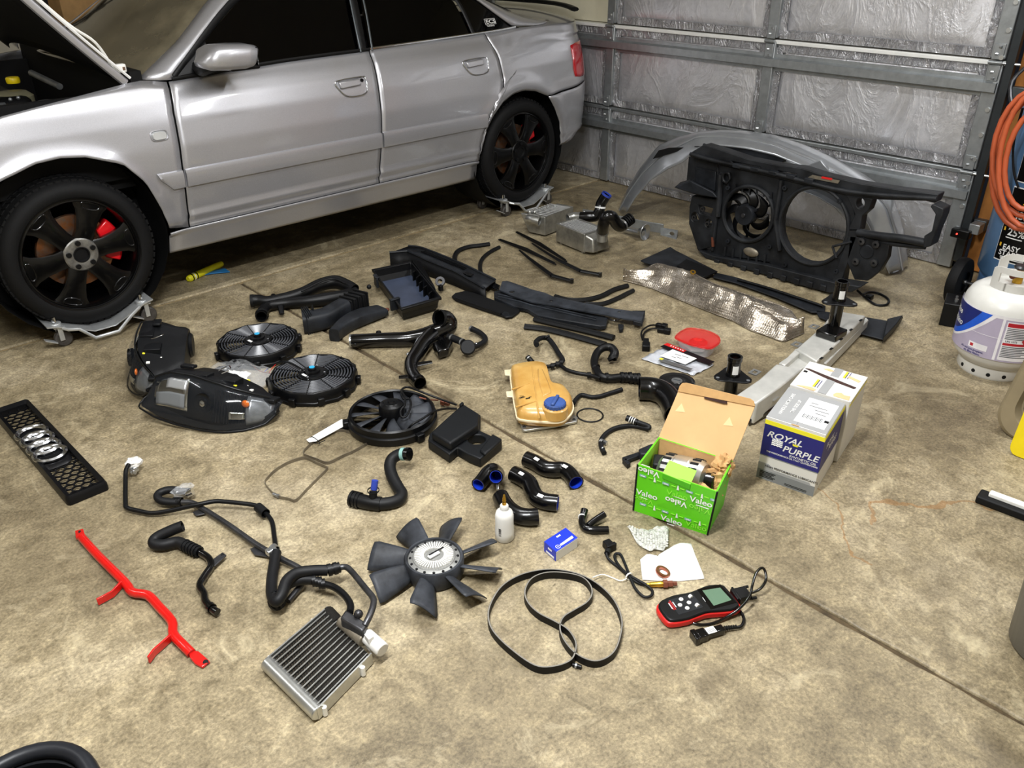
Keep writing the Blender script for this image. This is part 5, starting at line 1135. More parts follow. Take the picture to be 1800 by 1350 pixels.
# ---------------------------------------------------------------- honeycomb grille with four rings
z = .02
A, B, C, D = G(-14, 724, z), G(52, 706, z), G(192, 852, z), G(117, 882, z)
t = floorthing('front_grille', 'black honeycomb radiator grille carrying four chrome rings', 'grille', mid(A, C))
mat('grille_black', '15161a', .38, 0, .2, 20); mat('ring_chrome', 'c9ccd0', .2, 1, 0)
ux = (mid(C, D)-mid(A, B)); LU = ux.length; ux.normalize(); vx = V(-ux.y, ux.x, 0); c0 = mid(A, B, C, D); wA = (A-B).length*.5; wC = (C-D).length*.5
def gp_(u, v, z): # u -1..1 along length, v -1..1 across
    w_ = wA+(wC-wA)*(u+1)/2; return V(c0.x, c0.y, 0)+ux*(u*LU/2)+vx*(-v*w_)+V(0, 0, z)
def rrect(su, sv, r=.05, n=5):
    out = []
    for (a, b, t0) in ((1, 1, 0), (-1, 1, PI/2), (-1, -1, PI), (1, -1, 1.5*PI)):
        for i in range(n+1): th = t0+PI/2*i/n; out.append((a*(su-r)+r*math.cos(th), b*(sv-r*3.4)+r*3.4*math.sin(th)))
    return out
fo, fi = rrect(1, 1), rrect(.93, .72, .03)
b = MB(); b.ring_loft([[gp_(u, v, .002) for u, v in fo], [gp_(u, v, .022) for u, v in fo], [gp_(u*.985, v*.93, .034) for u, v in fo], [gp_(u, v, .026) for u, v in fi], [gp_(u, v, .004) for u, v in fi]], False, True); b.build('frame', 'grille_black', t, smooth=40)
s = .0165; nb = MB(); hexs = 0
for i in range(-30, 31):
    for j in range(-8, 9):
        pu = i*s*1.5; pv = (j+.5*(i % 2))*s*math.sqrt(3); ctr = V(c0.x, c0.y, .016)+ux*pu+vx*pv
        u, v = pu/(LU/2), pv/((wA+wC)/2)
        if abs(u) > .93 or abs(v) > .74: continue
        ro, ri = s*1.0, s*.84
        O_ = [ctr+(ux*math.cos(PI/3*k)+vx*math.sin(PI/3*k))*ro for k in range(6)]; I_ = [ctr+(ux*math.cos(PI/3*k)+vx*math.sin(PI/3*k))*ri for k in range(6)]
        nb.ring_loft([[p-V(0, 0, .005) for p in O_], O_, I_, [p-V(0, 0, .005) for p in I_]], False, True)
nb.build('honeycomb', 'grille_black', t, smooth=20, merge=0)
rc = [c24(200+37*k, 712+47*k, .035) for k in range(4)]
r0 = mid(*rc)
b = MB(); b.loft2([V(r0.x, r0.y, .016)+ux*(a*.17)+vx*(c_*.052) for a, c_ in rrect(1, 1, .2)], [V(r0.x, r0.y, .024)+ux*(a*.16)+vx*(c_*.045) for a, c_ in rrect(1, 1, .2)]); b.build('emblem_base', 'grille_black', t)
for k in range(4):
    ctr = V(r0.x, r0.y, .032+.002*(k % 2))+ux*((k-1.5)*.062); MB().lathe([(.038, -.004), (.043, .004), (.050, .006), (.056, .001), (.055, -.005), (.047, -.006)], ctr, (0, 0, 1), 36, closed=True).build('emblem_ring', 'ring_chrome', t, smooth=50)
# ---------------------------------------------------------------- long band clamps with card tag
t = floorthing('band_clamp', 'thin steel band clamp loop tied to a white card tag', 'band clamp', c25(560, 890), 'steel band clamps')
mat('band_steel', '8c867c', .35, .85, .2, 20)
def bandloop(pts, parent, h=.011): ribbon(spline([V(*c25(x, y, h)[:2], .001) for x, y in pts], 4, True), h, .0012, True).build('band', 'band_steel', parent, smooth=50)
bandloop([(332, 925), (350, 900), (400, 855), (480, 805), (580, 772), (650, 785), (720, 805), (788, 842), (790, 855), (700, 910), (600, 955), (500, 1000), (420, 975), (340, 945)], t)
slabp('card_tag', [c25(x, y, .014) for x, y in ((352, 845), (595, 703), (645, 715), (655, 728), (420, 855), (370, 862))], .0125, 'paper_white', t, 0)
hose('zip_tie', [c25(375, 835, .012), c25(395, 825, .016), c25(430, 850, .014), c25(445, 872, .01), c25(420, 868, .008), c25(380, 850, .01)], .0014, 'ink_black', t, 6); hose('zip_tie_tail', [c25(440, 868, .01), c25(482, 850, .012)], .0014, 'ink_black', t, 6, sub=1)
t = floorthing('band_clamp', 'thin steel band clamp loop with worm screw, nearer the red bar', 'band clamp', c25(280, 1110), 'steel band clamps')
bandloop([(62, 1130), (80, 1105), (130, 1055), (210, 1005), (300, 972), (350, 968), (420, 1000), (492, 1032), (494, 1045), (420, 1120), (350, 1190), (278, 1262), (220, 1250), (150, 1235), (95, 1190), (65, 1150)], t)
q = c25(138, 1232, .008); M = local(q, c25(170, 1245)-c25(105, 1215)); b = MB(M); b.cyl((-.011, 0, 0), (.009, 0, 0), .0055, n=10); b.cyl((.009, 0, 0), (.015, 0, 0), .007, n=6); b.build('worm_screw', 'zinc', t)
# ---------------------------------------------------------------- gloss black Y pipe with bypass valve
t = floorthing('y_pipe', 'gloss black plastic Y-shaped intake pipe with clamps and bypass valve', 'intake pipe', c21(1230, 800))
zc = .034
def ovt(name, pts, r, m, parent, n=16): return MB().hollow(spline(pts, 7), rads(r, (len(pts)-1)*7+1), rads([x-.004 for x in r], (len(pts)-1)*7+1), n).build(name, m, parent, smooth=50)
ovt('long_limb', [c21(765, 780, zc), c21(850, 778, zc), c21(1000, 772, zc), c21(1150, 768, zc), c21(1250, 755, zc), c21(1340, 730, .04), c21(1420, 700, .05), c21(1445, 660, .07), c21(1420, 625, .095), c21(1385, 625, .105)], [.028, .030, .031, .033, .037, .041, .041, .038, .036, .036], 'blk_gloss', t)
ovt('short_limb', [c21(1330, 740, .04), c21(1270, 800, .036), c21(1225, 870, .033), c21(1185, 940, .03), c21(1195, 1010, .028), c21(1245, 1072, .028)], [.038, .035, .033, .030, .028, .027], 'blk_gloss', t)
band('mouth_ring', c21(1380, 625, .106), c21(1385, 625, .105)-c21(1420, 625, .095), .039, .014, 'blk_rubber', t); band('limb_collar', c21(1235, 1058, .028), c21(1245, 1072)-c21(1205, 1022), .0285, .014, 'blk_satin', t)
band('clamp_band', c21(768, 780, zc), (1, -.8, 0), .0285, .008, 'zinc', t); band('limb_collar', c21(800, 778, zc), (1, -.8, 0), .029, .02, 'blk_satin', t)
for (x, y, x2, y2) in ((960, 715, 962, 765), (1160, 868, 1215, 875), (1325, 925, 1215, 945), (1100, 1030, 1200, 1020), (785, 812, 800, 785), (1400, 828, 1385, 750)):
    MB().tube([c21(x, y, .03), c21(x2, y2, .034)], [.011, .016], 8, flat=(1, .5, (0, 0, 1))).build('bracket_lug', 'blk_gloss', t, smooth=40)
for (x, y) in ((1165, 872), (1400, 822)): MB().cyl(c21(x, y, .034), c21(x, y, .04), .007, n=12).build('bush', 'zinc', t)
slabp('valve_boss', [c21(x, y, .05) for x, y in ((1330, 790), (1440, 740), (1470, 780), (1440, 830), (1370, 850))], .012, 'blk_gloss', t, .008)
hose('valve_hose', [c21(1440, 752, .045), c21(1480, 765, .045), c21(1545, 792, .045)], .0155, 'blk_hose', t); 
for x, y in ((1466, 760), (1535, 790)): band('clamp_band', c21(x, y, .045), c21(1545, 792)-c21(1440, 752), .0175, .007, 'zinc', t)
q = c21(1575, 825, .045); dv = V(-.5, -.55, .62); MB().lathe([(0, .012), (.028, .012), (.032, .008), (.032, -.006), (.028, -.012), (.02, -.018), (0, -.018)], q, dv, 28).build('bypass_valve', 'blk_rubber', t, smooth=35)
hose('valve_hose', [c21(1605, 820, .035), c21(1650, 808, .03), c21(1688, 785, .022), c21(1690, 755, .02), c21(1650, 720, .022), c21(1598, 695, .026)], .0125, 'blk_hose', t)
band('clamp_band', c21(1630, 812, .032), (1, -.6, 0), .0145, .006, 'zinc', t); band('clamp_band', c21(1600, 697, .026), c21(1598, 695)-c21(1650, 720), .0145, .009, 'zinc', t)
# ---------------------------------------------------------------- air ducts
t = floorthing('twin_air_duct', 'black twin-tube plastic air duct with two round mouths', 'air duct', c21(450, 480))
ovt('upper_tube', [c21(85, 505, .04), c21(130, 500, .04), c21(200, 505, .036), c21(330, 480, .04), c21(450, 445, .05), c21(560, 395, .06), c21(660, 375, .064), c21(740, 400, .055), c21(795, 430, .045)], [.030, .027, .024, .025, .028, .031, .034, .032, .03], 'blk_satin', t)
ovt('lower_tube', [c21(155, 612, .03), c21(165, 575, .03), c21(205, 540, .03), c21(330, 520, .03), c21(470, 508, .034), c21(600, 492, .036), c21(720, 470, .036), c21(800, 440, .036)], [.027, .025, .023, .025, .028, .03, .03, .028], 'blk_satin', t)
for p, d in ((c21(92, 504, .04), (1, -.7, 0)), (c21(158, 600, .03), (.3, .6, .1))): band('mouth_ring', p, d, .031, .014, 'blk_rubber', t)
for x, y, x2, y2 in ((235, 462, 245, 505), (295, 595, 285, 530), (505, 385, 545, 420)): MB().tube([c21(x, y, .02), c21(x2, y2, .03)], [.011, .015], 8, flat=(1, .6, (0, 0, 1))).build('mount_tab', 'blk_satin', t)
hose('duct_ridge', [c21(430, 440, .078), c21(560, 375, .095), c21(650, 352, .098), c21(730, 385, .086)], .004, 'blk_satin', t)
def rduct(name, pts, w, h, m, parent, up=V(0, 0, 1)):
    P = spline(pts, 6); n = len(P); W = rads(w, n) if isinstance(w, list) else [w]*n; H = rads(h, n) if isinstance(h, list) else [h]*n; rings = []
    for i in range(n):
        tt = P[min(n-1, i+1)]-P[max(0, i-1)]; tt.z = 0; tt.normalize(); q = V(-tt.y, tt.x, 0)
        rr = []
        for j in range(16):
            a = 2*PI*j/16+PI/16; cs, sn = math.cos(a), math.sin(a); f = lambda c: math.copysign(abs(c)**.45, c)
            rr.append(P[i]+q*(f(cs)*W[i])+V(0, 0, f(sn)*H[i]))
        rings.append(rr)
    return MB().ring_loft(rings).build(name, m, parent, smooth=35)
t = floorthing('bellows_duct', 'black ribbed bellows air duct lying in front of the twin tube', 'air duct', c21(620, 600))
rduct('duct_body', [c21(440, 650, .045), c21(520, 640, .045), c21(600, 620, .045), c21(680, 580, .048), c21(730, 555, .05)], [.05, .048, .044, .042, .042], [.044, .042, .04, .044, .046], 'blk_dusty', t)
for k in range(8): q = c21(735+15*k, 553-8*k, .05); M = local(q, c21(855, 490)-c21(735, 553)); b = MB(M); b.box((0, 0, 0), (.0065, .092 if k % 2 else .082, .096 if k % 2 else .086)); b.build('bellows_rib', 'blk_rubber', t, bevel=.002)
rduct('bellows_core', [c21(725, 558, .05), c21(850, 492, .05)], .038, .04, 'blk_rubber', t)
for k in range(4): M = local(c21(455+12*k, 645-4*k, .046), c21(560, 628)-c21(440, 650)); b = MB(M); b.box((0, 0, 0), (.004, .108-.002*k, .096)); b.build('mouth_rib', 'blk_dusty', t, bevel=.002)
b = MB(); b.prism([c21(490, 560, .07), c21(520, 600, .07), c21(500, 535, .11)], (.01, .01, 0)); b.build('mouth_lip', 'blk_dusty', t)
t = floorthing('tapered_duct', 'black tapered rectangular air duct with squared nozzle', 'air duct', c21(800, 650))
rduct('duct_body', [c21(655, 742, .03), c21(680, 715, .03), c21(730, 672, .032), c21(800, 632, .034), c21(880, 600, .032), c21(985, 568, .026)], [.024, .026, .034, .044, .05, .046], [.03, .03, .03, .03, .026, .018], 'blk_dusty', t)
# ---------------------------------------------------------------- air filter box
t = floorthing('airbox', 'open black air filter housing lying with its cavity up', 'airbox', c21(1150, 440))
zr = .085; A, B, C, D = c21(918, 288, zr), c21(1185, 232, zr), c21(1388, 478, zr), c21(1118, 556, zr); cc = mid(A, B, C, D)
def insq(k, z): return [V(cc.x+(p.x-cc.x)*k, cc.y+(p.y-cc.y)*k, z) for p in (A, B, C, D)]
b = MB(); b.ring_loft([insq(.84, .004), insq(.97, zr-.012), insq(1.03, zr-.012), insq(1.03, zr), insq(.95, zr), insq(.94, zr-.02), insq(.90, .022)], False); b.add(insq(.84, .004), [(3, 2, 1, 0)]); b.add(insq(.90, .022), [(0, 1, 2, 3)]); b.build('box_shell', 'blk_satin', t, bevel=.003, merge=1e-6)
mat('airbox_floor', '3a4254', .3, 0, .25, 10); flat('cavity_floor', insq(.89, .022), 'airbox_floor', t, .0222, .001)
for k in range(5): p = insq(.95, zr)[1].lerp(insq(.95, zr)[2], .15+.17*k); MB().box(V(p.x, p.y, .045)-(V(p.x, p.y, 0)-V(cc.x, cc.y, 0)).normalized()*.02, (.03, .006, .05), Matrix.Rotation(.4, 3, 'Z')).build('cavity_rib', 'blk_satin', t)
for x, y in ((945, 372), (1075, 530)):
    M = local(c21(x, y, .06), A-D if x < 1000 else D-C); b = MB(M); b.box((0, 0, 0), (.05, .012, .05)); b.box((0, 0, .028), (.05, .02, .006)); b.build('clip', 'blk_dusty', t, bevel=.002)
MB().ball(c21(895, 408, .07), .012, 10, 6).build('mount_pin', 'blk_rubber', t); MB().ball(c21(1018, 565, .03), .012, 10, 6, (1, 1, .7)).build('mount_pin', 'brown_plug', t)
b = MB(); E1, E2 = c21(1250, 235, .075), c21(1345, 400, .06); b.loft2([B, C.lerp(B, .15), V(*E2[:2], .01), V(*E1[:2], .01)], [B+V(0, 0, .01), C.lerp(B, .15)+V(0, 0, .01), E2, E1]); b.build('side_shelf', 'blk_satin', t, bevel=.004)
MB().lathe([(.012, -.008), (.024, -.008), (.026, 0), (.024, .008), (.012, .008)], c21(1385, 372, .05), (-.6, -.5, .6), 20, closed=True).build('ring_grommet', 'steel_pipe', t); MB().box(c21(1388, 415, .03), (.02, .02, .03)).build('grommet_stem', 'blk_satin', t, bevel=.003)
# ---------------------------------------------------------------- cowl panels
t = floorthing('slotted_cowl', 'dark slotted windscreen cowl panel lying behind the airbox', 'cowl panel', c21(1450, 320))
P0 = [c21(1035, 175, .07), c21(1165, 165, .075), c21(1300, 230, .075), c21(1480, 300, .07), c21(1690, 420, .05)]
P1 = [c21(1165, 128, .05), c21(1245, 135, .05), c21(1390, 190, .05), c21(1560, 262, .05), c21(1765, 362, .04)]
b = MB(); R0 = resample(P0, 16); R1 = resample(P1, 16); b.add([p for q in zip(R0, R1) for p in q], [(2*i, 2*i+1, 2*i+3, 2*i+2) for i in range(15)]); b.build('top_plate', 'blk_dusty', t, smooth=30, solid=.006)
b = MB(); R2 = [V(p.x-.02, p.y-.03, .004) for p in R0]; b.add([p for q in zip(R0, R2) for p in q], [(2*i, 2*i+1, 2*i+3, 2*i+2) for i in range(15)]); b.build('front_skirt', 'blk_rubber', t, smooth=30, solid=.006)
b = MB(); R3 = [V(p.x+.01, p.y+.01, .003) for p in R1]; b.add([p for q in zip(R1, R3) for p in q], [(2*i, 2*i+1, 2*i+3, 2*i+2) for i in range(15)]); b.build('back_flange', 'blk_dusty', t, smooth=30, solid=.005)
for k in range(30):
    u = .22+.5*k/30; i = u*15; j = int(i); a = R0[j].lerp(R0[j+1], i-j).lerp(R1[j].lerp(R1[j+1], i-j), .45); c_ = R0[j].lerp(R0[j+1], i-j).lerp(R1[j].lerp(R1[j+1], i-j), .72)
    MB().tube([a+V(0, 0, .006), c_+V(0, 0, .006)], .0032, 5).build('slot_bar', 'blk_satin', t)
MB().tube([R0[i]+V(0, 0, .003) for i in range(16)], .006, 6).build('front_bead', 'blk_dusty', t); MB().tube([R1[i]+V(0, 0, .003) for i in range(16)], .005, 6).build('rear_bead', 'blk_dusty', t)
for x, y in ((1560, 300), (1580, 310)): MB().box(c21(x+8, y+14, .068), (.03, .03, .006), Matrix.Rotation(.3, 3, 'Z')).build('vent_boss', 'blk_satin', t, bevel=.002)
slabp('end_tongue', [c22(x, y, .03) for x, y in ((360, 460), (400, 432), (448, 455), (430, 492))], .02, 'blk_gloss', t, .003)
mat('cowl_grey', '2d3035', .5, 0, .2, 10, .04, vcol='3c4047')
t = floorthing('smooth_cowl', 'long blue-grey plastic cowl trim with punched holes', 'cowl panel', c22(950, 620))
tp = [(440, 492), (462, 425), (500, 420), (620, 460), (700, 490), (800, 515), (870, 545), (1020, 578), (1180, 608), (1340, 640), (1490, 660), (1585, 668), (1565, 745), (1500, 728), (1440, 722), (1300, 692), (1150, 668), (1000, 640), (850, 612), (700, 588), (560, 545)]
outp = [c22(x, y, .045) for x, y in tp]
def circ(p, r, n=12): return [p+V(math.cos(2*PI*i/n)*r, math.sin(2*PI*i/n)*r, 0) for i in range(n)]
MB().plate_hole(outp, [circ(c22(538, 506, .045), .014), circ(c22(850, 577, .045), .008), circ(c22(1388, 664, .045), .008)], (0, 0, -.006)).build('upper_plate', 'cowl_grey', t, smooth=20)
lp = [(398, 505), (440, 494), (560, 548), (700, 592), (860, 622), (1010, 648), (1150, 675), (1280, 700), (1300, 715), (1285, 772), (1240, 778), (1100, 755), (900, 722), (740, 688), (660, 640), (560, 620), (400, 550)]
slabp('lower_step', [c22(x, y, .028) for x, y in lp], .006, 'blk_dusty', t, .004)
for off in (.25, .55): MB().tube([c22(430+i*86, 512+i*20+off*60+ (8 if i > 2 else 0), .031) for i in range(10)], .0035, 5).build('rib', 'cowl_grey', t)
slabp('end_flange', [c22(x, y, .04) for x, y in ((1490, 655), (1595, 655), (1590, 700), (1572, 755), (1500, 740))], .02, 'blk_dusty', t, .003)
hose('retaining_strap', [c22(1290, 712, .035), c22(1340, 735, .04), c22(1405, 722, .042)], .003, 'blk_gloss', t, 6); slabp('clip_foot', [c22(x, y, .02) for x, y in ((1380, 760), (1425, 765), (1418, 800), (1390, 805))], .002, 'blk_dusty', t, .002)
t = floorthing('rubber_flap', 'flat black rubber water deflector beside the cowl trims', 'deflector', c22(330, 600))
slabp('flap', [c22(x, y, .016) for x, y in ((62, 540), (90, 515), (170, 498), (230, 510), (420, 580), (600, 640), (600, 660), (545, 700), (500, 706), (455, 690), (300, 640), (95, 568))], .004, 'blk_rubber', t, .004)
hose('flap_bead', [c22(95, 560, .018), c22(300, 632, .018), c22(455, 685, .018)], .005, 'blk_satin', t); slabp('corner_pad', [c22(x, y, .02) for x, y in ((455, 680), (480, 660), (520, 672), (530, 700), (490, 708))], .012, 'blk_dusty', t, .004)
# straight and curved rubber seals
def sealstrip(label, pts, w_, h_, m='blk_rubber', rib=True):
    P = spline(pts, 5); t = floorthing('rubber_seal', label, 'rubber seal', mid(*P), 'rubber weather seals')
    MB().tube(P, [w_]*len(P), 8, flat=(1, h_/w_, (0, 0, 1))).build('strip', m, t, smooth=40)
    if rib: MB().tube([p+V(0, 0, h_*.8) for p in P], w_*.28, 6).build('lip', 'blk_satin', t)
    return t
sealstrip('straight black rubber strip touching the blue-grey cowl trim', [c22(718, 722, .014), c22(900, 765, .014), c22(1120, 815, .014), c22(1345, 872, .014)], .018, .012)
sealstrip('straight black rubber strip, nearest the camera of the strips by the cowl', [c22(640, 782, .011), c22(820, 805, .011), c22(1050, 862, .011), c22(1275, 925, .011)], .021, .010)
sealstrip('curved black rubber seal hooking left behind the slotted cowl', [c22(88, 262, .02), c22(88, 222, .014), c22(120, 180, .012), c22(200, 152, .012), c22(280, 142, .012), c22(362, 130, .012)], .013, .011)
sealstrip('thin curved black rubber seal left of the wiper arms', [c22(315, 385, .012), c22(290, 340, .011), c22(290, 280, .010), c22(320, 230, .010), c22(380, 185, .010), c22(440, 155, .010)], .011, .010)
sealstrip('long curved rubber seal sweeping up from behind the cowl trim', [c22(880, 545, .012), c22(980, 572, .012), c22(1120, 572, .012), c22(1250, 540, .012), c22(1350, 490, .012), c22(1455, 460, .012)], .013, .012)
sealstrip('shorter curved rubber seal under the longer sweeping one', [c22(1120, 605, .011), c22(1250, 605, .011), c22(1370, 562, .011), c22(1450, 522, .011), c22(1498, 498, .011)], .012, .011)
# ---------------------------------------------------------------- wiper arms
def wiper(label, blade, arm, piv):
    t = floorthing('wiper_arm', label, 'wiper arm', mid(*blade), 'wiper arms with blades')
    a, b_ = blade; d = (b_-a)
    MB().tube([a, a.lerp(b_, .5)+V(0, 0, .004), b_], [.0045, .0055, .0045], 6).build('blade_rubber', 'blk_rubber', t); MB().tube([a.lerp(b_, .02)+V(0, 0, .007), a.lerp(b_, .5)+V(0, 0, .016), a.lerp(b_, .98)+V(0, 0, .007)], [.003, .007, .003], 6).build('blade_bow', 'blk_satin', t)
    P = spline(arm, 5); MB().tube(P, rads([.006, .009, .012, .014], len(P)), 8, flat=(1, .6, (0, 0, 1))).build('arm', 'blk_satin', t)
    q = arm[-1]; MB().tube([q, piv], [.013, .012], 8, flat=(1, .7, (0, 0, 1))).build('arm_head', 'blk_satin', t); MB().cyl(piv+V(0, 0, -.008), piv+V(0, 0, .010), .011, n=14).build('pivot', 'blk_gloss', t)
    return t
wiper('black wiper arm with blade, the one nearer the cowl trim', (c22(435, 96, .012), c22(888, 292, .012)), [c22(600, 180, .022), c22(700, 262, .022), c22(860, 382, .02)], c22(1012, 422, .016))
wiper('black wiper arm with blade, the one nearer the intercoolers', (c22(572, 36, .012), c22(972, 268, .012)), [c22(700, 125, .022), c22(880, 240, .022), c22(1085, 345, .02)], c22(1236, 372, .016))
# ---------------------------------------------------------------- small wiring adapter
t = floorthing('wiring_adapter', 'short black wiring lead with two connectors by the cowl end', 'wiring lead', c22(1650, 850))
hose('lead', [c22(1690, 772, .014), c22(1630, 775, .02), c22(1575, 810, .02), c22(1562, 850, .014), c22(1575, 890, .012)], .004, 'blk_satin', t, 8); hose('lead', [c22(1700, 800, .01), c22(1640, 802, .01), c22(1590, 830, .01), c22(1575, 880, .01)], .004, 'blk_satin', t, 8)
for (x, y, x2, y2, s) in ((1680, 770, 1765, 790, 1.0), (1690, 808, 1795, 822, .9), (1600, 890, 1600, 960, 1.1)):
    q0, q1 = c22(x, y, .014), c22(x2, y2, .014); M = local(mid(q0, q1), q1-q0); L = (q1-q0).length; b = MB(M); b.box((-L*.2, 0, 0), (L*.6, .022*s, .020*s)); b.box((L*.25, 0, 0), (L*.5, .030*s, .026*s)); b.build('connector', 'blk_satin', t, bevel=.003)
# ---------------------------------------------------------------- takeaway tub of clips
t = floorthing('deli_tub', 'small clear tub with translucent red lid and red contents', 'plastic tub', c23(510, 520))
lid = [(365, 492), (410, 455), (460, 440), (560, 455), (635, 490), (645, 525), (610, 555), (570, 566), (480, 548), (400, 518)]
zl = .055; Lp = spline([c23(x, y, zl) for x, y in lid], 3, True); lc = mid(*Lp)
MB().loft2([p-V(0, 0, .004) for p in Lp], Lp).build('lid_rim', 'red_film', t, bevel=.002)
mat('clear_tub', 'dfe3e6', .1, 0, 0, alpha=.45, coat=.5)
b = MB(); b.ring_loft([[V(*lc.lerp(p, .72)[:2], .002) for p in Lp], [V(*lc.lerp(p, .92)[:2], zl-.004) for p in Lp]], False); b.add([V(*lc.lerp(p, .72)[:2], .002) for p in Lp], [tuple(range(len(Lp)))]); b.build('tub_wall', 'clear_tub', t, smooth=30)
MB().tube([lc.lerp(p, .95)+V(0, 0, .003) for p in Lp], .003, 6, closed=True).build('lid_bead', 'red_film', t)
crumple('red_contents', lc-V(0, 0, .018), .03, 'red_inside', t, (1.35, 1.2, .5), 6); crumple('white_contents', lc-V(-.0, .0, .036), .036, 'paper_white', t, (1.2, 1.0, .45), 7)
# ---------------------------------------------------------------- zip bag with printed header
t = floorthing('parts_bag', 'flat clear parts bag with red and black header and white label', 'plastic bag', c23(400, 640))
Q = [c23(165, 625, .006), c23(320, 545, .006), c23(610, 660, .006), c23(482, 726, .006)]
mat('bag_grey', 'b9bcc2', .25, 0, .15, 30, coat=.4)
sheet('bag_film', Q, .003, .012, MATS['bag_grey'], freq=22, parent=t)
def bq(u, v): return Q[0].lerp(Q[1], v).lerp(Q[3].lerp(Q[2], v), u)
def bquad(name, u0, u1, v0, v1, m, z=.018): return flat(name, [bq(u0, v0), bq(u1, v0), bq(u1, v1), bq(u0, v1)], m, t, z, .0008)
bquad('header_black', 0, 1, .72, 1.0, 'bag_black'); bquad('header_red', .0, .42, .86, 1.0, 'scanner_red', .0186); bquad('white_label', .22, .72, .28, .8, 'paper_white', .0186); bquad('silver_parts', .3, .9, .05, .2, 'zinc', .0175)
xd = (bq(1, .5)-bq(0, .5)).normalized(); yd = V(-xd.y, xd.x, 0)
for u, v, l_ in ((.42, .62, .030), (.5, .5, .024), (.42, .44, .02), (.55, .66, .03)):
    b = MB(local(V(*bq(u, v)[:2], .0197), xd)); b.box((0, 0, 0), (l_, .0035, .0005)); b.build('label_print', 'ink_grey', t)
flat('yellow_mark', [bq(.28, .12), bq(.34, .12), bq(.34, .2), bq(.28, .2)], 'yellow_ink', t, .019, .0006)
for k in range(6): q = bq(.12+.05*k, .93); MB().box(V(q.x, q.y, .0195), (.010, .005, .0006), Matrix.Rotation(.2*k, 3, 'Z')).build('header_print', 'print_white', t)
# ---------------------------------------------------------------- coolant hose tree
t = floorthing('coolant_hose_tree', 'branched black coolant hose with large hooked end behind the yellow tank', 'hose', c22(1050, 1080))
hose('thin_branch', [c22(735, 928, .05), c22(730, 905, .045), c22(765, 876, .035), c22(820, 876, .028), c22(862, 920, .024), c22(905, 990, .022), c22(940, 1050, .02), c22(905, 1080, .02)], [.011]*7+[.009], 'blk_hose', t)
hose('thin_pipe', [c22(835, 856, .04), c22(800, 872, .036)], .006, 'blk_satin', t, sub=1)
hose('thin_branch', [c22(668, 1030, .045), c22(700, 1066, .034), c22(745, 1098, .024), c22(830, 1100, .02), c22(905, 1082, .02), c22(970, 1125, .02), c22(1050, 1150, .02), c22(1150, 1168, .02), c22(1240, 1195, .022)], .0085, 'blk_satin', t)
q0, q1 = c22(662, 1024, .046), c22(700, 1066, .034); hose('quick_coupling', [q0, q1], .0115, 'blk_satin', t, sub=1); band('coupling_ring', q0.lerp(q1, .3), q1-q0, .0122, .004, 'alu_clean', t)
for x, y in ((860, 1096), (900, 1082), (928, 1068), (1150, 1168)): band('joint_collar', c22(x, y, .02), (1, -.8, 0), .0125, .014, 'blk_satin', t)
ovt('hooked_hose', [c22(1335, 1035, .03), c22(1352, 990, .045), c22(1320, 950, .055), c22(1265, 950, .055), c22(1218, 985, .045), c22(1192, 1050, .034), c22(1200, 1110, .028), c22(1240, 1175, .024), c22(1320, 1192, .022), c22(1420, 1185, .022), c22(1552, 1198, .022)], [.0195, .0185, .0175, .0165, .0165, .0165, .0165, .0165, .0165, .017, .019], 'blk_satin', t)
for x, y, z_, r_ in ((1205, 1115, .027, .020), (1290, 1188, .022, .020), (1410, 1185, .022, .022), (1440, 1186, .022, .021), (1475, 1190, .022, .024), (1510, 1194, .022, .022), (1540, 1197, .022, .024)): band('joint_collar', c22(x, y, z_), (1, -.75, 0) if x > 1250 else (.1, -1, 0), r_, .012, 'blk_satin', t)
band('mouth_ring', c22(1336, 1030, .031), (.1, .6, .6), .0215, .014, 'blk_rubber', t)
# ---------------------------------------------------------------- expansion tank
t = floorthing('expansion_tank', 'yellowed coolant expansion tank with blue cap and metal bracket', 'coolant tank', c26(450, 430))
ol = [(205, 250), (235, 212), (375, 190), (470, 200), (505, 240), (528, 330), (555, 385), (640, 405), (695, 460), (715, 525), (690, 585), (620, 635), (500, 640), (285, 620), (250, 560), (225, 420)]
zt = .085; O = spline([c26(x, y, zt*.55) for x, y in ol], 3, True); oc = mid(*O)
def ring(k, z): return [V(oc.x+(p.x-oc.x)*k, oc.y+(p.y-oc.y)*k, z) for p in O]
b = MB(); b.ring_loft([ring(.80, .014), ring(.93, .020), ring(.965, .036), ring(.965, .052), ring(.93, .072), ring(.84, .084), ring(.6, .088)]); b.build('tank_body', 'yellow_tank', t, smooth=50)
mat('tank_seam', 'e2d2b0', .4, 0, .1); b = MB(); b.ring_loft([ring(.965, .041), ring(1.0, .041), ring(1.0, .047), ring(.965, .047)], False, True); b.build('weld_seam', 'tank_seam', t)
def tl(p, q, z=.088): b = MB(); a, c_ = c26(*p, z), c26(*q, z); b.tube([a, c_], .0032, 6); b.build('moulded_rib', 'yellow_tank', t)
tl((225, 380), (360, 335)); tl((255, 520), (420, 470)); tl((385, 200), (440, 610)); tl((385, 300), (450, 290))
slabp('raised_panel', [c26(x, y, .093) for x, y in ((425, 210), (470, 215), (520, 330), (540, 400), (470, 430), (430, 300))], .08, 'yellow_tank', t, .006)
cp = c26(565, 490, .10); cpo = V(cp.x, cp.y, 0)
MB().lathe([(0, .05), (.046, .05), (.046, .086), (.038, .092), (0, .092)], cpo, n=32).build('filler_neck', 'yellow_tank', t, smooth=40)
MB().lathe([(0, .088), (.037, .088), (.0385, .092), (.0385, .104), (.036, .108), (0, .108)], cpo, n=28).build('cap', 'cap_blue', t, smooth=30)
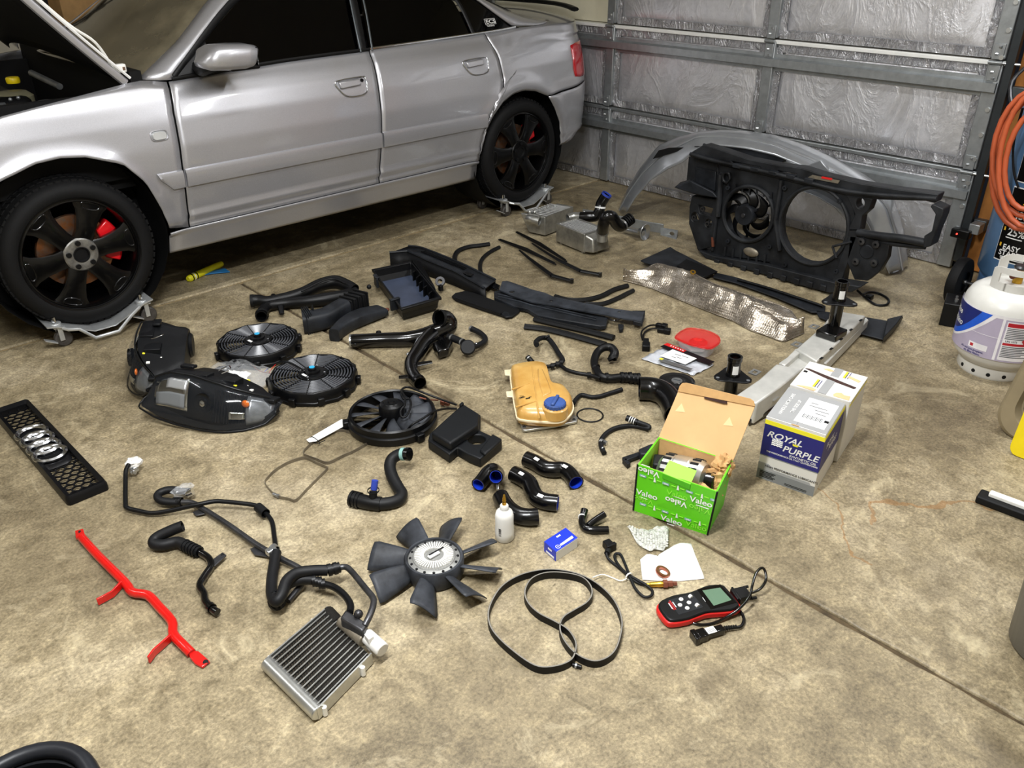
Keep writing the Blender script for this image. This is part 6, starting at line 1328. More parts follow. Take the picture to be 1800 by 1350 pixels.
for k in range(20): a = 2*PI*k/20; MB().box(cpo+V(math.cos(a)*.0385, math.sin(a)*.0385, .098), (.003, .005, .012), Matrix.Rotation(a, 3, 'Z')).build('cap_grip', 'cap_blue', t)
dd = (c26(640, 420)-c26(560, 555)); M = local(cpo+V(0, 0, .112), dd); b = MB(M); b.box((0, 0, 0), (.072, .013, .012)); b.build('cap_handle', 'cap_blue', t, bevel=.004)
slabp('foot_bracket', [c26(x, y, .014) for x, y in ((285, 628), (480, 640), (640, 620), (715, 580), (745, 600), (738, 632), (560, 668), (335, 702), (308, 698))], .004, 'alu_clean', t, .002)
for x, y in ((322, 678), (715, 620)): MB().cyl(c26(x, y, .0142), c26(x, y, .0148), .006, n=12).build('bolt_hole', 'ink_black', t)
for x, y in ((182, 245), (195, 415)): slabp('mount_ear', [c26(x-20, y-22, .045), c26(x+35, y-25, .045), c26(x+40, y+22, .045), c26(x-12, y+20, .045)], .039, 'tank_seam', t, .003)
for k in range(4): MB().box(c26(285+11*k, 448-3*k, .0895), (.0016, .011, .001), Matrix.Rotation(.75, 3, 'Z')).build('moulded_mark', 'ink_black', t)
MB().box(c26(302, 432, .0895), (.016, .0014, .001), Matrix.Rotation(-.75, 3, 'Z')).build('moulded_mark', 'ink_black', t); MB().box(c26(368, 440, .0895), (.010, .002, .001), Matrix.Rotation(-.5, 3, 'Z')).build('moulded_mark', 'ink_black', t)
MB().box(c26(350, 450, .0895), (.016, .006, .001), Matrix.Rotation(-.5, 3, 'Z')).build('moulded_mark', 'ink_black', t)
# ---------------------------------------------------------------- loose small hoses and ring
o_ = hose('overflow_hose', [c26(712, 490, .02), c26(735, 455, .012), c26(775, 425, .009), c26(850, 440, .009), c26(920, 435, .009), c26(1000, 410, .009), c26(1095, 380, .010)], .0085, 'blk_hose', None); tag(o_, 'short thin black hose lying beside the blue-capped tank', 'hose')
rc_ = c26(842, 582, .004); rr_ = (c26(945, 582, .004)-c26(740, 582, .004)).length/2
o_ = MB().lathe([(rr_-.003, .001), (rr_, -.002), (rr_+.003, .001), (rr_, .004)], V(rc_.x, rc_.y, .0025), n=48, closed=True).build('rubber_ring', 'blk_rubber', None, smooth=60); tag(o_, 'thin round rubber sealing ring on the bare concrete', 'o-ring')
t = floorthing('bent_breather_hose', 'thin black breather hose doubled back with ribbed ends', 'hose', c26(1100, 700))
hose('hose_body', [c26(1180, 625, .03), c26(1250, 650, .026), c26(1305, 672, .02), c26(1300, 690, .014), c26(1230, 675, .010), c26(1150, 668, .009), c26(1050, 685, .009), c26(975, 725, .009), c26(932, 780, .009), c26(930, 830, .009), c26(955, 885, .010)], .0088, 'blk_hose', t)
q0, q1 = c26(1130, 605, .034), c26(1215, 640, .028); hose('ribbed_end', [q0, q1], .0115, 'blk_satin', t, sub=1)
for k in range(3): band('end_rib', q0.lerp(q1, .35+.2*k), q1-q0, .0122, .003, 'print_white', t)
band('spring_clip', c26(935, 798, .009), (.05, 1, 0), .012, .01, 'zinc', t); MB().box(c26(962, 800, .012), (.01, .014, .01)).build('spring_clip', 'zinc', t)
band('end_rib', c26(945, 855, .0095), (.1, -1, 0), .0105, .004, 'zinc', t)
t = floorthing('plastic_bracket', 'small black plastic bracket half hidden by the green carton', 'bracket', c26(1220, 880))
slabp('arm', [c26(x, y, .02) for x, y in ((1095, 915), (1230, 870), (1235, 900), (1120, 945))], .006, 'blk_dusty', t, .003); slabp('head', [c26(x, y, .035) for x, y in ((1225, 850), (1330, 805), (1420, 830), (1380, 890), (1240, 890))], .006, 'blk_dusty', t, .005); slabp('hook', [c26(x, y, .02) for x, y in ((1098, 930), (1130, 925), (1165, 960), (1140, 975))], .002, 'blk_dusty', t, .002)
# ---------------------------------------------------------------- big black elbow and round cap
coup = floorthing('intake_elbow', 'large glossy black intake elbow behind the open green carton', 'intake elbow', c27(330, 280))
pipe('elbow', [c27(172, 245, .046), c27(260, 250, .046), c27(340, 280, .046), c27(395, 345, .046), c27(425, 430, .046)], .045, .040, 'silicone', coup)
p = c27(430, 190, .03); t = floorthing('round_cap', 'round black disc cap with silver centre badge', 'cap', p); o = V(p.x, p.y, 0)
MB().lathe([(0, .002), (.055, .002), (.066, .018), (.070, .024), (.070, .028), (.064, .030), (.045, .026), (.030, .028), (0, .028)], o, n=40).build('disc', 'blk_gloss', t, smooth=40)
MB().lathe([(0, .0285), (.022, .0285), (.021, .031), (0, .031)], o, n=28).build('badge', 'zinc', t); MB().box(o+V(0, 0, .032), (.004, .03, .002), Matrix.Rotation(.3, 3, 'Z')).build('badge_bar', 'galv_dark', t)
# ---------------------------------------------------------------- bumper reinforcement beam with crush cans
t = floorthing('bumper_beam', 'aluminium bumper reinforcement beam with two upright black crush cans', 'bumper beam', c23(1080, 680))
mat('beam_alu', 'b9b9b4', .5, .4, .2, 14, .08, vcol='d2d1cb')
zt = .10
def bx2(name, L, R, z1, z0, m, bev=.006): return MB().loft2([V(p.x, p.y, z0) for p in L+R[::-1]], [V(p.x, p.y, z1) for p in L+R[::-1]]).build(name, m, t, bevel=bev, smooth=30)
bx2('near_section', [c23(735, 850, zt), c23(880, 750, zt), c23(985, 655, zt)], [c23(868, 895, zt), c23(1010, 795, zt), c23(1140, 690, zt)], zt, .01, 'beam_alu')
bx2('middle_section', [c23(1000, 650, .07), c23(1110, 575, .07)], [c23(1120, 700, .07), c23(1240, 620, .07)], .07, .01, 'beam_alu', .004)
bx2('middle_rail', [c23(1012, 655, .092), c23(1105, 560, .092)], [c23(1040, 665, .092), c23(1140, 578, .092)], .092, .01, 'beam_alu', .004)
bx2('far_section', [c23(1105, 565, zt), c23(1260, 430, zt), c23(1340, 330, zt)], [c23(1232, 640, zt), c23(1390, 500, zt), c23(1530, 362, zt)], zt, .01, 'beam_alu')
bx2('rail', [c23(1235, 640, .06), c23(1532, 365, .06)], [c23(1290, 660, .05), c23(1545, 395, .05)], .055, .01, 'beam_alu', .003)
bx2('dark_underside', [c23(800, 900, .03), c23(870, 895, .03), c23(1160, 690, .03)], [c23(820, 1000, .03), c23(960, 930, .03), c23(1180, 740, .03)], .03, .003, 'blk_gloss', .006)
for x, y, z_ in ((855, 705, .095), (965, 860, .06), (888, 895, .05), (1060, 790, .06), (1110, 535, .09), (1215, 428, .09), (1325, 565, .06), (1410, 470, .07), (1262, 625, .06)):
    q = c23(x, y, z_); d = (c23(1500, 380)-c23(800, 860)).normalized(); M = local(q, d); b = MB(M)
    b.plate_hole([V(-.022, -.017, 0), V(.022, -.017, 0), V(.022, .017, 0), V(-.022, .017, 0)], [[V(-.011, -.008, 0), V(.011, -.008, 0), V(.011, .008, 0), V(-.011, .008, 0)]], (0, 0, -.004)); b.build('clip_tab', 'alu_clean', t)
for k in range(5): q = c23(1500-60*k, 390+58*k, zt+.0005); MB().box(q, (.022, .010, .001), Matrix.Rotation(.05, 3, 'Z')).build('slot', 'ink_black', t)
def crush(base, top, flz, rb, label_z):
    o = V(base.x, base.y, 0); H = top
    MB().lathe([(0, label_z), (rb, label_z), (rb, flz-.01), (rb*1.15, flz), (rb*1.05, flz+.01), (rb*1.02, H-.05), (rb*1.0, H-.045), (rb*1.0, H-.02), (rb*1.12, H-.016), (rb*1.12, H), (rb*.8, H), (rb*.78, H-.03), (0, H-.03)], o, n=24).build('crush_can', 'blk_gloss', t, smooth=35)
    out = []
    for k in range(24): a = 2*PI*k/24; out.append(o+V(math.cos(a+.6), math.sin(a+.6), 0)*(.052+.026*abs(math.cos(1.5*a))**3)+V(0, 0, flz))
    MB().prism(out, (0, 0, .006)).build('flange', 'blk_satin', t, bevel=.002)
    for k in range(3): a = k*2*PI/3+.6; MB().cyl(o+V(math.cos(a), math.sin(a), 0)*.064+V(0, 0, flz+.0062), o+V(math.cos(a), math.sin(a), 0)*.064+V(0, 0, flz+.0068), .007, n=10).build('bolt_hole', 'ink_grey', t)
    a0 = math.atan2(-o.y, -o.x); MB().lathe([(rb*1.06+.0006, flz+.02), (rb*1.04+.0006, flz+.055)], o, n=6, a0=a0-.1, a1=a0+.75, up=(0, 1, 0)).build('paper_label', 'paper_white', t)
    MB().cyl(o+V(0, 0, H-.029), o+V(0, 0, H-.028), rb*.78, n=18).build('can_bottom', 'brown_plug', t)
crush(G(1283, 694, .02), .185, .10, .025, .015); MB().box(G(1460, 590, .115)+V(.03, .012, 0), (.10, .09, .03)).build('can_foot', 'blk_gloss', t, bevel=.006)
crush(G(1461, 588, .10)+V(.035, .012, 0), .325, .235, .025, .10)
# ---------------------------------------------------------------- heat shield
def hs():
    m = bpy.data.materials.new('heat_shield'); m.use_nodes = True; n = NT(m); v = n.coord(); n.b.inputs['Metallic'].default_value = .85
    n.link(n.ramp(n.noise(v, 9, 6, .65), [(.3, lin('7d7468')), (.5, lin('b4aa9c')), (.7, lin('d8d0c4'))]), n.b.inputs['Base Color']); n.b.inputs['Roughness'].default_value = .27
    vo = n.new('ShaderNodeTexVoronoi', Scale=95.0, Randomness=.1); n.link(v, vo.inputs['Vector']); n.bump(n.math('ADD', n.math('MULTIPLY', vo.outputs['Distance'], .25), n.noise(v, 22, 5, .6, .5)), .5, .012); MATS['heat_shield'] = m
hs()
t = floorthing('heat_shield', 'crumpled dimpled metal heat shield lying below the radiator support', 'heat shield', c17(520, 920))
L1 = [c17(x, y, z) for x, y, z in ((45, 798, .03), (120, 788, .04), (200, 738, .075), (230, 730, .09), (330, 755, .095), (400, 775, .10), (520, 835, .10), (700, 895, .09), (830, 935, .08), (930, 975, .07), (985, 1060, .045))]
L2 = [c17(x, y, z) for x, y, z in ((45, 820, .004), (110, 835, .004), (200, 862, .004), (280, 895, .004), (400, 945, .004), (500, 985, .004), (620, 1030, .004), (720, 1085, .004), (800, 1110, .004), (890, 1145, .004), (1000, 1098, .004))]
A_, B_ = resample(L1, 50), resample(L2, 50)
def hsf(u, v):
    i = round(u*49); p = A_[i].lerp(B_[i], v); k = math.sin(PI*v); s = noise.noise(V(p.x*6, p.y*6, 2))*.03+abs(noise.noise(V(p.x*13, p.y*13, 5)))*.03
    ridge = .02*max(0, math.sin(v*6+u*5+2.5*noise.noise(V(u*5, 0, 0)))); return p+V(0, 0, max(-p.z+.002, k*(s+.012)+ridge*k+.02*k*(v < .5)))
MB().grid(hsf, 49, 26).build('shield_sheet', 'heat_shield', t, smooth=180, solid=.002)
MB().tube([hsf(i/49, 0)+V(0, 0, .001) for i in range(50)], .003, 6).build('rolled_edge', 'heat_shield', t); MB().tube([hsf(i/49, 1)+V(0, 0, .002) for i in range(50)], .0025, 6).build('rolled_edge', 'heat_shield', t)
q = hsf(.38, .12); MB().lathe([(.007, 0), (.014, 0), (.014, .003), (.007, .003)], q+V(0, 0, .004), (-.3, -.4, 1), 16, closed=True).build('bolt_eyelet', 'brass', t); MB().cyl(q+V(0, 0, .003), q+V(-.001, -.001, .005), .0075, n=12).build('bolt_hole', 'ink_black', t)
# ---------------------------------------------------------------- underbody splash panel
t = floorthing('splash_panel', 'thin black plastic splash panel stretched behind the heat shield', 'splash panel', c17(700, 860))
slabp('wide_end', [c17(x, y, .03) for x, y in ((138, 712), (295, 640), (325, 660), (545, 770), (480, 800), (380, 780), (160, 722))], .022, 'blk_dusty', t, .003)
slabp('dark_flap', [c17(x, y, .036) for x, y in ((330, 740), (380, 705), (545, 770), (470, 800))], .030, 'blk_rubber', t, .002)
slabp('long_rail', [c17(x, y, .02) for x, y in ((530, 775), (640, 800), (900, 880), (1115, 952), (1110, 985), (1040, 985), (850, 905), (640, 830), (520, 800))], .012, 'blk_dusty', t, .003)
hose('edge_rod', [c17(650, 815, .028), c17(780, 850, .03), c17(950, 905, .03), c17(1100, 955, .028)], .007, 'blk_satin', t)
slabp('far_end', [c17(x, y, .02) for x, y in ((1060, 975), (1320, 1010), (1440, 1030), (1525, 1008), (1500, 1050), (1425, 1130), (1290, 1095), (1080, 1010))], .012, 'blk_dusty', t, .003)
slabp('upturned_lip', [c17(x, y, .05) for x, y in ((1440, 1020), (1522, 1000), (1490, 1045), (1420, 1118))], .016, 'blk_dusty', t, .003)
# ---------------------------------------------------------------- radiator support (lock carrier)
XR = 3.75
def pr(x, y, dx=0.0): return PXp(1080+x/3.0, 220+y/3.0, XR+dx)
t = thing('radiator_support', 'dirty black plastic radiator support frame with small fan standing upright', 'radiator support', (XR, 2.0, 0))
mat('carrier_black', '15161a', .5, 0, .35, 9, .08, vcol='2a2c2f')
def plate(name, pts, holes=(), th=.03, m='carrier_black', dx=0.0, bevel=.004):
    b = MB(); b.plate_hole([pr(x, y, dx) for x, y in pts], [[pr(x, y, dx) for x, y in h] for h in holes], (th, 0, 0)); return b.build(name, m, t, bevel=bevel, smooth=25)
def ell(cx, cy, rx, ry, n=28, a0=0): return [(cx+rx*math.cos(2*PI*i/n+a0), cy+ry*math.sin(2*PI*i/n+a0)) for i in range(n)]
plate('top_bar', [(395, 150), (470, 103), (560, 130), (700, 178), (870, 212), (985, 225), (1100, 262), (1300, 308), (1500, 340), (1710, 365), (1690, 412), (1640, 400), (1360, 392), (1230, 372), (1000, 318), (870, 285), (560, 212), (400, 168)], [[(620, 192), (770, 222), (780, 242), (640, 212)], [(860, 240), (960, 258), (950, 278), (870, 262)]], th=.07, dx=-.02)
hose('top_lip', [pr(400, 152, -.035), pr(560, 195, -.035), pr(870, 262, -.035), pr(1230, 350, -.035), pr(1700, 388, -.035)], .010, 'carrier_black', t)
MB().tube([pr(470, 105, .05), pr(700, 180, .05), pr(985, 228, .05), pr(1300, 310, .05), pr(1700, 368, .05)], .010, 8).build('top_lip', 'carrier_black', t)
b = MB(); b.prism([pr(1045, 262, -.024), pr(1190, 292, -.024), pr(1180, 308, -.024), pr(1020, 276, -.024)], (-.002, 0, 0)); b.build('warning_label', 'alu_dirty', t); b = MB(); b.prism([pr(1095, 270, -.0265), pr(1150, 280, -.0265), pr(1146, 290, -.0265), pr(1090, 280, -.0265)], (-.001, 0, 0)); b.build('warning_label', 'scanner_red', t)
plate('left_wing', [(392, 165), (548, 205), (548, 380), (420, 350), (405, 300), (380, 290)], th=.02, dx=.03); plate('left_wing_panel', [(425, 220), (535, 245), (530, 350), (425, 300)], th=.01, dx=.02, m='blk_dusty')
b = MB(); b.loft2([pr(x, y, -.08) for x, y in ((312, 330), (400, 292), (520, 352), (545, 385), (420, 365))], [pr(x, y, .03) for x, y in ((345, 300), (400, 285), (520, 345), (545, 375), (420, 350))]); b.build('left_shelf', 'blk_dusty', t, bevel=.006)
plate('left_lamp_plate', [(408, 372), (545, 392), (540, 520), (525, 640), (440, 662), (392, 520), (395, 430)], [ell(425, 485, 22, 26, 12), ell(495, 518, 18, 22, 12), [(440, 420), (520, 440), (510, 480), (450, 465)]], th=.05, dx=-.02)
for x, y in ((425, 485), (495, 518), (470, 440)): MB().lathe([(.006, 0), (.013, 0), (.013, .012), (.006, .012)], pr(x, y, -.03), (-1, 0, 0), 14, closed=True).build('bush', 'steel_pipe', t)
for (x, y, x2, y2) in ((410, 400, 520, 640), (545, 400, 440, 650), (400, 520, 540, 520), (415, 560, 520, 600)): MB().tube([pr(x, y, -.01), pr(x2, y2, -.01)], .007, 6).build('rib', 'carrier_black', t)
plate('fan_shroud', [(555, 208), (885, 285), (875, 360), (845, 500), (858, 640), (825, 725), (700, 705), (560, 690), (500, 695), (525, 600), (545, 480)], [ell(707, 467, 128, 140)], th=.06, dx=-.01)
b = MB(); R_ = [pr(x, y, -.02) for x, y in ell(707, 467, 132, 145, 40)]; b.tube(R_, .011, 8, closed=True); b.build('shroud_rim', 'carrier_black', t)
fc = pr(697, 470, .01); rf = (pr(697+118, 470, .01)-fc).length
MB().lathe([(0, .03), (.050, .03), (.055, .02), (.055, -.02), (0, -.02)], fc, (-1, 0, 0), 28).build('fan_motor', 'blk_dusty', t, smooth=35)
MB().lathe([(0, .031), (.012, .031), (.010, .036), (0, .036)], fc, (-1, 0, 0), 14).build('motor_boss', 'steel_pipe', t)
for k in range(7):
    a = 2*PI*k/7+.3
    def bf(u, v, a=a):
        r = .05+(rf*1.02-.05)*u; an = a-.75*u*u+(v-.5)*(.62-.1*u); return fc+V(.012*(v-.5)*2, math.cos(an)*r, math.sin(an)*r)
    MB().grid(bf, 8, 5).build('fan_blade', 'fan_black', t, smooth=60, solid=.003)
for a in (.5, 2.6, 4.7): d = V(0, math.cos(a), math.sin(a)); MB().tube([fc+d*.05+V(.03, 0, 0), fc+d*(rf*1.12)+V(.03, 0, 0)], .008, 6).build('fan_strut', 'fan_black', t)
plate('radiator_opening', [(868, 282), (1245, 372), (1275, 520), (1235, 640), (1205, 842), (1000, 800), (820, 728), (858, 640), (845, 500)], [ell(1052, 530, 178, 200)], th=.05, dx=-.01)
b = MB(); b.tube([pr(x, y, -.015) for x, y in ell(1052, 530, 182, 204, 48)], .010, 8, closed=True); b.build('opening_rim', 'carrier_black', t)
plate('y_strut', [(1222, 368), (1362, 388), (1340, 450), (1305, 480), (1292, 560), (1225, 560), (1268, 470)], [ell(1296, 412, 22, 28, 14)], th=.06, dx=-.02)
plate('strut_lower', [(1225, 545), (1295, 545), (1260, 640), (1225, 740), (1190, 840), (1140, 840), (1215, 640)], th=.05, dx=-.02)
hose('lamp_frame_lower', [pr(1285, 565, -.01), pr(1380, 582, -.02), pr(1520, 598, -.03), pr(1650, 622, -.03)], .019, 'carrier_black', t); hose('lamp_frame_lower', [pr(1285, 598, .0), pr(1440, 622, -.01), pr(1640, 642, -.02)], .012, 'carrier_black', t)
plate('lamp_frame_end', [(1678, 415), (1735, 442), (1728, 480), (1690, 570), (1668, 640), (1628, 648), (1632, 585), (1672, 560), (1692, 470), (1665, 430)], th=.08, dx=-.05)
plate('right_lamp_plate', [(1240, 585), (1452, 615), (1440, 700), (1400, 770), (1335, 822), (1265, 815), (1225, 720)], th=.04, dx=-.02)
for x, y, r_ in ((1305, 612, .017), (1382, 628, .017), (1275, 718, .017), (1372, 725, .017)): MB().lathe([(.006, 0), (r_, 0), (r_, .01), (.006, .012)], pr(x, y, -.024), (-1, 0, 0), 16, closed=True).build('bush', 'steel_pipe', t)
MB().lathe([(0, .004), (.030, .004), (.034, 0)], pr(1330, 668, -.022), (-1, 0, 0), 24).build('round_recess', 'blk_dusty', t)
plate('bottom_beam', [(440, 660), (520, 690), (800, 738), (1150, 828), (1300, 852), (1255, 880), (1130, 885), (960, 840), (800, 792), (480, 702)], th=.09, dx=-.04)
for k in range(9): q = pr(540+70*k, 722+17*k, -.045); MB().box(q, (.012, .03, .03)).build('beam_lug', 'carrier_black', t, bevel=.003)
MB().ball(pr(720, 670, -.022), .045, 14, 8, (.25, 1, .55)).build('muddy_patch', 'alu_dirty', t)
for (x, y, x2, y2, r_) in ((548, 390, 515, 660, .010), (560, 260, 545, 480, .016), (880, 290, 848, 500, .012), (848, 500, 870, 660, .012), (1150, 640, 1250, 615, .006), (1150, 640, 1170, 700, .006)): MB().tube([pr(x, y, -.025), pr(x2, y2, -.025)], r_, 8).build('frame_rib', 'carrier_black', t)
MB().tube([pr(518, 590, -.03), pr(520, 640, -.03)], .008, 8).build('copper_sleeve', 'copper', t)
plate('upper_eyelet', [(560, 250), (605, 250), (610, 285), (590, 312), (565, 300)], [ell(587, 277, 14, 20, 12)], th=.02, dx=-.04)
hose('loom', [c17(1280, 870, .03), c17(1320, 905, .012), c17(1375, 945, .007), c17(1432, 948, .007), c17(1445, 920, .007), c17(1395, 888, .007), c17(1340, 882, .012), c17(1310, 895, .02)], .006, 'blk_satin', t, 8); MB().box(c17(1345, 905, .014), (.03, .03, .022)).build('loom_plug', 'blk_satin', t, bevel=.003)
for k in range(7): MB().tube([pr(600+38*k, 300+9*k, -.018), pr(598+38*k, 332+9*k, -.018)], .005, 6).build('shroud_rib', 'carrier_black', t)
for k in range(6): MB().tube([pr(585+42*k, 640+8*k, -.018), pr(580+42*k, 690+9*k, -.018)], .006, 6).build('shroud_rib', 'carrier_black', t)
for k in range(5): MB().box(pr(650+95*k, 214+19*k, -.03), (.03, .045, .02)).build('latch_boss', 'blk_dusty', t, bevel=.003)
for x, y in ((600, 330), (815, 385), (600, 610), (820, 640), (900, 330), (1190, 400), (900, 735), (1170, 770)): MB().lathe([(.004, 0), (.012, 0), (.012, .008), (.004, .008)], pr(x, y, -.02), (-1, 0, 0), 12, closed=True).build('bush', 'blk_dusty', t)
# ---------------------------------------------------------------- bumper cover leaning on the door
mat('bumper_paint', '989b9f', .28, .55, .12, 8, coat=.7); mat('bumper_inside', '6f7174', .5, .3, .2, 10)
bn = V(1, .182, 0)
def pb(x, y, off):
    d = ray(1080+x/3.0, 220+y/3.0); tt = (4.649-off-bn.dot(CPOS))/bn.dot(d); return CPOS+d*tt
t = thing('bumper_cover', 'silver painted bumper cover standing on its ends against the foil door', 'bumper cover', (4.25, 2.4, 0))
r0_ = [(20, 442), (60, 350), (130, 230), (230, 108), (330, 62), (450, 36), (560, 25), (700, 30), (850, 50), (1000, 100), (1130, 155), (1280, 235), (1400, 312), (1480, 400), (1530, 560), (1552, 740)]
r1_ = [(26, 450), (72, 362), (146, 258), (246, 160), (336, 110), (440, 60), (560, 58), (700, 72), (850, 105), (1030, 182), (1120, 225), (1250, 280), (1370, 350), (1440, 430), (1490, 590), (1520, 765)]
r2_ = [(64, 457), (108, 384), (190, 290), (280, 232), (360, 196), (430, 132), (560, 108), (700, 125), (850, 160), (1010, 225), (1090, 270), (1190, 340), (1280, 430), (1340, 520), (1400, 660), (1450, 780)]
N_ = 60; Ra, Rb, Rc = [resample([pb(x, y, o_) for x, y in r], N_) for r, o_ in ((r0_, .0), (r1_, .14), (r2_, .20))]
def sheetstrip(A, B, bul, nv=6):
    mb = MB()
    def f(u, v):
        i = round(u*(N_-1)); p = A[i].lerp(B[i], v); k = 4*v*(1-v); return p+V(-.2, 0, .98)*bul*k
    mb.grid(f, N_-1, nv); return mb
for Rr in (Ra, Rb, Rc):
    for p in Rr: p.z = max(p.z, .006)
sheetstrip(Ra, Rb, .012).build('outer_skin', 'bumper_paint', t, smooth=50, solid=.004); sheetstrip(Rb, Rc, .006).build('front_return', 'bumper_paint', t, smooth=50, solid=.004)
MB().tube(Rb, .006, 6).build('crease', 'bumper_paint', t)
Rd = [p+V(.16, 0, -.16 if p.z > .2 else -.16*p.z/.2) for p in Rc]
for p in Rd: p.z = max(.006, p.z); p.x = min(p.x, 4.42)
sheetstrip(Rc[34:]+[Rc[-1]]*34, Rd[34:]+[Rd[-1]]*34, -.01).build('inner_flank', 'bumper_paint', t, smooth=50, solid=.004, merge=0)
b = MB(); b.prism([pb(x, y, .16) for x, y in ((205, 178), (235, 135), (290, 120), (365, 118), (330, 140), (260, 160))], (-.004, 0, .002)); b.build('vent_slot', 'car_black', t)
b = MB(); b.prism([pb(x, y, .19) for x, y in ((420, 112), (540, 108), (700, 128), (900, 178), (880, 200), (700, 160), (540, 142))], (.05, 0, 0)); b.build('inner_reinforcement', 'blk_dusty', t)
b = MB(); b.loft2([pb(x, y, .2) for x, y in ((1000, 222), (1085, 182), (1140, 250), (1100, 280))], [pb(x, y, .06) for x, y in ((1020, 215), (1090, 178), (1160, 240), (1110, 270))]); b.build('lamp_corner', 'bumper_paint', t, bevel=.004)
IA = resample([pb(x, y, .12) for x, y in ((950, 330), (1060, 370), (1160, 430), (1240, 520), (1255, 620))], N_); IB = resample([pb(x, y, .03) for x, y in ((1000, 300), (1140, 330), (1300, 390), (1440, 480), (1500, 620))], N_)
sheetstrip(IA, IB, -.02).build('inner_wing', 'bumper_paint', t, smooth=50, solid=.004)
slabp('foot_lug', [G(1522, 445, .03), G(1540, 440, .03), G(1548, 455, .03), G(1530, 462, .03)], .001, 'alu_clean', t, .003)
# ---------------------------------------------------------------- intercoolers
def intercooler(label, A, B, C, h, tank_side):
    """A-B front long edge, B-C tank end edge on the floor"""
    D = A+C-B; t = floorthing('intercooler', label, 'intercooler', mid(A, C), 'pair of side-mount intercoolers')
    def q(u, v, z): p = A.lerp(B, u).lerp(D.lerp(C, u), v); return V(p.x, p.y, z)
    z0 = .018
    MB().loft2([q(.05, .05, z0), q(.95, .05, z0), q(.95, .95, z0), q(.05, .95, z0)], [q(.05, .05, h-.012), q(.95, .05, h-.012), q(.95, .95, h-.012), q(.05, .95, h-.012)]).build('core', mat('core_dark', '1f1d1a', .8), t)
    for u0 in (-.03, .965): MB().loft2([q(u0, .0, .012), q(u0+.07, .0, .012), q(u0+.07, 1, .012), q(u0, 1, .012)], [q(u0, .0, h+.002), q(u0+.07, 0, h+.002), q(u0+.07, 1, h+.002), q(u0, 1, h+.002)]).build('header_plate', 'cast_alu', t)
    MB().loft2([q(-.02, .94, .012), q(1.02, .94, .012), q(1.02, 1.02, .012), q(-.02, 1.02, .012)], [q(-.02, .94, h+.003), q(1.02, .94, h+.003), q(1.02, 1.02, h+.003), q(-.02, 1.02, h+.003)]).build('side_plate', 'cast_alu', t, bevel=.003)
    for k in range(8): v = .12+.76*k/7; MB().tube([q(.03, v, h-.002), q(.97, v, h-.002)], .005, 6).build('core_bar', 'alu_clean', t)
    MB().loft2([q(-.02, -.02, 0.012), q(1.02, -.02, .012), q(1.02, .06, .012), q(-.02, .06, .012)], [q(-.02, -.02, h+.003), q(1.02, -.02, h+.003), q(1.02, .06, h+.003), q(-.02, .06, h+.003)]).build('side_plate', 'cast_alu', t, bevel=.003)
    return t, q
A, B, C = c16(715, 575), c16(925, 662), c16(1085, 612); t, q = intercooler('silver intercooler nearer the camera with upright black hose', A, B, C, .115, 1)
MB().loft2([q(.98, -.02, .012), q(1.28, .1, .02), q(1.28, .9, .02), q(.98, 1.02, .012)], [q(.98, -.02, .115), q(1.22, .15, .095), q(1.22, .85, .095), q(.98, 1.02, .115)]).build('end_tank', 'cast_alu', t, bevel=.008)
for u, v in ((.1, .1), (.9, .1), (1.1, .5)): p = q(u, v, 0); MB().cyl(p, p+V(0, 0, .02), .008, n=8).build('foot_pin', 'cast_alu', t)
b0 = c16(1072, 528, .115); pipe('neck', [b0-V(0, 0, .02), b0+V(0, 0, .035)], .028, .024, 'alu_clean', t, sub=1); band('clamp_band', b0+V(0, 0, .03), (0, 0, 1), .034, .022, 'zinc', t)
pipe('rubber_hose', [b0+V(0, 0, .03), c16(1085, 420, .21), c16(1105, 368, .25), c16(1150, 365, .25), c16(1185, 420, .20), c16(1220, 440, .175), c16(1262, 405, .19), c16(1305, 375, .205)], .031, .026, 'silicone', t); band('clamp_band', c16(1238, 428, .18), c16(1305, 375, .205)-c16(1220, 440, .175), .034, .01, 'zinc', t); 
for k in range(4): band('hose_rib', c16(1255+14*k, 410-10*k, .19+.005*k), c16(1305, 375, .205)-c16(1220, 440, .175), .033, .006, 'blk_rubber', t)
A, B, C = c16(500, 500), c16(620, 526), c16(835, 440); t, q = intercooler('silver intercooler next to the rear wheel dolly with open metal outlet', A, B, C, .12, 1)
MB().loft2([q(-.05, -.02, .012), q(1.0, -.02, .012), q(1.0, .05, .012), q(-.05, .05, .012)], [q(-.55, -.05, .12), q(1.0, -.02, .12), q(1.0, .06, .12), q(-.45, .06, .12)]).build('end_tank', 'cast_alu', t, bevel=.006)
for k in range(9): v = .12+.78*k/8; MB().tube([q(-.35, v, .12), q(1.0, v, .12)], .005, 6).build('core_bar', 'alu_clean', t)
MB().loft2([q(-.4, .03, .06), q(.1, .03, .02), q(.1, .97, .02), q(-.4, .97, .06)], [q(-.4, .03, .112), q(.1, .03, .112), q(.1, .97, .112), q(-.4, .97, .108)]).build('core', 'core_dark', t)
pipe('open_outlet', [c16(488, 380, .10), c16(520, 385, .105), c16(575, 400, .10)], .024, .021, 'alu_clean', t); MB().lathe([(.022, -.004), (.029, -.004), (.029, .004), (.022, .004)], c16(575, 400, .10), c16(575, 400, .10)-c16(520, 385, .105), 20, closed=True).build('outlet_bead', 'alu_clean', t)
for x, y in ((500, 325), (540, 325)): MB().ball(c16(x, y, .13), .012, 10, 6).build('boss', 'alu_clean', t)
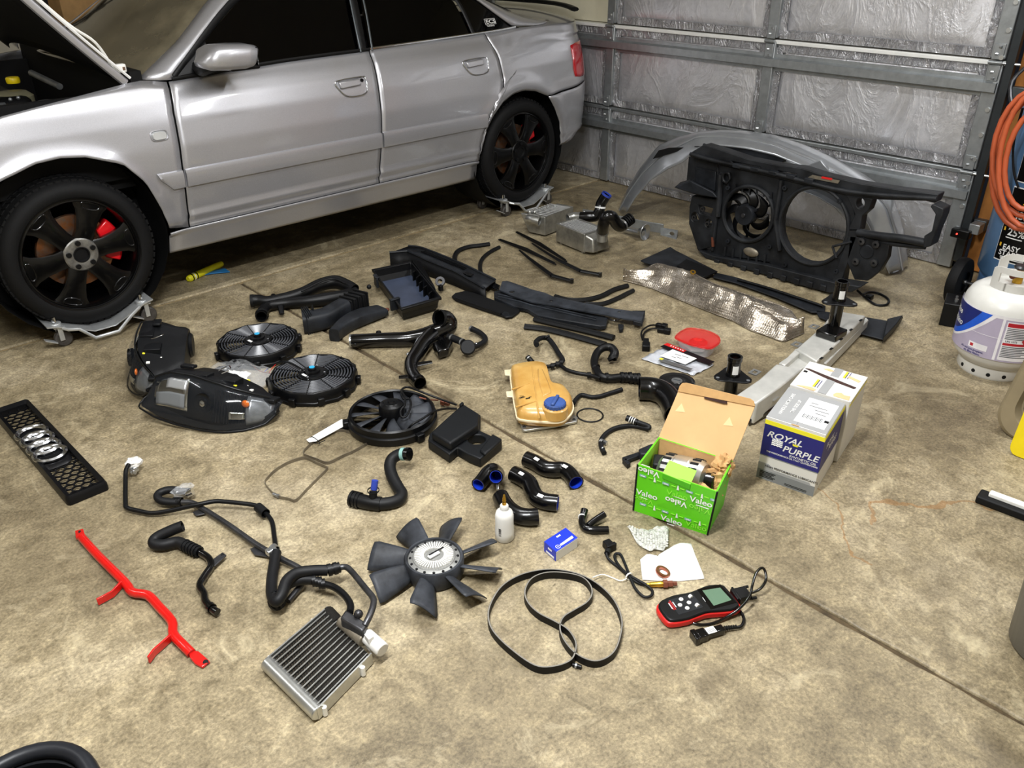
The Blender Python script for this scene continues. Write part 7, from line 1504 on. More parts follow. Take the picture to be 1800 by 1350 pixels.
pipe('neck', [c16(800, 375, .11), c16(850, 362, .115), c16(905, 362, .12)], .024, .02, 'alu_clean', t); pipe('rubber_hose', [c16(905, 365, .12), c16(960, 365, .125), c16(1020, 360, .13), c16(1050, 320, .16), c16(1065, 260, .20), c16(1105, 195, .25)], .030, .025, 'silicone', t)
q1_, q0_ = c16(1108, 190, .254), c16(1098, 206, .242); band('blue_lip', q1_, q1_-q0_, .0305, .012, 'blue_fit', t); band('white_mark', c16(1058, 290, .18), (0.2, .1, 1), .0312, .01, 'print_white', t); band('white_mark', c16(930, 363, .122), (1, -.8, 0), .0312, .006, 'print_white', t)
# ---------------------------------------------------------------- zinc plated bracket rail and flared pipe
t = floorthing('bracket_rail', 'zinc-plated slotted bracket bar with round hole at its end', 'bracket', c16(1300, 400))
P = [c16(920, 310, .05), c16(1040, 330, .05), c16(1240, 370, .05), c16(1440, 412, .05), c16(1560, 430, .05)]; ribbon([p-V(0, 0, .05) for p in P], .055, .008).build('bar', 'galv', t, bevel=.001)
pl = [c16(1535, 455, .03), c16(1672, 478, .03), c16(1660, 545, .0), c16(1535, 510, .0)]
hc = mid(*pl)+(c16(1630, 500, .02)-mid(*pl))*.6; ex = (pl[1]-pl[0]).normalized(); ey_ = (pl[0]-pl[3]).normalized()
MB().plate_hole(pl, [[mid(*pl)+ex*(.02+.016*math.cos(2*PI*i/14))+ey_*.016*math.sin(2*PI*i/14) for i in range(14)]], (.004, .004, .004)).build('end_plate', 'galv', t, merge=1e-6)
t = floorthing('flared_pipe', 'short bright metal pipe with a flared flange', 'pipe', c16(1340, 490))
p0_, p1_ = c16(1240, 462, .03), c16(1400, 500, .035); hose('stem', [p0_, p1_], [.016, .019], 'zinc', t, sub=1); dv = p1_-p0_
MB().lathe([(.018, -.03), (.022, -.02), (.030, -.005), (.046, .006), (.048, .012), (.046, .014), (.024, .0)], p1_+V(0, 0, .012), dv, 26, closed=True).build('flange', 'zinc', t, smooth=40)
# ---------------------------------------------------------------- ice scraper
t = floorthing('ice_scraper', 'yellow handled ice scraper with blue blade at the edge of the car shadow', 'ice scraper', c15(1350, 740)); mat('scraper_yellow', 'd8d21a', .5, 0, .1); mat('scraper_blue', '1f6fa8', .4)
q0, q1 = c15(1238, 790, .018), c15(1462, 688, .018); MB().tube([q0, q0.lerp(q1, .03), q0.lerp(q1, .1), q0.lerp(q1, .9), q1], [.012, .018, .019, .017, .014], 14).build('handle', 'scraper_yellow', t, smooth=50)
for k in range(3): band('grip_band', q0.lerp(q1, .1+.06*k), q1-q0, .0198, .006, 'ink_black' if k % 2 == 0 else 'print_white', t)
slabp('blade', [c15(x, y, .01) for x, y in ((1300, 765), (1400, 730), (1480, 715), (1515, 740), (1420, 748))], .005, 'scraper_blue', t, .001)
def proj(p):
    v = Vector(p)-CPOS; d = v.dot(_f); return (900+CF*v.dot(_R)/d, 675-CF*v.dot(_U)/d)
def zat(base, py):
    lo, hi = 0.0, 2.0
    for _ in range(40):
        m_ = (lo+hi)/2
        if proj((base.x, base.y, m_))[1] > py: lo = m_
        else: hi = m_
    return lo
def quadpt(Q, u, v): return Q[0].lerp(Q[1], u).lerp(Q[3].lerp(Q[2], u), v)
def qn(Q): return (Q[1]-Q[0]).cross(Q[3]-Q[0]).normalized()
def qpatch(name, Q, u0, u1, v0, v1, m, parent, off=.0008):
    n_ = qn(Q); P = [quadpt(Q, u0, v0), quadpt(Q, u1, v0), quadpt(Q, u1, v1), quadpt(Q, u0, v1)]
    return MB().prism(P, n_*off).build(name, m, parent, smooth=0)
def qpoly(name, Q, uv, m, parent, off=.0008): return MB().prism([quadpt(Q, u, v) for u, v in uv], qn(Q)*off).build(name, m, parent, smooth=0)
def qtext(name, s, size, Q, u, v, m, parent, flip=False, **kw):
    x = (Q[1]-Q[0]); y = (Q[3]-Q[0])
    if flip: x, y = -x, -y
    n_ = qn(Q); y2 = n_.cross(x.normalized()) if not flip else n_.cross(x.normalized())
    return text(name, s, size, quadpt(Q, u, v), x, y2, MATS[m] if isinstance(m, str) else m, parent, lift=kw.pop('lift', .0014), **kw)
# ================================================================== oil cartons
A, B = c27(975, 850), c27(1365, 990); h = zat(B, 620+572/3.913)
TL, TR, BR, BL = c27(1055, 425, h), c27(1475, 572, h), c27(1605, 335, h), c27(1215, 235, h)
dep = ((BR-TR)+(BL-TL))/2; dep.z = 0; C, D = B+dep, A+dep
t = floorthing('oil_carton', 'navy, white and grey motor oil carton nearer the camera', 'carton', mid(A, C), 'pair of motor oil cartons')
up = V(0, 0, h)
A2, B2, C2, D2 = A+up, B+up, C+up, D+up
boxq('carton_body', A, B, C, D, 0, h, 'carton_white', t, .002)
def dress(A, B, C, D, h, t, front=True):
    up = V(0, 0, h); F = [A, B, B+up, A+up]; S = [B, C, C+up, B+up]; T = [A+up, B+up, C+up, D+up]
    for Q in (F, S) if front else (S,):
        if front:
            qpatch('navy_panel', Q, .0, 1, .40, .90, 'royal_blue', t); qpatch('yellow_band', Q, 0, 1, .90, .965, 'yellow_ink', t, .001); qpatch('grey_line', Q, 0, 1, .385, .40, 'carton_grey_dark', t)
        else:
            qpatch('yellow_band', Q, 0, 1, .92, .96, 'yellow_ink', t, .001)
    return F, S, T
F, S, T = dress(A, B, C, D, h, t)
qpoly('grey_panel', F, [(0, .0), (1, 0), (1, .16), (.93, .16), (.90, .20), (.28, .20), (.18, .27), (0, .27)], 'carton_grey', t, .0012); qpatch('grey_base', F, 0, 1, 0, .16, 'carton_grey_dark', t, .0016)
W = (B-A).length
qtext('brand_lettering', 'ROYAL', W*.165, F, .36, .755, 'print_white', t, shear=.35, bold=.004, sx=1.15); qtext('brand_lettering', 'PURPLE', W*.165, F, .66, .60, 'print_white', t, shear=.25, bold=.004, sx=1.1)
qtext('brand_lettering', 'SYNTHETIC OIL', W*.062, F, .72, .515, 'print_white', t, shear=.2, bold=.0012, sx=1.05); qtext('brand_lettering', 'THE PERFORMANCE OIL THAT OUTPERFORMS', W*.042, F, .54, .475, 'print_white', t, bold=.0006, sx=1.0)
qpoly('crown', F, [(.52, .69), (.60, .69), (.62, .725), (.585, .715), (.565, .735), (.545, .715), (.51, .725)], 'yellow_ink', t, .0014)
for r_ in range(4):
    P = [quadpt(F, .17+.026*k, .69-.028*r_+(.010 if k % 2 else 0))+qn(F)*.0014 for k in range(8)]; MB().tube(P, .0022, 5).build('wave_mark', 'print_white', t)
qtext('slogan', 'HIGH PERFORMANCE LUBRICANTS', W*.058, F, .58, .235, 'ink_black', t, bold=.0012, lift=.0022)
for k in range(5): qpatch('small_print', F, .05, .33-.03*(k % 3), .125-.022*k, .137-.022*k, 'ink_black', t, .0022)
for k in range(2): qpatch('small_print', F, .50, .88, .05-.02*k, .058-.02*k, 'ink_black', t, .0022)
WS = (C-B).length
qtext('brand_lettering', 'ROYAL', WS*.12, S, .38, .72, 'print_white', t, shear=.3, bold=.003); qtext('brand_lettering', 'PURPLE', WS*.12, S, .55, .60, 'print_white', t, shear=.3, bold=.003)
# top flaps
qpatch('top_flap', T, .0, .995, .02, .99, 'carton_grey', t, .0012); qpatch('shipping_label', T, .42, .93, .12, .86, 'paper_white', t, .0018); qpatch('flap_seam', T, .0, 1, .018, .026, 'carton_grey_dark', t, .002); qpatch('flap_edge', T, 0, 1, 0, .018, 'carton_white', t, .002)
qpatch('hand_slot', T, .43, .56, .0, .02, 'kraft', t, .0024); qpatch('flap_seam', T, .50, .506, .02, .12, 'carton_grey_dark', t, .002)
for k in range(14): qpatch('barcode_bar', T, .50+.024*k, .50+.024*k+(.008 if k % 3 else .014), .27, .38, 'ink_grey', t, .0022)
qpatch('stamp', T, .86, .93, .30, .36, 'ink_black', t, .0024)
for k, (u0, u1) in enumerate(((.5, .62), (.5, .8), (.62, .86), (.66, .84))): qpatch('label_print', T, u0, u1, .72-.085*k, .735-.085*k, 'ink_grey', t, .0022)
xd = (D-A); 
text('handling_print', 'HANDLE WITH CARE', W*.085, quadpt(T, .16, .50), xd, V(-xd.y, xd.x, 0), MATS['print_white'], t, bold=.001, lift=.0022); text('handling_print', 'THIS SIDE UP', W*.085, quadpt(T, .32, .50), xd, V(-xd.y, xd.x, 0), MATS['print_white'], t, bold=.001, lift=.0022)
# second carton behind
h2 = h+.008
E1, E2 = c27(1350, 58, h2), c27(1735, 172, h2); dep2 = ((E2-c27(1612, 335, h2))+(E1-c27(1218, 228, h2)))/2; dep2.z = 0
g_ = dep.normalized()*.006; A_, B_ = D+g_, C+g_+(C-D).normalized()*.012; C_, D_ = B_+dep2, A_+dep2
t = floorthing('oil_carton', 'torn white motor oil carton standing behind the navy one', 'carton', mid(A_, C_), 'pair of motor oil cartons')
boxq('carton_body', A_, B_, C_, D_, 0, h2, 'carton_white', t, .003)
F, S, T = dress(A_, B_, C_, D_, h2, t, False)
mat('tear_dark', '3a241f', .9, 0, .3, 60)
qpoly('torn_strip', T, [(.03, .68), (.10, .70), (.95, .50), (.93, .44), (.6, .50), (.4, .55), (.2, .62)], 'tear_dark', t, .002)
qpatch('grey_stripe', T, .46, .60, .0, .52, 'carton_grey', t, .0012); qpatch('grey_stripe', T, .46, .60, .68, 1, 'carton_grey', t, .0012)
for v0, v1, s in ((.14, .42, .33), (.72, .96, .66)): qpatch('yellow_stripe', T, s, s+.035, v0, v1, 'yellow_ink', t, .0012); qpatch('navy_stripe', T, s+.037, s+.047, v0, v1, 'royal_blue', t, .0012); qpatch('navy_stripe', T, s+.075, s+.085, v0, v1, 'royal_blue', t, .0012)
mat('kraft_light', 'dcb587', .85, 0, .08)
for uv in ([(.72, .02), (.97, .02), (.95, .16), (.86, .14), (.80, .19), (.73, .15), (.70, .08)], [(.10, .02), (.40, .0), (.42, .06), (.34, .10), (.2, .07)], [(.30, .84), (.42, .82), (.48, .86), (.38, .9)], [(.72, .78), (.93, .70), (.95, .77), (.85, .8), (.75, .84)]): qpoly('torn_patch', T, uv, 'kraft_light', t, .0014)
qpatch('stamp', T, .04, .10, .55, .60, 'ink_black', t, .002); qpatch('tape_edge', S, .0, 1, .96, 1, 'carton_white', t, .0016)
# ================================================================== green alternator carton
A, B = c27(130, 1085), c27(640, 1255); h = zat(A, 620+765/3.913)
tA, tB, tC, tD = c27(160, 768, h), c27(708, 958, h), c27(815, 745, h), c27(305, 580, h)
dep = ((tC-tB)+(tD-tA))/2; dep.z = 0; C, D = B+dep*.97, A+dep*.97
t = floorthing('parts_carton', 'open lime green cardboard carton with white lettering', 'carton', mid(A, C))
th = .004
def wallq(name, P, Q_, Pt, Qt, m_out, m_in):
    nrm_ = (Q_-P).cross(Pt-P).normalized(); MB().loft2([P, Q_, Qt, Pt], [p-nrm_*th for p in (P, Q_, Qt, Pt)]).build(name, m_out, t, smooth=0)
    MB().prism([p-nrm_*(th+.0004) for p in (P, Q_, Qt, Pt)], -nrm_*.0006).build(name+'_lining', m_in, t, smooth=0)
wallq('front_wall', A, B, tA, tB, 'valeo_green', 'kraft'); wallq('side_wall', B, C, tB, tC, 'valeo_green', 'valeo_green_light'); wallq('side_wall', D, A, tD, tA, 'valeo_green', 'valeo_green_light'); wallq('back_wall', C, D, tC, tD, 'valeo_green', 'kraft')
MB().prism([A+V(0, 0, .002), B+V(0, 0, .002), C+V(0, 0, .002), D+V(0, 0, .002)], (0, 0, .004)).build('carton_floor', 'kraft', t, smooth=0)
Fv = [A, B, tB, tA]; W = (B-A).length
for u, v, fl in ((.06, .44, 0), (.84, .68, 0), (.52, .06, 0), (.54, .50, 1), (.05, .93, 1)):
    if u > .02: qtext('brand_lettering', 'Valeo', W*.115, Fv, u if u > .1 else u+.10, v, 'print_white', t, flip=bool(fl), bold=.0035, sx=1.1)
    d_ = -.022 if fl else .022; qpatch('brand_underline', Fv, u-.05 if u > .1 else u, u+.11, v+(.095 if fl else -.105), v+(.105 if fl else -.092), 'print_white', t, .0012)
for u, v, fl in ((.12, .31, 1), (.84, .52, 1), (.54, .65, 0), (.84, .12, 0)): qtext('ghost_lettering', 'Valeo', W*.11, Fv, u, v, 'valeo_green_light', t, flip=bool(fl), bold=0, sx=1.1)
for row, (v, off) in enumerate(((.20, .0), (.80, -.04))):
    for k in range(4):
        u = .08+.30*k+off
        if 0 < u < .95: qpatch('print_block', Fv, u, min(1, u+.085), v-.02, v+.025, 'ink_teal', t, .0012); qpatch('print_dash', Fv, u+.015, min(1, u+.07), v-.004, v+.008, 'print_white', t, .0016)
        for q_ in (.115, .225):
            if u+q_+.06 < 1: qpatch('print_dash', Fv, u+q_, u+q_+.055, v, v+.018, 'valeo_green_light', t, .0012)
        if u+.2 < 1: qpoly('print_figure', Fv, [(u+.185, v-.04), (u+.215, v-.04), (u+.2, v+.05), (u+.19, v+.05)], 'print_white', t, .0012)
# edges, tuck flap on the front, lid
for P, Q_ in ((B, tB), (A, tA)): MB().tube([P+V(0, 0, .002), Q_], .0032, 6).build('cut_edge', 'ink_black', t)
nf = qn(Fv); f0, f1 = quadpt(Fv, .33, 1.0), quadpt(Fv, .68, .97)
MB().loft2([f0, f1, quadpt(Fv, .68, .86), quadpt(Fv, .33, .90)], [p+nf*.0025 for p in (f0, f1, quadpt(Fv, .68, .86), quadpt(Fv, .33, .90))]).build('front_tab', 'valeo_green_dark', t, smooth=0)
inn = -nf; k_ = V(0, 0, .018)
MB().loft2([f0+nf*.002, f1+nf*.002, f1+inn*.045+k_, f0+inn*.045+k_], [p+V(0, 0, .002) for p in (f0+nf*.002, f1+nf*.002, f1+inn*.045+k_, f0+inn*.045+k_)]).build('front_tab', 'valeo_green_light', t, smooth=0)
bk = (tC-tB).normalized(); bk.z = 0
pn = (tC-tD).cross(V(bk.x*.30, bk.y*.30, 1)).normalized()
def lidp(x, y):
    d = ray(1080+x/3.913, 620+y/3.913); s_ = (tD-CPOS).dot(pn)/d.dot(pn); return CPOS+d*s_
L = [tD, tC, lidp(958, 372), lidp(440, 262)]
lid_c = spline([lidp(440, 262), lidp(960, 376)], 2)
MB().loft2([tD, tC]+[lidp(968, 365), lidp(440, 262)], [p+pn*(.004 if pn.dot(bk) > 0 else -.004) for p in [tD, tC]+[lidp(968, 365), lidp(440, 262)]]).build('lid', 'kraft_inside', t, smooth=0)
sgn = -1 if pn.dot(bk) > 0 else 1
tk = [lidp(440, 264), lidp(452, 228), lidp(470, 208), lidp(495, 206), lidp(938, 316), lidp(962, 335), lidp(968, 367)]
MB().prism(tk, pn*sgn*.0045).build('lid_tuck_flap', 'kraft', t, smooth=0)
MB().prism([lidp(625, 300), lidp(775, 335), lidp(778, 350), lidp(750, 348), lidp(620, 312)], pn*sgn*.006).build('flap_slot', 'tear_dark', t, smooth=0)
mat('kraft_pale', 'efd3a0', .85, 0, 0)
for x, y in ((455, 385), (785, 480)): MB().prism([lidp(x-38, y+18), lidp(x+32, y+25), lidp(x+8, y-38)], pn*sgn*.001).build('pale_scuff', 'kraft_pale', t, smooth=0)
# alternator in the carton
ac = c27(470, 850, h*.62); t = thing('alternator', 'cast aluminium alternator resting inside the green carton', 'alternator', ac-V(0, 0, .06))
ad = (tB-tA).normalized()*.9+V(0, 0, .12); R = .062
MB().lathe([(0, -.075), (.030, -.075), (.050, -.070), (R, -.055), (R, -.025), (R*1.03, -.022), (R*1.03, .022), (R, .025), (R, .055), (.052, .072), (.030, .078), (0, .078)], ac, ad, 40).build('casing', 'alu_clean', t, smooth=30)
x, y, a_ = frame(ad)
for k in range(18):
    an = 2*PI*k/18; d = x*math.cos(an)+y*math.sin(an)
    for s in (-.044, .044): M = Matrix.Translation(ac+a_*s+d*R*.985) @ rotm(a_, d.cross(a_), d).to_4x4(); b = MB(M); b.box((0, 0, 0), (.026, .008, .006)); b.build('cooling_slot', 'ink_black', t)
MB().lathe([(0, .075), (.030, .075), (.034, .08), (.034, .105), (.028, .108), (0, .108)], ac, ad, 28).build('pulley', 'blk_gloss', t, smooth=30)
MB().box(ac-a_*.075+V(0, 0, .02), (.06, .05, .05), Matrix.Rotation(.6, 3, 'Z')).build('rear_cover', 'blk_dusty', t, bevel=.006)
t = thing('packing_paper', 'crumpled brown packing paper stuffed beside the alternator', 'packing paper', c27(690, 850, .06))
for k, (x, y, z_, r_) in enumerate(((735, 800, h*.86, .030), (700, 860, h*.75, .033), (665, 925, h*.62, .034), (745, 765, h*.98, .024))): crumple('paper_wad', c27(x, y, z_), r_, 'kraft', t, (1.1, 1, 1.1), 20+k, k=.7)
# ================================================================== propane cylinder
def cylstrip(name, o, r, a0, a1, lo, hi, m, parent, n=20):
    f = lambda v, a: v(a) if callable(v) else v; vs = []; 
    for i in range(n+1):
        a = a0+(a1-a0)*i/n; d = V(math.cos(a)*r, math.sin(a)*r, 0); l_, h_ = f(lo, a), f(hi, a); vs += [o+d+V(0, 0, l_), o+d+V(0, 0, max(l_, h_))]
    return MB().add(vs, [(2*i, 2*i+2, 2*i+3, 2*i+1) for i in range(n)]).build(name, m, parent, smooth=60)
def cyltext(name, s, size, o, r, a, z, m, parent, bold=0, shear=0, rot=0.0):
    e = text(name, s, size, (0, 0, 0), (1, 0, 0), (0, 1, 0), MATS[m], parent, bold=bold, shear=shear, lift=0); loc = ROOTLOC[e.name]
    for v in e.data.vertices:
        x, y = v.co.x+loc.x, v.co.y+loc.y; x, y = x*math.cos(rot)-y*math.sin(rot), x*math.sin(rot)+y*math.cos(rot); an = a+x/r; v.co = o+V(math.cos(an)*r, math.sin(an)*r, z+y)-loc
    return e
mat('cyl_white', 'd2d1cb', .32, 0, .06, 7, coat=.4); mat('label_lilac', 'b3aabf', .5, 0, .06); mat('label_navy', '16256e', .4); mat('label_blue', '1d5bd0', .4); mat('label_red', 'b3202c', .5); mat('label_white', 'e9e7ea', .5)
o = G(1736, 650); o.z = 0; o += V(.03, 0, 0); ca = math.atan2(-o.y, -o.x); R = .166
t = thing('propane_cylinder', 'white propane cylinder with blue and lilac label and foot ring', 'propane cylinder', o)
MB().lathe([(0, .035), (.10, .040), (.135, .055), (.158, .085), (R, .12), (R, .275), (.160, .305), (.145, .335), (.115, .358), (.07, .370), (0, .373)], o, n=56).build('tank', 'cyl_white', t, smooth=50)
MB().lathe([(.115, .0), (.122, .0), (.128, .01), (.124, .06), (.118, .06)], o, n=44, closed=True).build('foot_ring', 'cyl_white', t, smooth=40)
for k in range(8): a = ca-.9+k*.45; MB().cyl(o+V(math.cos(a)*.121, math.sin(a)*.121, .022), o+V(math.cos(a)*.1275, math.sin(a)*.1275, .022), .008, n=10).build('drain_hole', 'ink_black', t)
MB().lathe([(R-.001, .196), (R+.0015, .198), (R-.001, .2)], o, n=56).build('weld_bead', 'cyl_white', t)
rl = R+.0008
cylstrip('label_base', o, rl, ca-1.7, ca+1.7, .105, .285, 'label_lilac', t, 48)
cylstrip('label_edge', o, rl+.0004, ca-1.7, ca+1.7, .278, .290, 'label_white', t, 48)
sw = lambda k: (lambda a: .285-.115*max(0, min(1, (ca-.02-a-k)/.95))**1.5*1.0 if a < ca-.02-k else .285)
A0 = ca-1.6
cv = lambda s: (lambda a: .150+.135*max(0, min(1, (a-(ca-1.35))/(1.15-s)))**1.7)
cylstrip('label_swoosh_white', o, rl+.0006, A0, ca-.12, lambda a: .132+.155*max(0, min(1, (a-(ca-1.45))/1.32))**1.8, .287, 'label_white', t, 40)
cylstrip('label_swoosh_blue', o, rl+.0010, A0, ca-.26, lambda a: .142+.145*max(0, min(1, (a-(ca-1.45))/1.2))**1.9, .285, 'label_blue', t, 40)
cylstrip('label_swoosh_navy', o, rl+.0014, A0, ca-.52, lambda a: .165+.12*max(0, min(1, (a-(ca-1.45))/.95))**2.1, .285, 'label_navy', t, 40)
cylstrip('label_stripe', o, rl+.0008, ca-.03, ca+.03, .108, .285, 'label_white', t, 6)
cylstrip('warning_panel', o, rl+.0008, ca+.07, ca+.95, .112, .272, 'label_white', t, 16)
cylstrip('warning_bar', o, rl+.0012, ca+.09, ca+.93, .252, .268, 'label_red', t, 16); cylstrip('warning_bar', o, rl+.0012, ca+.09, ca+.93, .176, .186, 'label_red', t, 16)
for k in range(7): cylstrip('warning_print', o, rl+.0012, ca+.1, ca+.5+.08*(k % 3), .244-.007*k, .2475-.007*k, 'ink_grey', t, 10)
for k in range(7): cylstrip('warning_print', o, rl+.0012, ca+.1, ca+.7-.08*(k % 3), .168-.007*k, .1715-.007*k, 'ink_grey', t, 10)
cylstrip('hazard_diamond', o, rl+.0016, ca+.46, ca+.62, lambda a: .198-.018*(1-abs(a-ca-.54)/.08), lambda a: .198+.018*(1-abs(a-ca-.54)/.08), 'label_red', t, 8)
cyltext('warning_text', 'UN 1075', .011, o, rl+.0016, ca+.25, .193, 'ink_black', t, bold=.0004)
cyltext('brand_lettering', 'Blue', .034, o, rl+.0022, ca-1.28, .245, 'print_white', t, bold=.002, shear=.2); cyltext('brand_lettering', 'Rhino', .034, o, rl+.0022, ca-1.22, .205, 'print_white', t, bold=.002, shear=.2)
cylstrip('dealer_label', o, rl+.0012, ca-.62, ca-.18, .132, .156, 'label_white', t, 8); cylstrip('dealer_mark', o, rl+.0016, ca-.58, ca-.5, .138, .150, 'label_red', t, 4)
cyltext('slogan', "It's not just propane.", .0115, o, rl+.0016, ca-.52, .124, 'label_navy', t, bold=.0005, shear=.2); cyltext('slogan', "It's Blue Rhino.", .0115, o, rl+.0016, ca-.50, .112, 'label_navy', t, bold=.0005, shear=.2)
# collar with two handle openings
for s, a0, a1 in ((0, ca-1.0, ca+.75), (1, ca+PI-1.0, ca+PI+.9)):
    rr = .098; vs = []
    b = MB(); n = 24; rings = []
    def prof(u): return .362, .452-.02*(abs(2*u-1)**6)
    hole0, hole1 = .22, .78
    for seg in range(n):
        u0, u1 = seg/n, (seg+1)/n; aa, ab = a0+(a1-a0)*u0, a0+(a1-a0)*u1; inside = hole0 <= (u0+u1)/2 <= hole1
        for zlo, zhi in (((.362, .392), (.428, prof((u0+u1)/2)[1])) if inside else ((.362, prof((u0+u1)/2)[1]),)):
            P = []
            for a, r_ in ((aa, rr), (ab, rr), (ab, rr+.005), (aa, rr+.005)): P.append(o+V(math.cos(a)*r_, math.sin(a)*r_, 0))
            b.loft2([p+V(0, 0, zlo) for p in P], [p+V(0, 0, zhi) for p in P])
    b.build('collar', 'cyl_white', t, smooth=30)
MB().lathe([(0, .370), (.018, .370), (.018, .40), (.012, .402), (.012, .43), (0, .43)], o, n=14).build('valve', 'brass', t); MB().tube([o+V(-.05, .01, .41), o+V(0, 0, .408), o+V(.03, 0, .408)], .012, 10).build('valve_outlet', 'brown_plug', t); MB().lathe([(0, .43), (.024, .43), (.026, .436), (.022, .444), (0, .444)], o, n=14).build('valve_knob', 'steel_pipe', t)
# ================================================================== air compressor, hose, odds and ends
o = V(4.20, .965, 0); ca = math.atan2(-o.y, -o.x); R = .205; mat('comp_blue', '5379a3', .35, 0, .1, 8, coat=.4); mat('label_black', '0e0e10', .35, 0, .1); mat('gold_ink', 'd9a928', .5, 0, 0)
t = thing('air_compressor', 'upright blue air compressor tank with black label plate', 'air compressor', o)
MB().lathe([(0, .10), (.10, .11), (.17, .14), (R, .19), (R, 1.30), (.18, 1.36), (.10, 1.40), (0, 1.41)], o, n=56).build('tank', 'comp_blue', t, smooth=50)
MB().lathe([(.17, .155), (.188, .155), (.19, .06), (.172, .06)], o, n=40, closed=True).build('skirt', 'comp_blue', t)
for a in (ca-.9, ca+.6, ca+2.6): d = V(math.cos(a), math.sin(a), 0); MB().box(o+d*.19+V(0, 0, .055), (.05, .06, .11), Matrix.Rotation(a, 3, 'Z')).build('foot', 'comp_blue', t, bevel=.006)
rl = R+.001
for z0, z1 in ((.27, .60), (.62, .95)): cylstrip('label_border', o, rl, ca-.75, ca+.6, z0, z1, 'print_white', t, 24); cylstrip('label_plate', o, rl+.0006, ca-.74, ca+.59, z0+.005, z1-.005, 'label_black', t, 24)
for s, z_, sz, m, dx in (('EASY', .335, .034, 'print_white', .0), ('START', .308, .034, 'print_white', .0), ('25%', .405, .046, 'print_white', .02), ('43%', .482, .046, 'print_white', .04), ('4.0', .535, .036, 'gold_ink', .09), ('2', .575, .04, 'print_white', .09)): cyltext('label_text', s, sz, o, rl+.0014, ca-.42+dx, z_, m, t, bold=.0016)
for z_ in (.343, .415, .492): cylstrip('label_icon', o, rl+.0014, ca-.69, ca-.65, z_-.008, z_+.008, 'gold_ink', t, 4)
for z_, w_ in ((.292, .5), (.286, .5), (.380, .35), (.458, .3)): cylstrip('label_small_print', o, rl+.0014, ca-.6, ca-.6+w_, z_-.002, z_+.002, 'print_white', t, 8)
for y_ in (1.195, .735):
    w_ = MB(); w_.lathe([(.05, -.03), (.085, -.03), (.108, -.022), (.112, -.01), (.112, .01), (.108, .022), (.085, .03), (.05, .03)], V(4.06, y_, .113), (0, 1, 0), 36, closed=True); wo = w_.build('wheel', 'tire', t, smooth=35); MB().lathe([(0, -.02), (.052, -.02), (.052, .02), (0, .02)], V(4.06, y_, .113), (0, 1, 0), 24).build('wheel_hub', 'blk_satin', wo); MB().cyl((4.06, y_-.034, .113), (4.06, y_+.034, .113), .010, n=10).build('axle_nut', 'zinc', wo)
MB().cyl((4.06, .70, .113), (4.06, 1.22, .113), .008, n=8).build('axle', 'steel_pipe', t)
MB().tube(spline([o+V(0, .2, 1.1), o+V(-.06, .26, 1.0), o+V(-.1, .22, .9)], 4), .008, 8).build('hose_hook', 'steel_pipe', t)
MB().box(o+V(.0, 0, 1.47), (.3, .26, .16)).build('pump_head', 'blk_satin', t, bevel=.02)
mat('hose_orange', 'b0532f', .5, 0, .12, 9)
t = thing('air_hose', 'coiled orange rubber air hose hanging in front of the blue tank', 'air hose', PXp(1800, 390, 3.93))
pts = []
for i in range(4*24+1):
    a = 2*PI*i/24; k = i/24; rx, ry = (82, 122) if int(k) == 0 else ((72, 112) if int(k) == 1 else ((58, 96) if int(k) == 2 else (62, 118))); 
    px, py = 1822+rx*math.cos(a+PI/2)+.22*(-ry*math.sin(a+PI/2))*-1*0+10*math.sin(k*3), 275+8*math.cos(k*2.2)-ry*math.sin(a+PI/2)*-1
    px -= .28*(py-275)*.5
    pts.append(PXp(px, py, 3.935-.011*k-.004*math.sin(a)))
MB().tube(pts, .0115, 10).build('coil', 'hose_orange', t, smooth=60)
MB().tube(spline([PXp(1798, 190, 3.97), PXp(1782, 250, 3.975), PXp(1782, 300, 3.98), PXp(1790, 330, 3.985)], 5), .005, 8).build('cable_strand', 'ink_black', t)
MB().tube([PXp(1840, 160, 3.95), PXp(1842, 150, 4.02), o+V(-.1, .22, .9)], .007, 8).build('hanger_loop', 'steel_pipe', t)
# small black box
p = G(1652, 566); t = floorthing('black_box', 'plain black box with small metal clasp beside the propane cylinder', 'box', p); M = local(V(p.x+.05, p.y-.06, .055), (.95, .3, 0)); b = MB(M); b.box((0, 0, 0), (.14, .15, .11)); b.build('case', 'blk_satin', t, bevel=.004)
b = MB(M); b.box((0, 0, .057), (.1, .02, .006)); b.build('clasp', 'zinc', t, bevel=.001); b = MB(M); b.cyl((-.03, .03, .055), (-.03, .03, .068), .008, n=10); b.cyl((.02, .03, .055), (.02, .03, .064), .006, n=10); b.build('clasp_stud', 'zinc', t)
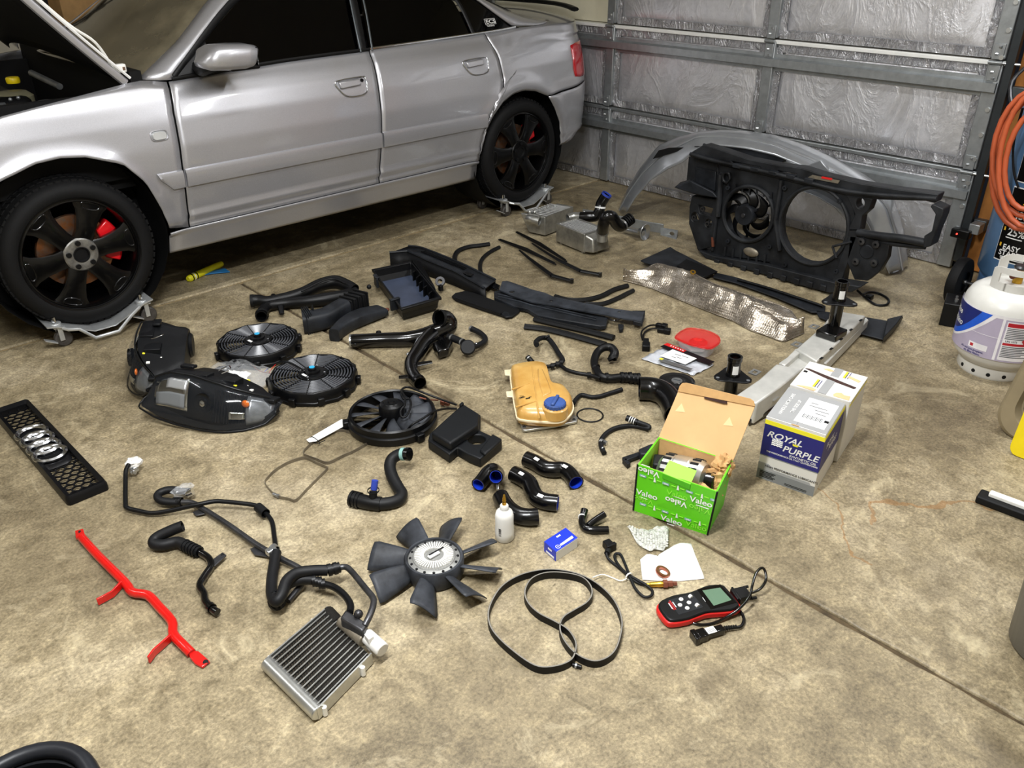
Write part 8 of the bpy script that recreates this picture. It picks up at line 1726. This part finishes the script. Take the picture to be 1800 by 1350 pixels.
# tan moulded panel on edge
mat('tan_plastic', '8e8166', .42, 0, .12, 6); mat('tan_dark', '2a2620', .7)
t = thing('tan_panel', 'tan moulded plastic lid standing on edge in front of the propane cylinder', 'plastic lid', (3.0, .45, 0))
def rr2(w_, h_, r, n=8):
    out = []
    for sx, sz, t0 in ((1, 1, 0), (-1, 1, PI/2), (-1, -1, PI), (1, -1, 1.5*PI)):
        for i in range(n+1): th = t0+PI/2*i/n; out.append((sx*(w_-r)+r*math.cos(th), sz*(h_-r)+r*math.sin(th)))
    return out
tilt = .33
def tp_(y, z, d): return V(2.975+tilt*z*.35+d, .36+y+ -.12*z, z+.001)
sec = rr2(.29, .30, .10)
b = MB(); b.ring_loft([[tp_(y, z+.30, .05) for y, z in sec], [tp_(y*1.0, z+.30, .0) for y, z in sec], [tp_(y*.96, z*.96+.30, -.014) for y, z in sec], [tp_(y*.84, z*.84+.30, -.014) for y, z in sec], [tp_(y*.80, z*.80+.30, .008) for y, z in sec]]); b.build('lid_shell', 'tan_plastic', t, smooth=40)
b = MB(); b.ring_loft([[tp_(y*.78, z*.78+.30, .006) for y, z in sec], [tp_(y*.76, z*.76+.30, .004) for y, z in sec]]); b.build('recess', 'tan_dark', t)
# yellow case
mat('yellow_case', 'e2c90c', .4, 0, .06)
t = thing('yellow_case', 'bright yellow plastic tray with a carry slot at the right edge', 'plastic tray', (2.88, .40, 0))
sec = rr2(.17, .10, .03, 5)
def yp(y, z, d): return V(2.86+d+z*.25, .375+y, z+.001)
b = MB(); b.plate_hole([yp(y, z+.101, 0) for y, z in sec], [[yp(.135+.011*math.cos(a), .10+.022*math.sin(a), 0) for a in [2*PI*i/14 for i in range(14)]]], (.012, 0, 0)); b.build('tray_wall', 'yellow_case', t, bevel=.004)
b = MB(); b.ring_loft([[yp(y*.62-.02, z*.7+.101, -.002) for y, z in sec], [yp(y*.58-.02, z*.62+.101, -.010) for y, z in sec]]); b.build('tray_rib', 'yellow_case', t, smooth=30)
# floor squeegee
t = thing('floor_squeegee', 'black and white floor squeegee head lying on the concrete', 'squeegee', (2.55, .3, 0))
q0, q1 = G(1720, 868, .02), G(1800, 898, .02); d = (q1-q0).normalized(); q1 = q0+d*.42
M = local(mid(q0, q1), d); L = .42; b = MB(M); b.box((0, .0, -.006), (L, .055, .026)); b.build('rubber_bar', 'blk_rubber', t, bevel=.005); b = MB(M); b.box((.012, .006, .013), (L-.03, .024, .016)); b.build('white_holder', 'white_plastic', t, bevel=.004)
# grey bin at the right edge
mat('bin_grey', '6a675f', .5, 0, .06, 5)
t = thing('grey_bin', 'grey plastic waste bin cut off by the right edge of the picture', 'waste bin', (2.08, .02, 0)); sec = rr2(.20, .235, .11, 8)
def bp_(x, y, k, z): return V(2.09+x*k, .02+y*k, z)
b = MB(); b.ring_loft([[bp_(x, y, .93, .0) for x, y in sec], [bp_(x, y, .97, .012) for x, y in sec], [bp_(x, y, 1.06, .42) for x, y in sec], [bp_(x, y, 1.09, .42) for x, y in sec], [bp_(x, y, 1.09, .45) for x, y in sec], [bp_(x, y, 1.04, .45) for x, y in sec], [bp_(x, y, .94, .02) for x, y in sec]]); b.build('bin_body', 'bin_grey', t, smooth=40)
# black tub, lower left corner
t = thing('black_tub', 'black plastic tub whose rim fills the lower left corner', 'tub', (-.17, .95, 0)); mat('tub_black', '1c1d21', .42, 0, .12); mat('tub_rim', '2b2d33', .4, 0, .15, 12)
k0 = G(110, 1296, .40); sec = rr2(.24, .30, .10, 9)
def tp2(x, y, k, z): return V(k0.x-.225+x*k, k0.y-.275+y*k, z)
b = MB(); b.ring_loft([[tp2(x, y, .86, .0) for x, y in sec], [tp2(x, y, .97, .385) for x, y in sec], [tp2(x, y, .93, .385) for x, y in sec], [tp2(x, y, .82, .012) for x, y in sec]]); b.build('tub_wall', 'tub_black', t, smooth=40)
b = MB(); b.tube([tp2(x, y, .985, .392) for x, y in sec], .014, 10, closed=True); b.build('rim', 'tub_rim', t, smooth=60)
# far shelf with cardboard seen past the windscreen
t = thing('storage_shelf', 'dark storage shelf with cardboard against the wall behind the car', 'shelf', (3.0, 6.5, 0)); mat('shelf_black', '1a1a1c', .6)
for z_ in (.3, .95, 1.6): MB().box((3.0, 6.48, z_), (2.4, .4, .03)).build('shelf_board', 'shelf_black', t)
for x in (1.85, 4.15):
    for y in (6.32, 6.64): MB().box((x, y, .9), (.04, .04, 1.8)).build('post', 'shelf_black', t)
for i, (x, w_, hh, m) in enumerate(((2.2, .5, .4, 'kraft'), (2.85, .45, .3, 'kraft'), (3.5, .5, .42, 'tan_plastic'))):
    tag(MB().box((x, 6.48, .966+hh/2), (w_, .3, hh)).build('storage_box', m, None, bevel=.004), ['brown cardboard box nearest the car bonnet on the far shelf', 'low brown cardboard box in the middle of the far shelf', 'tan storage box at the boot end of the far shelf'][i], 'box', 'boxes on the far shelf')
bpy.data.scenes.remove(TS)
bpy.context.view_layer.update()
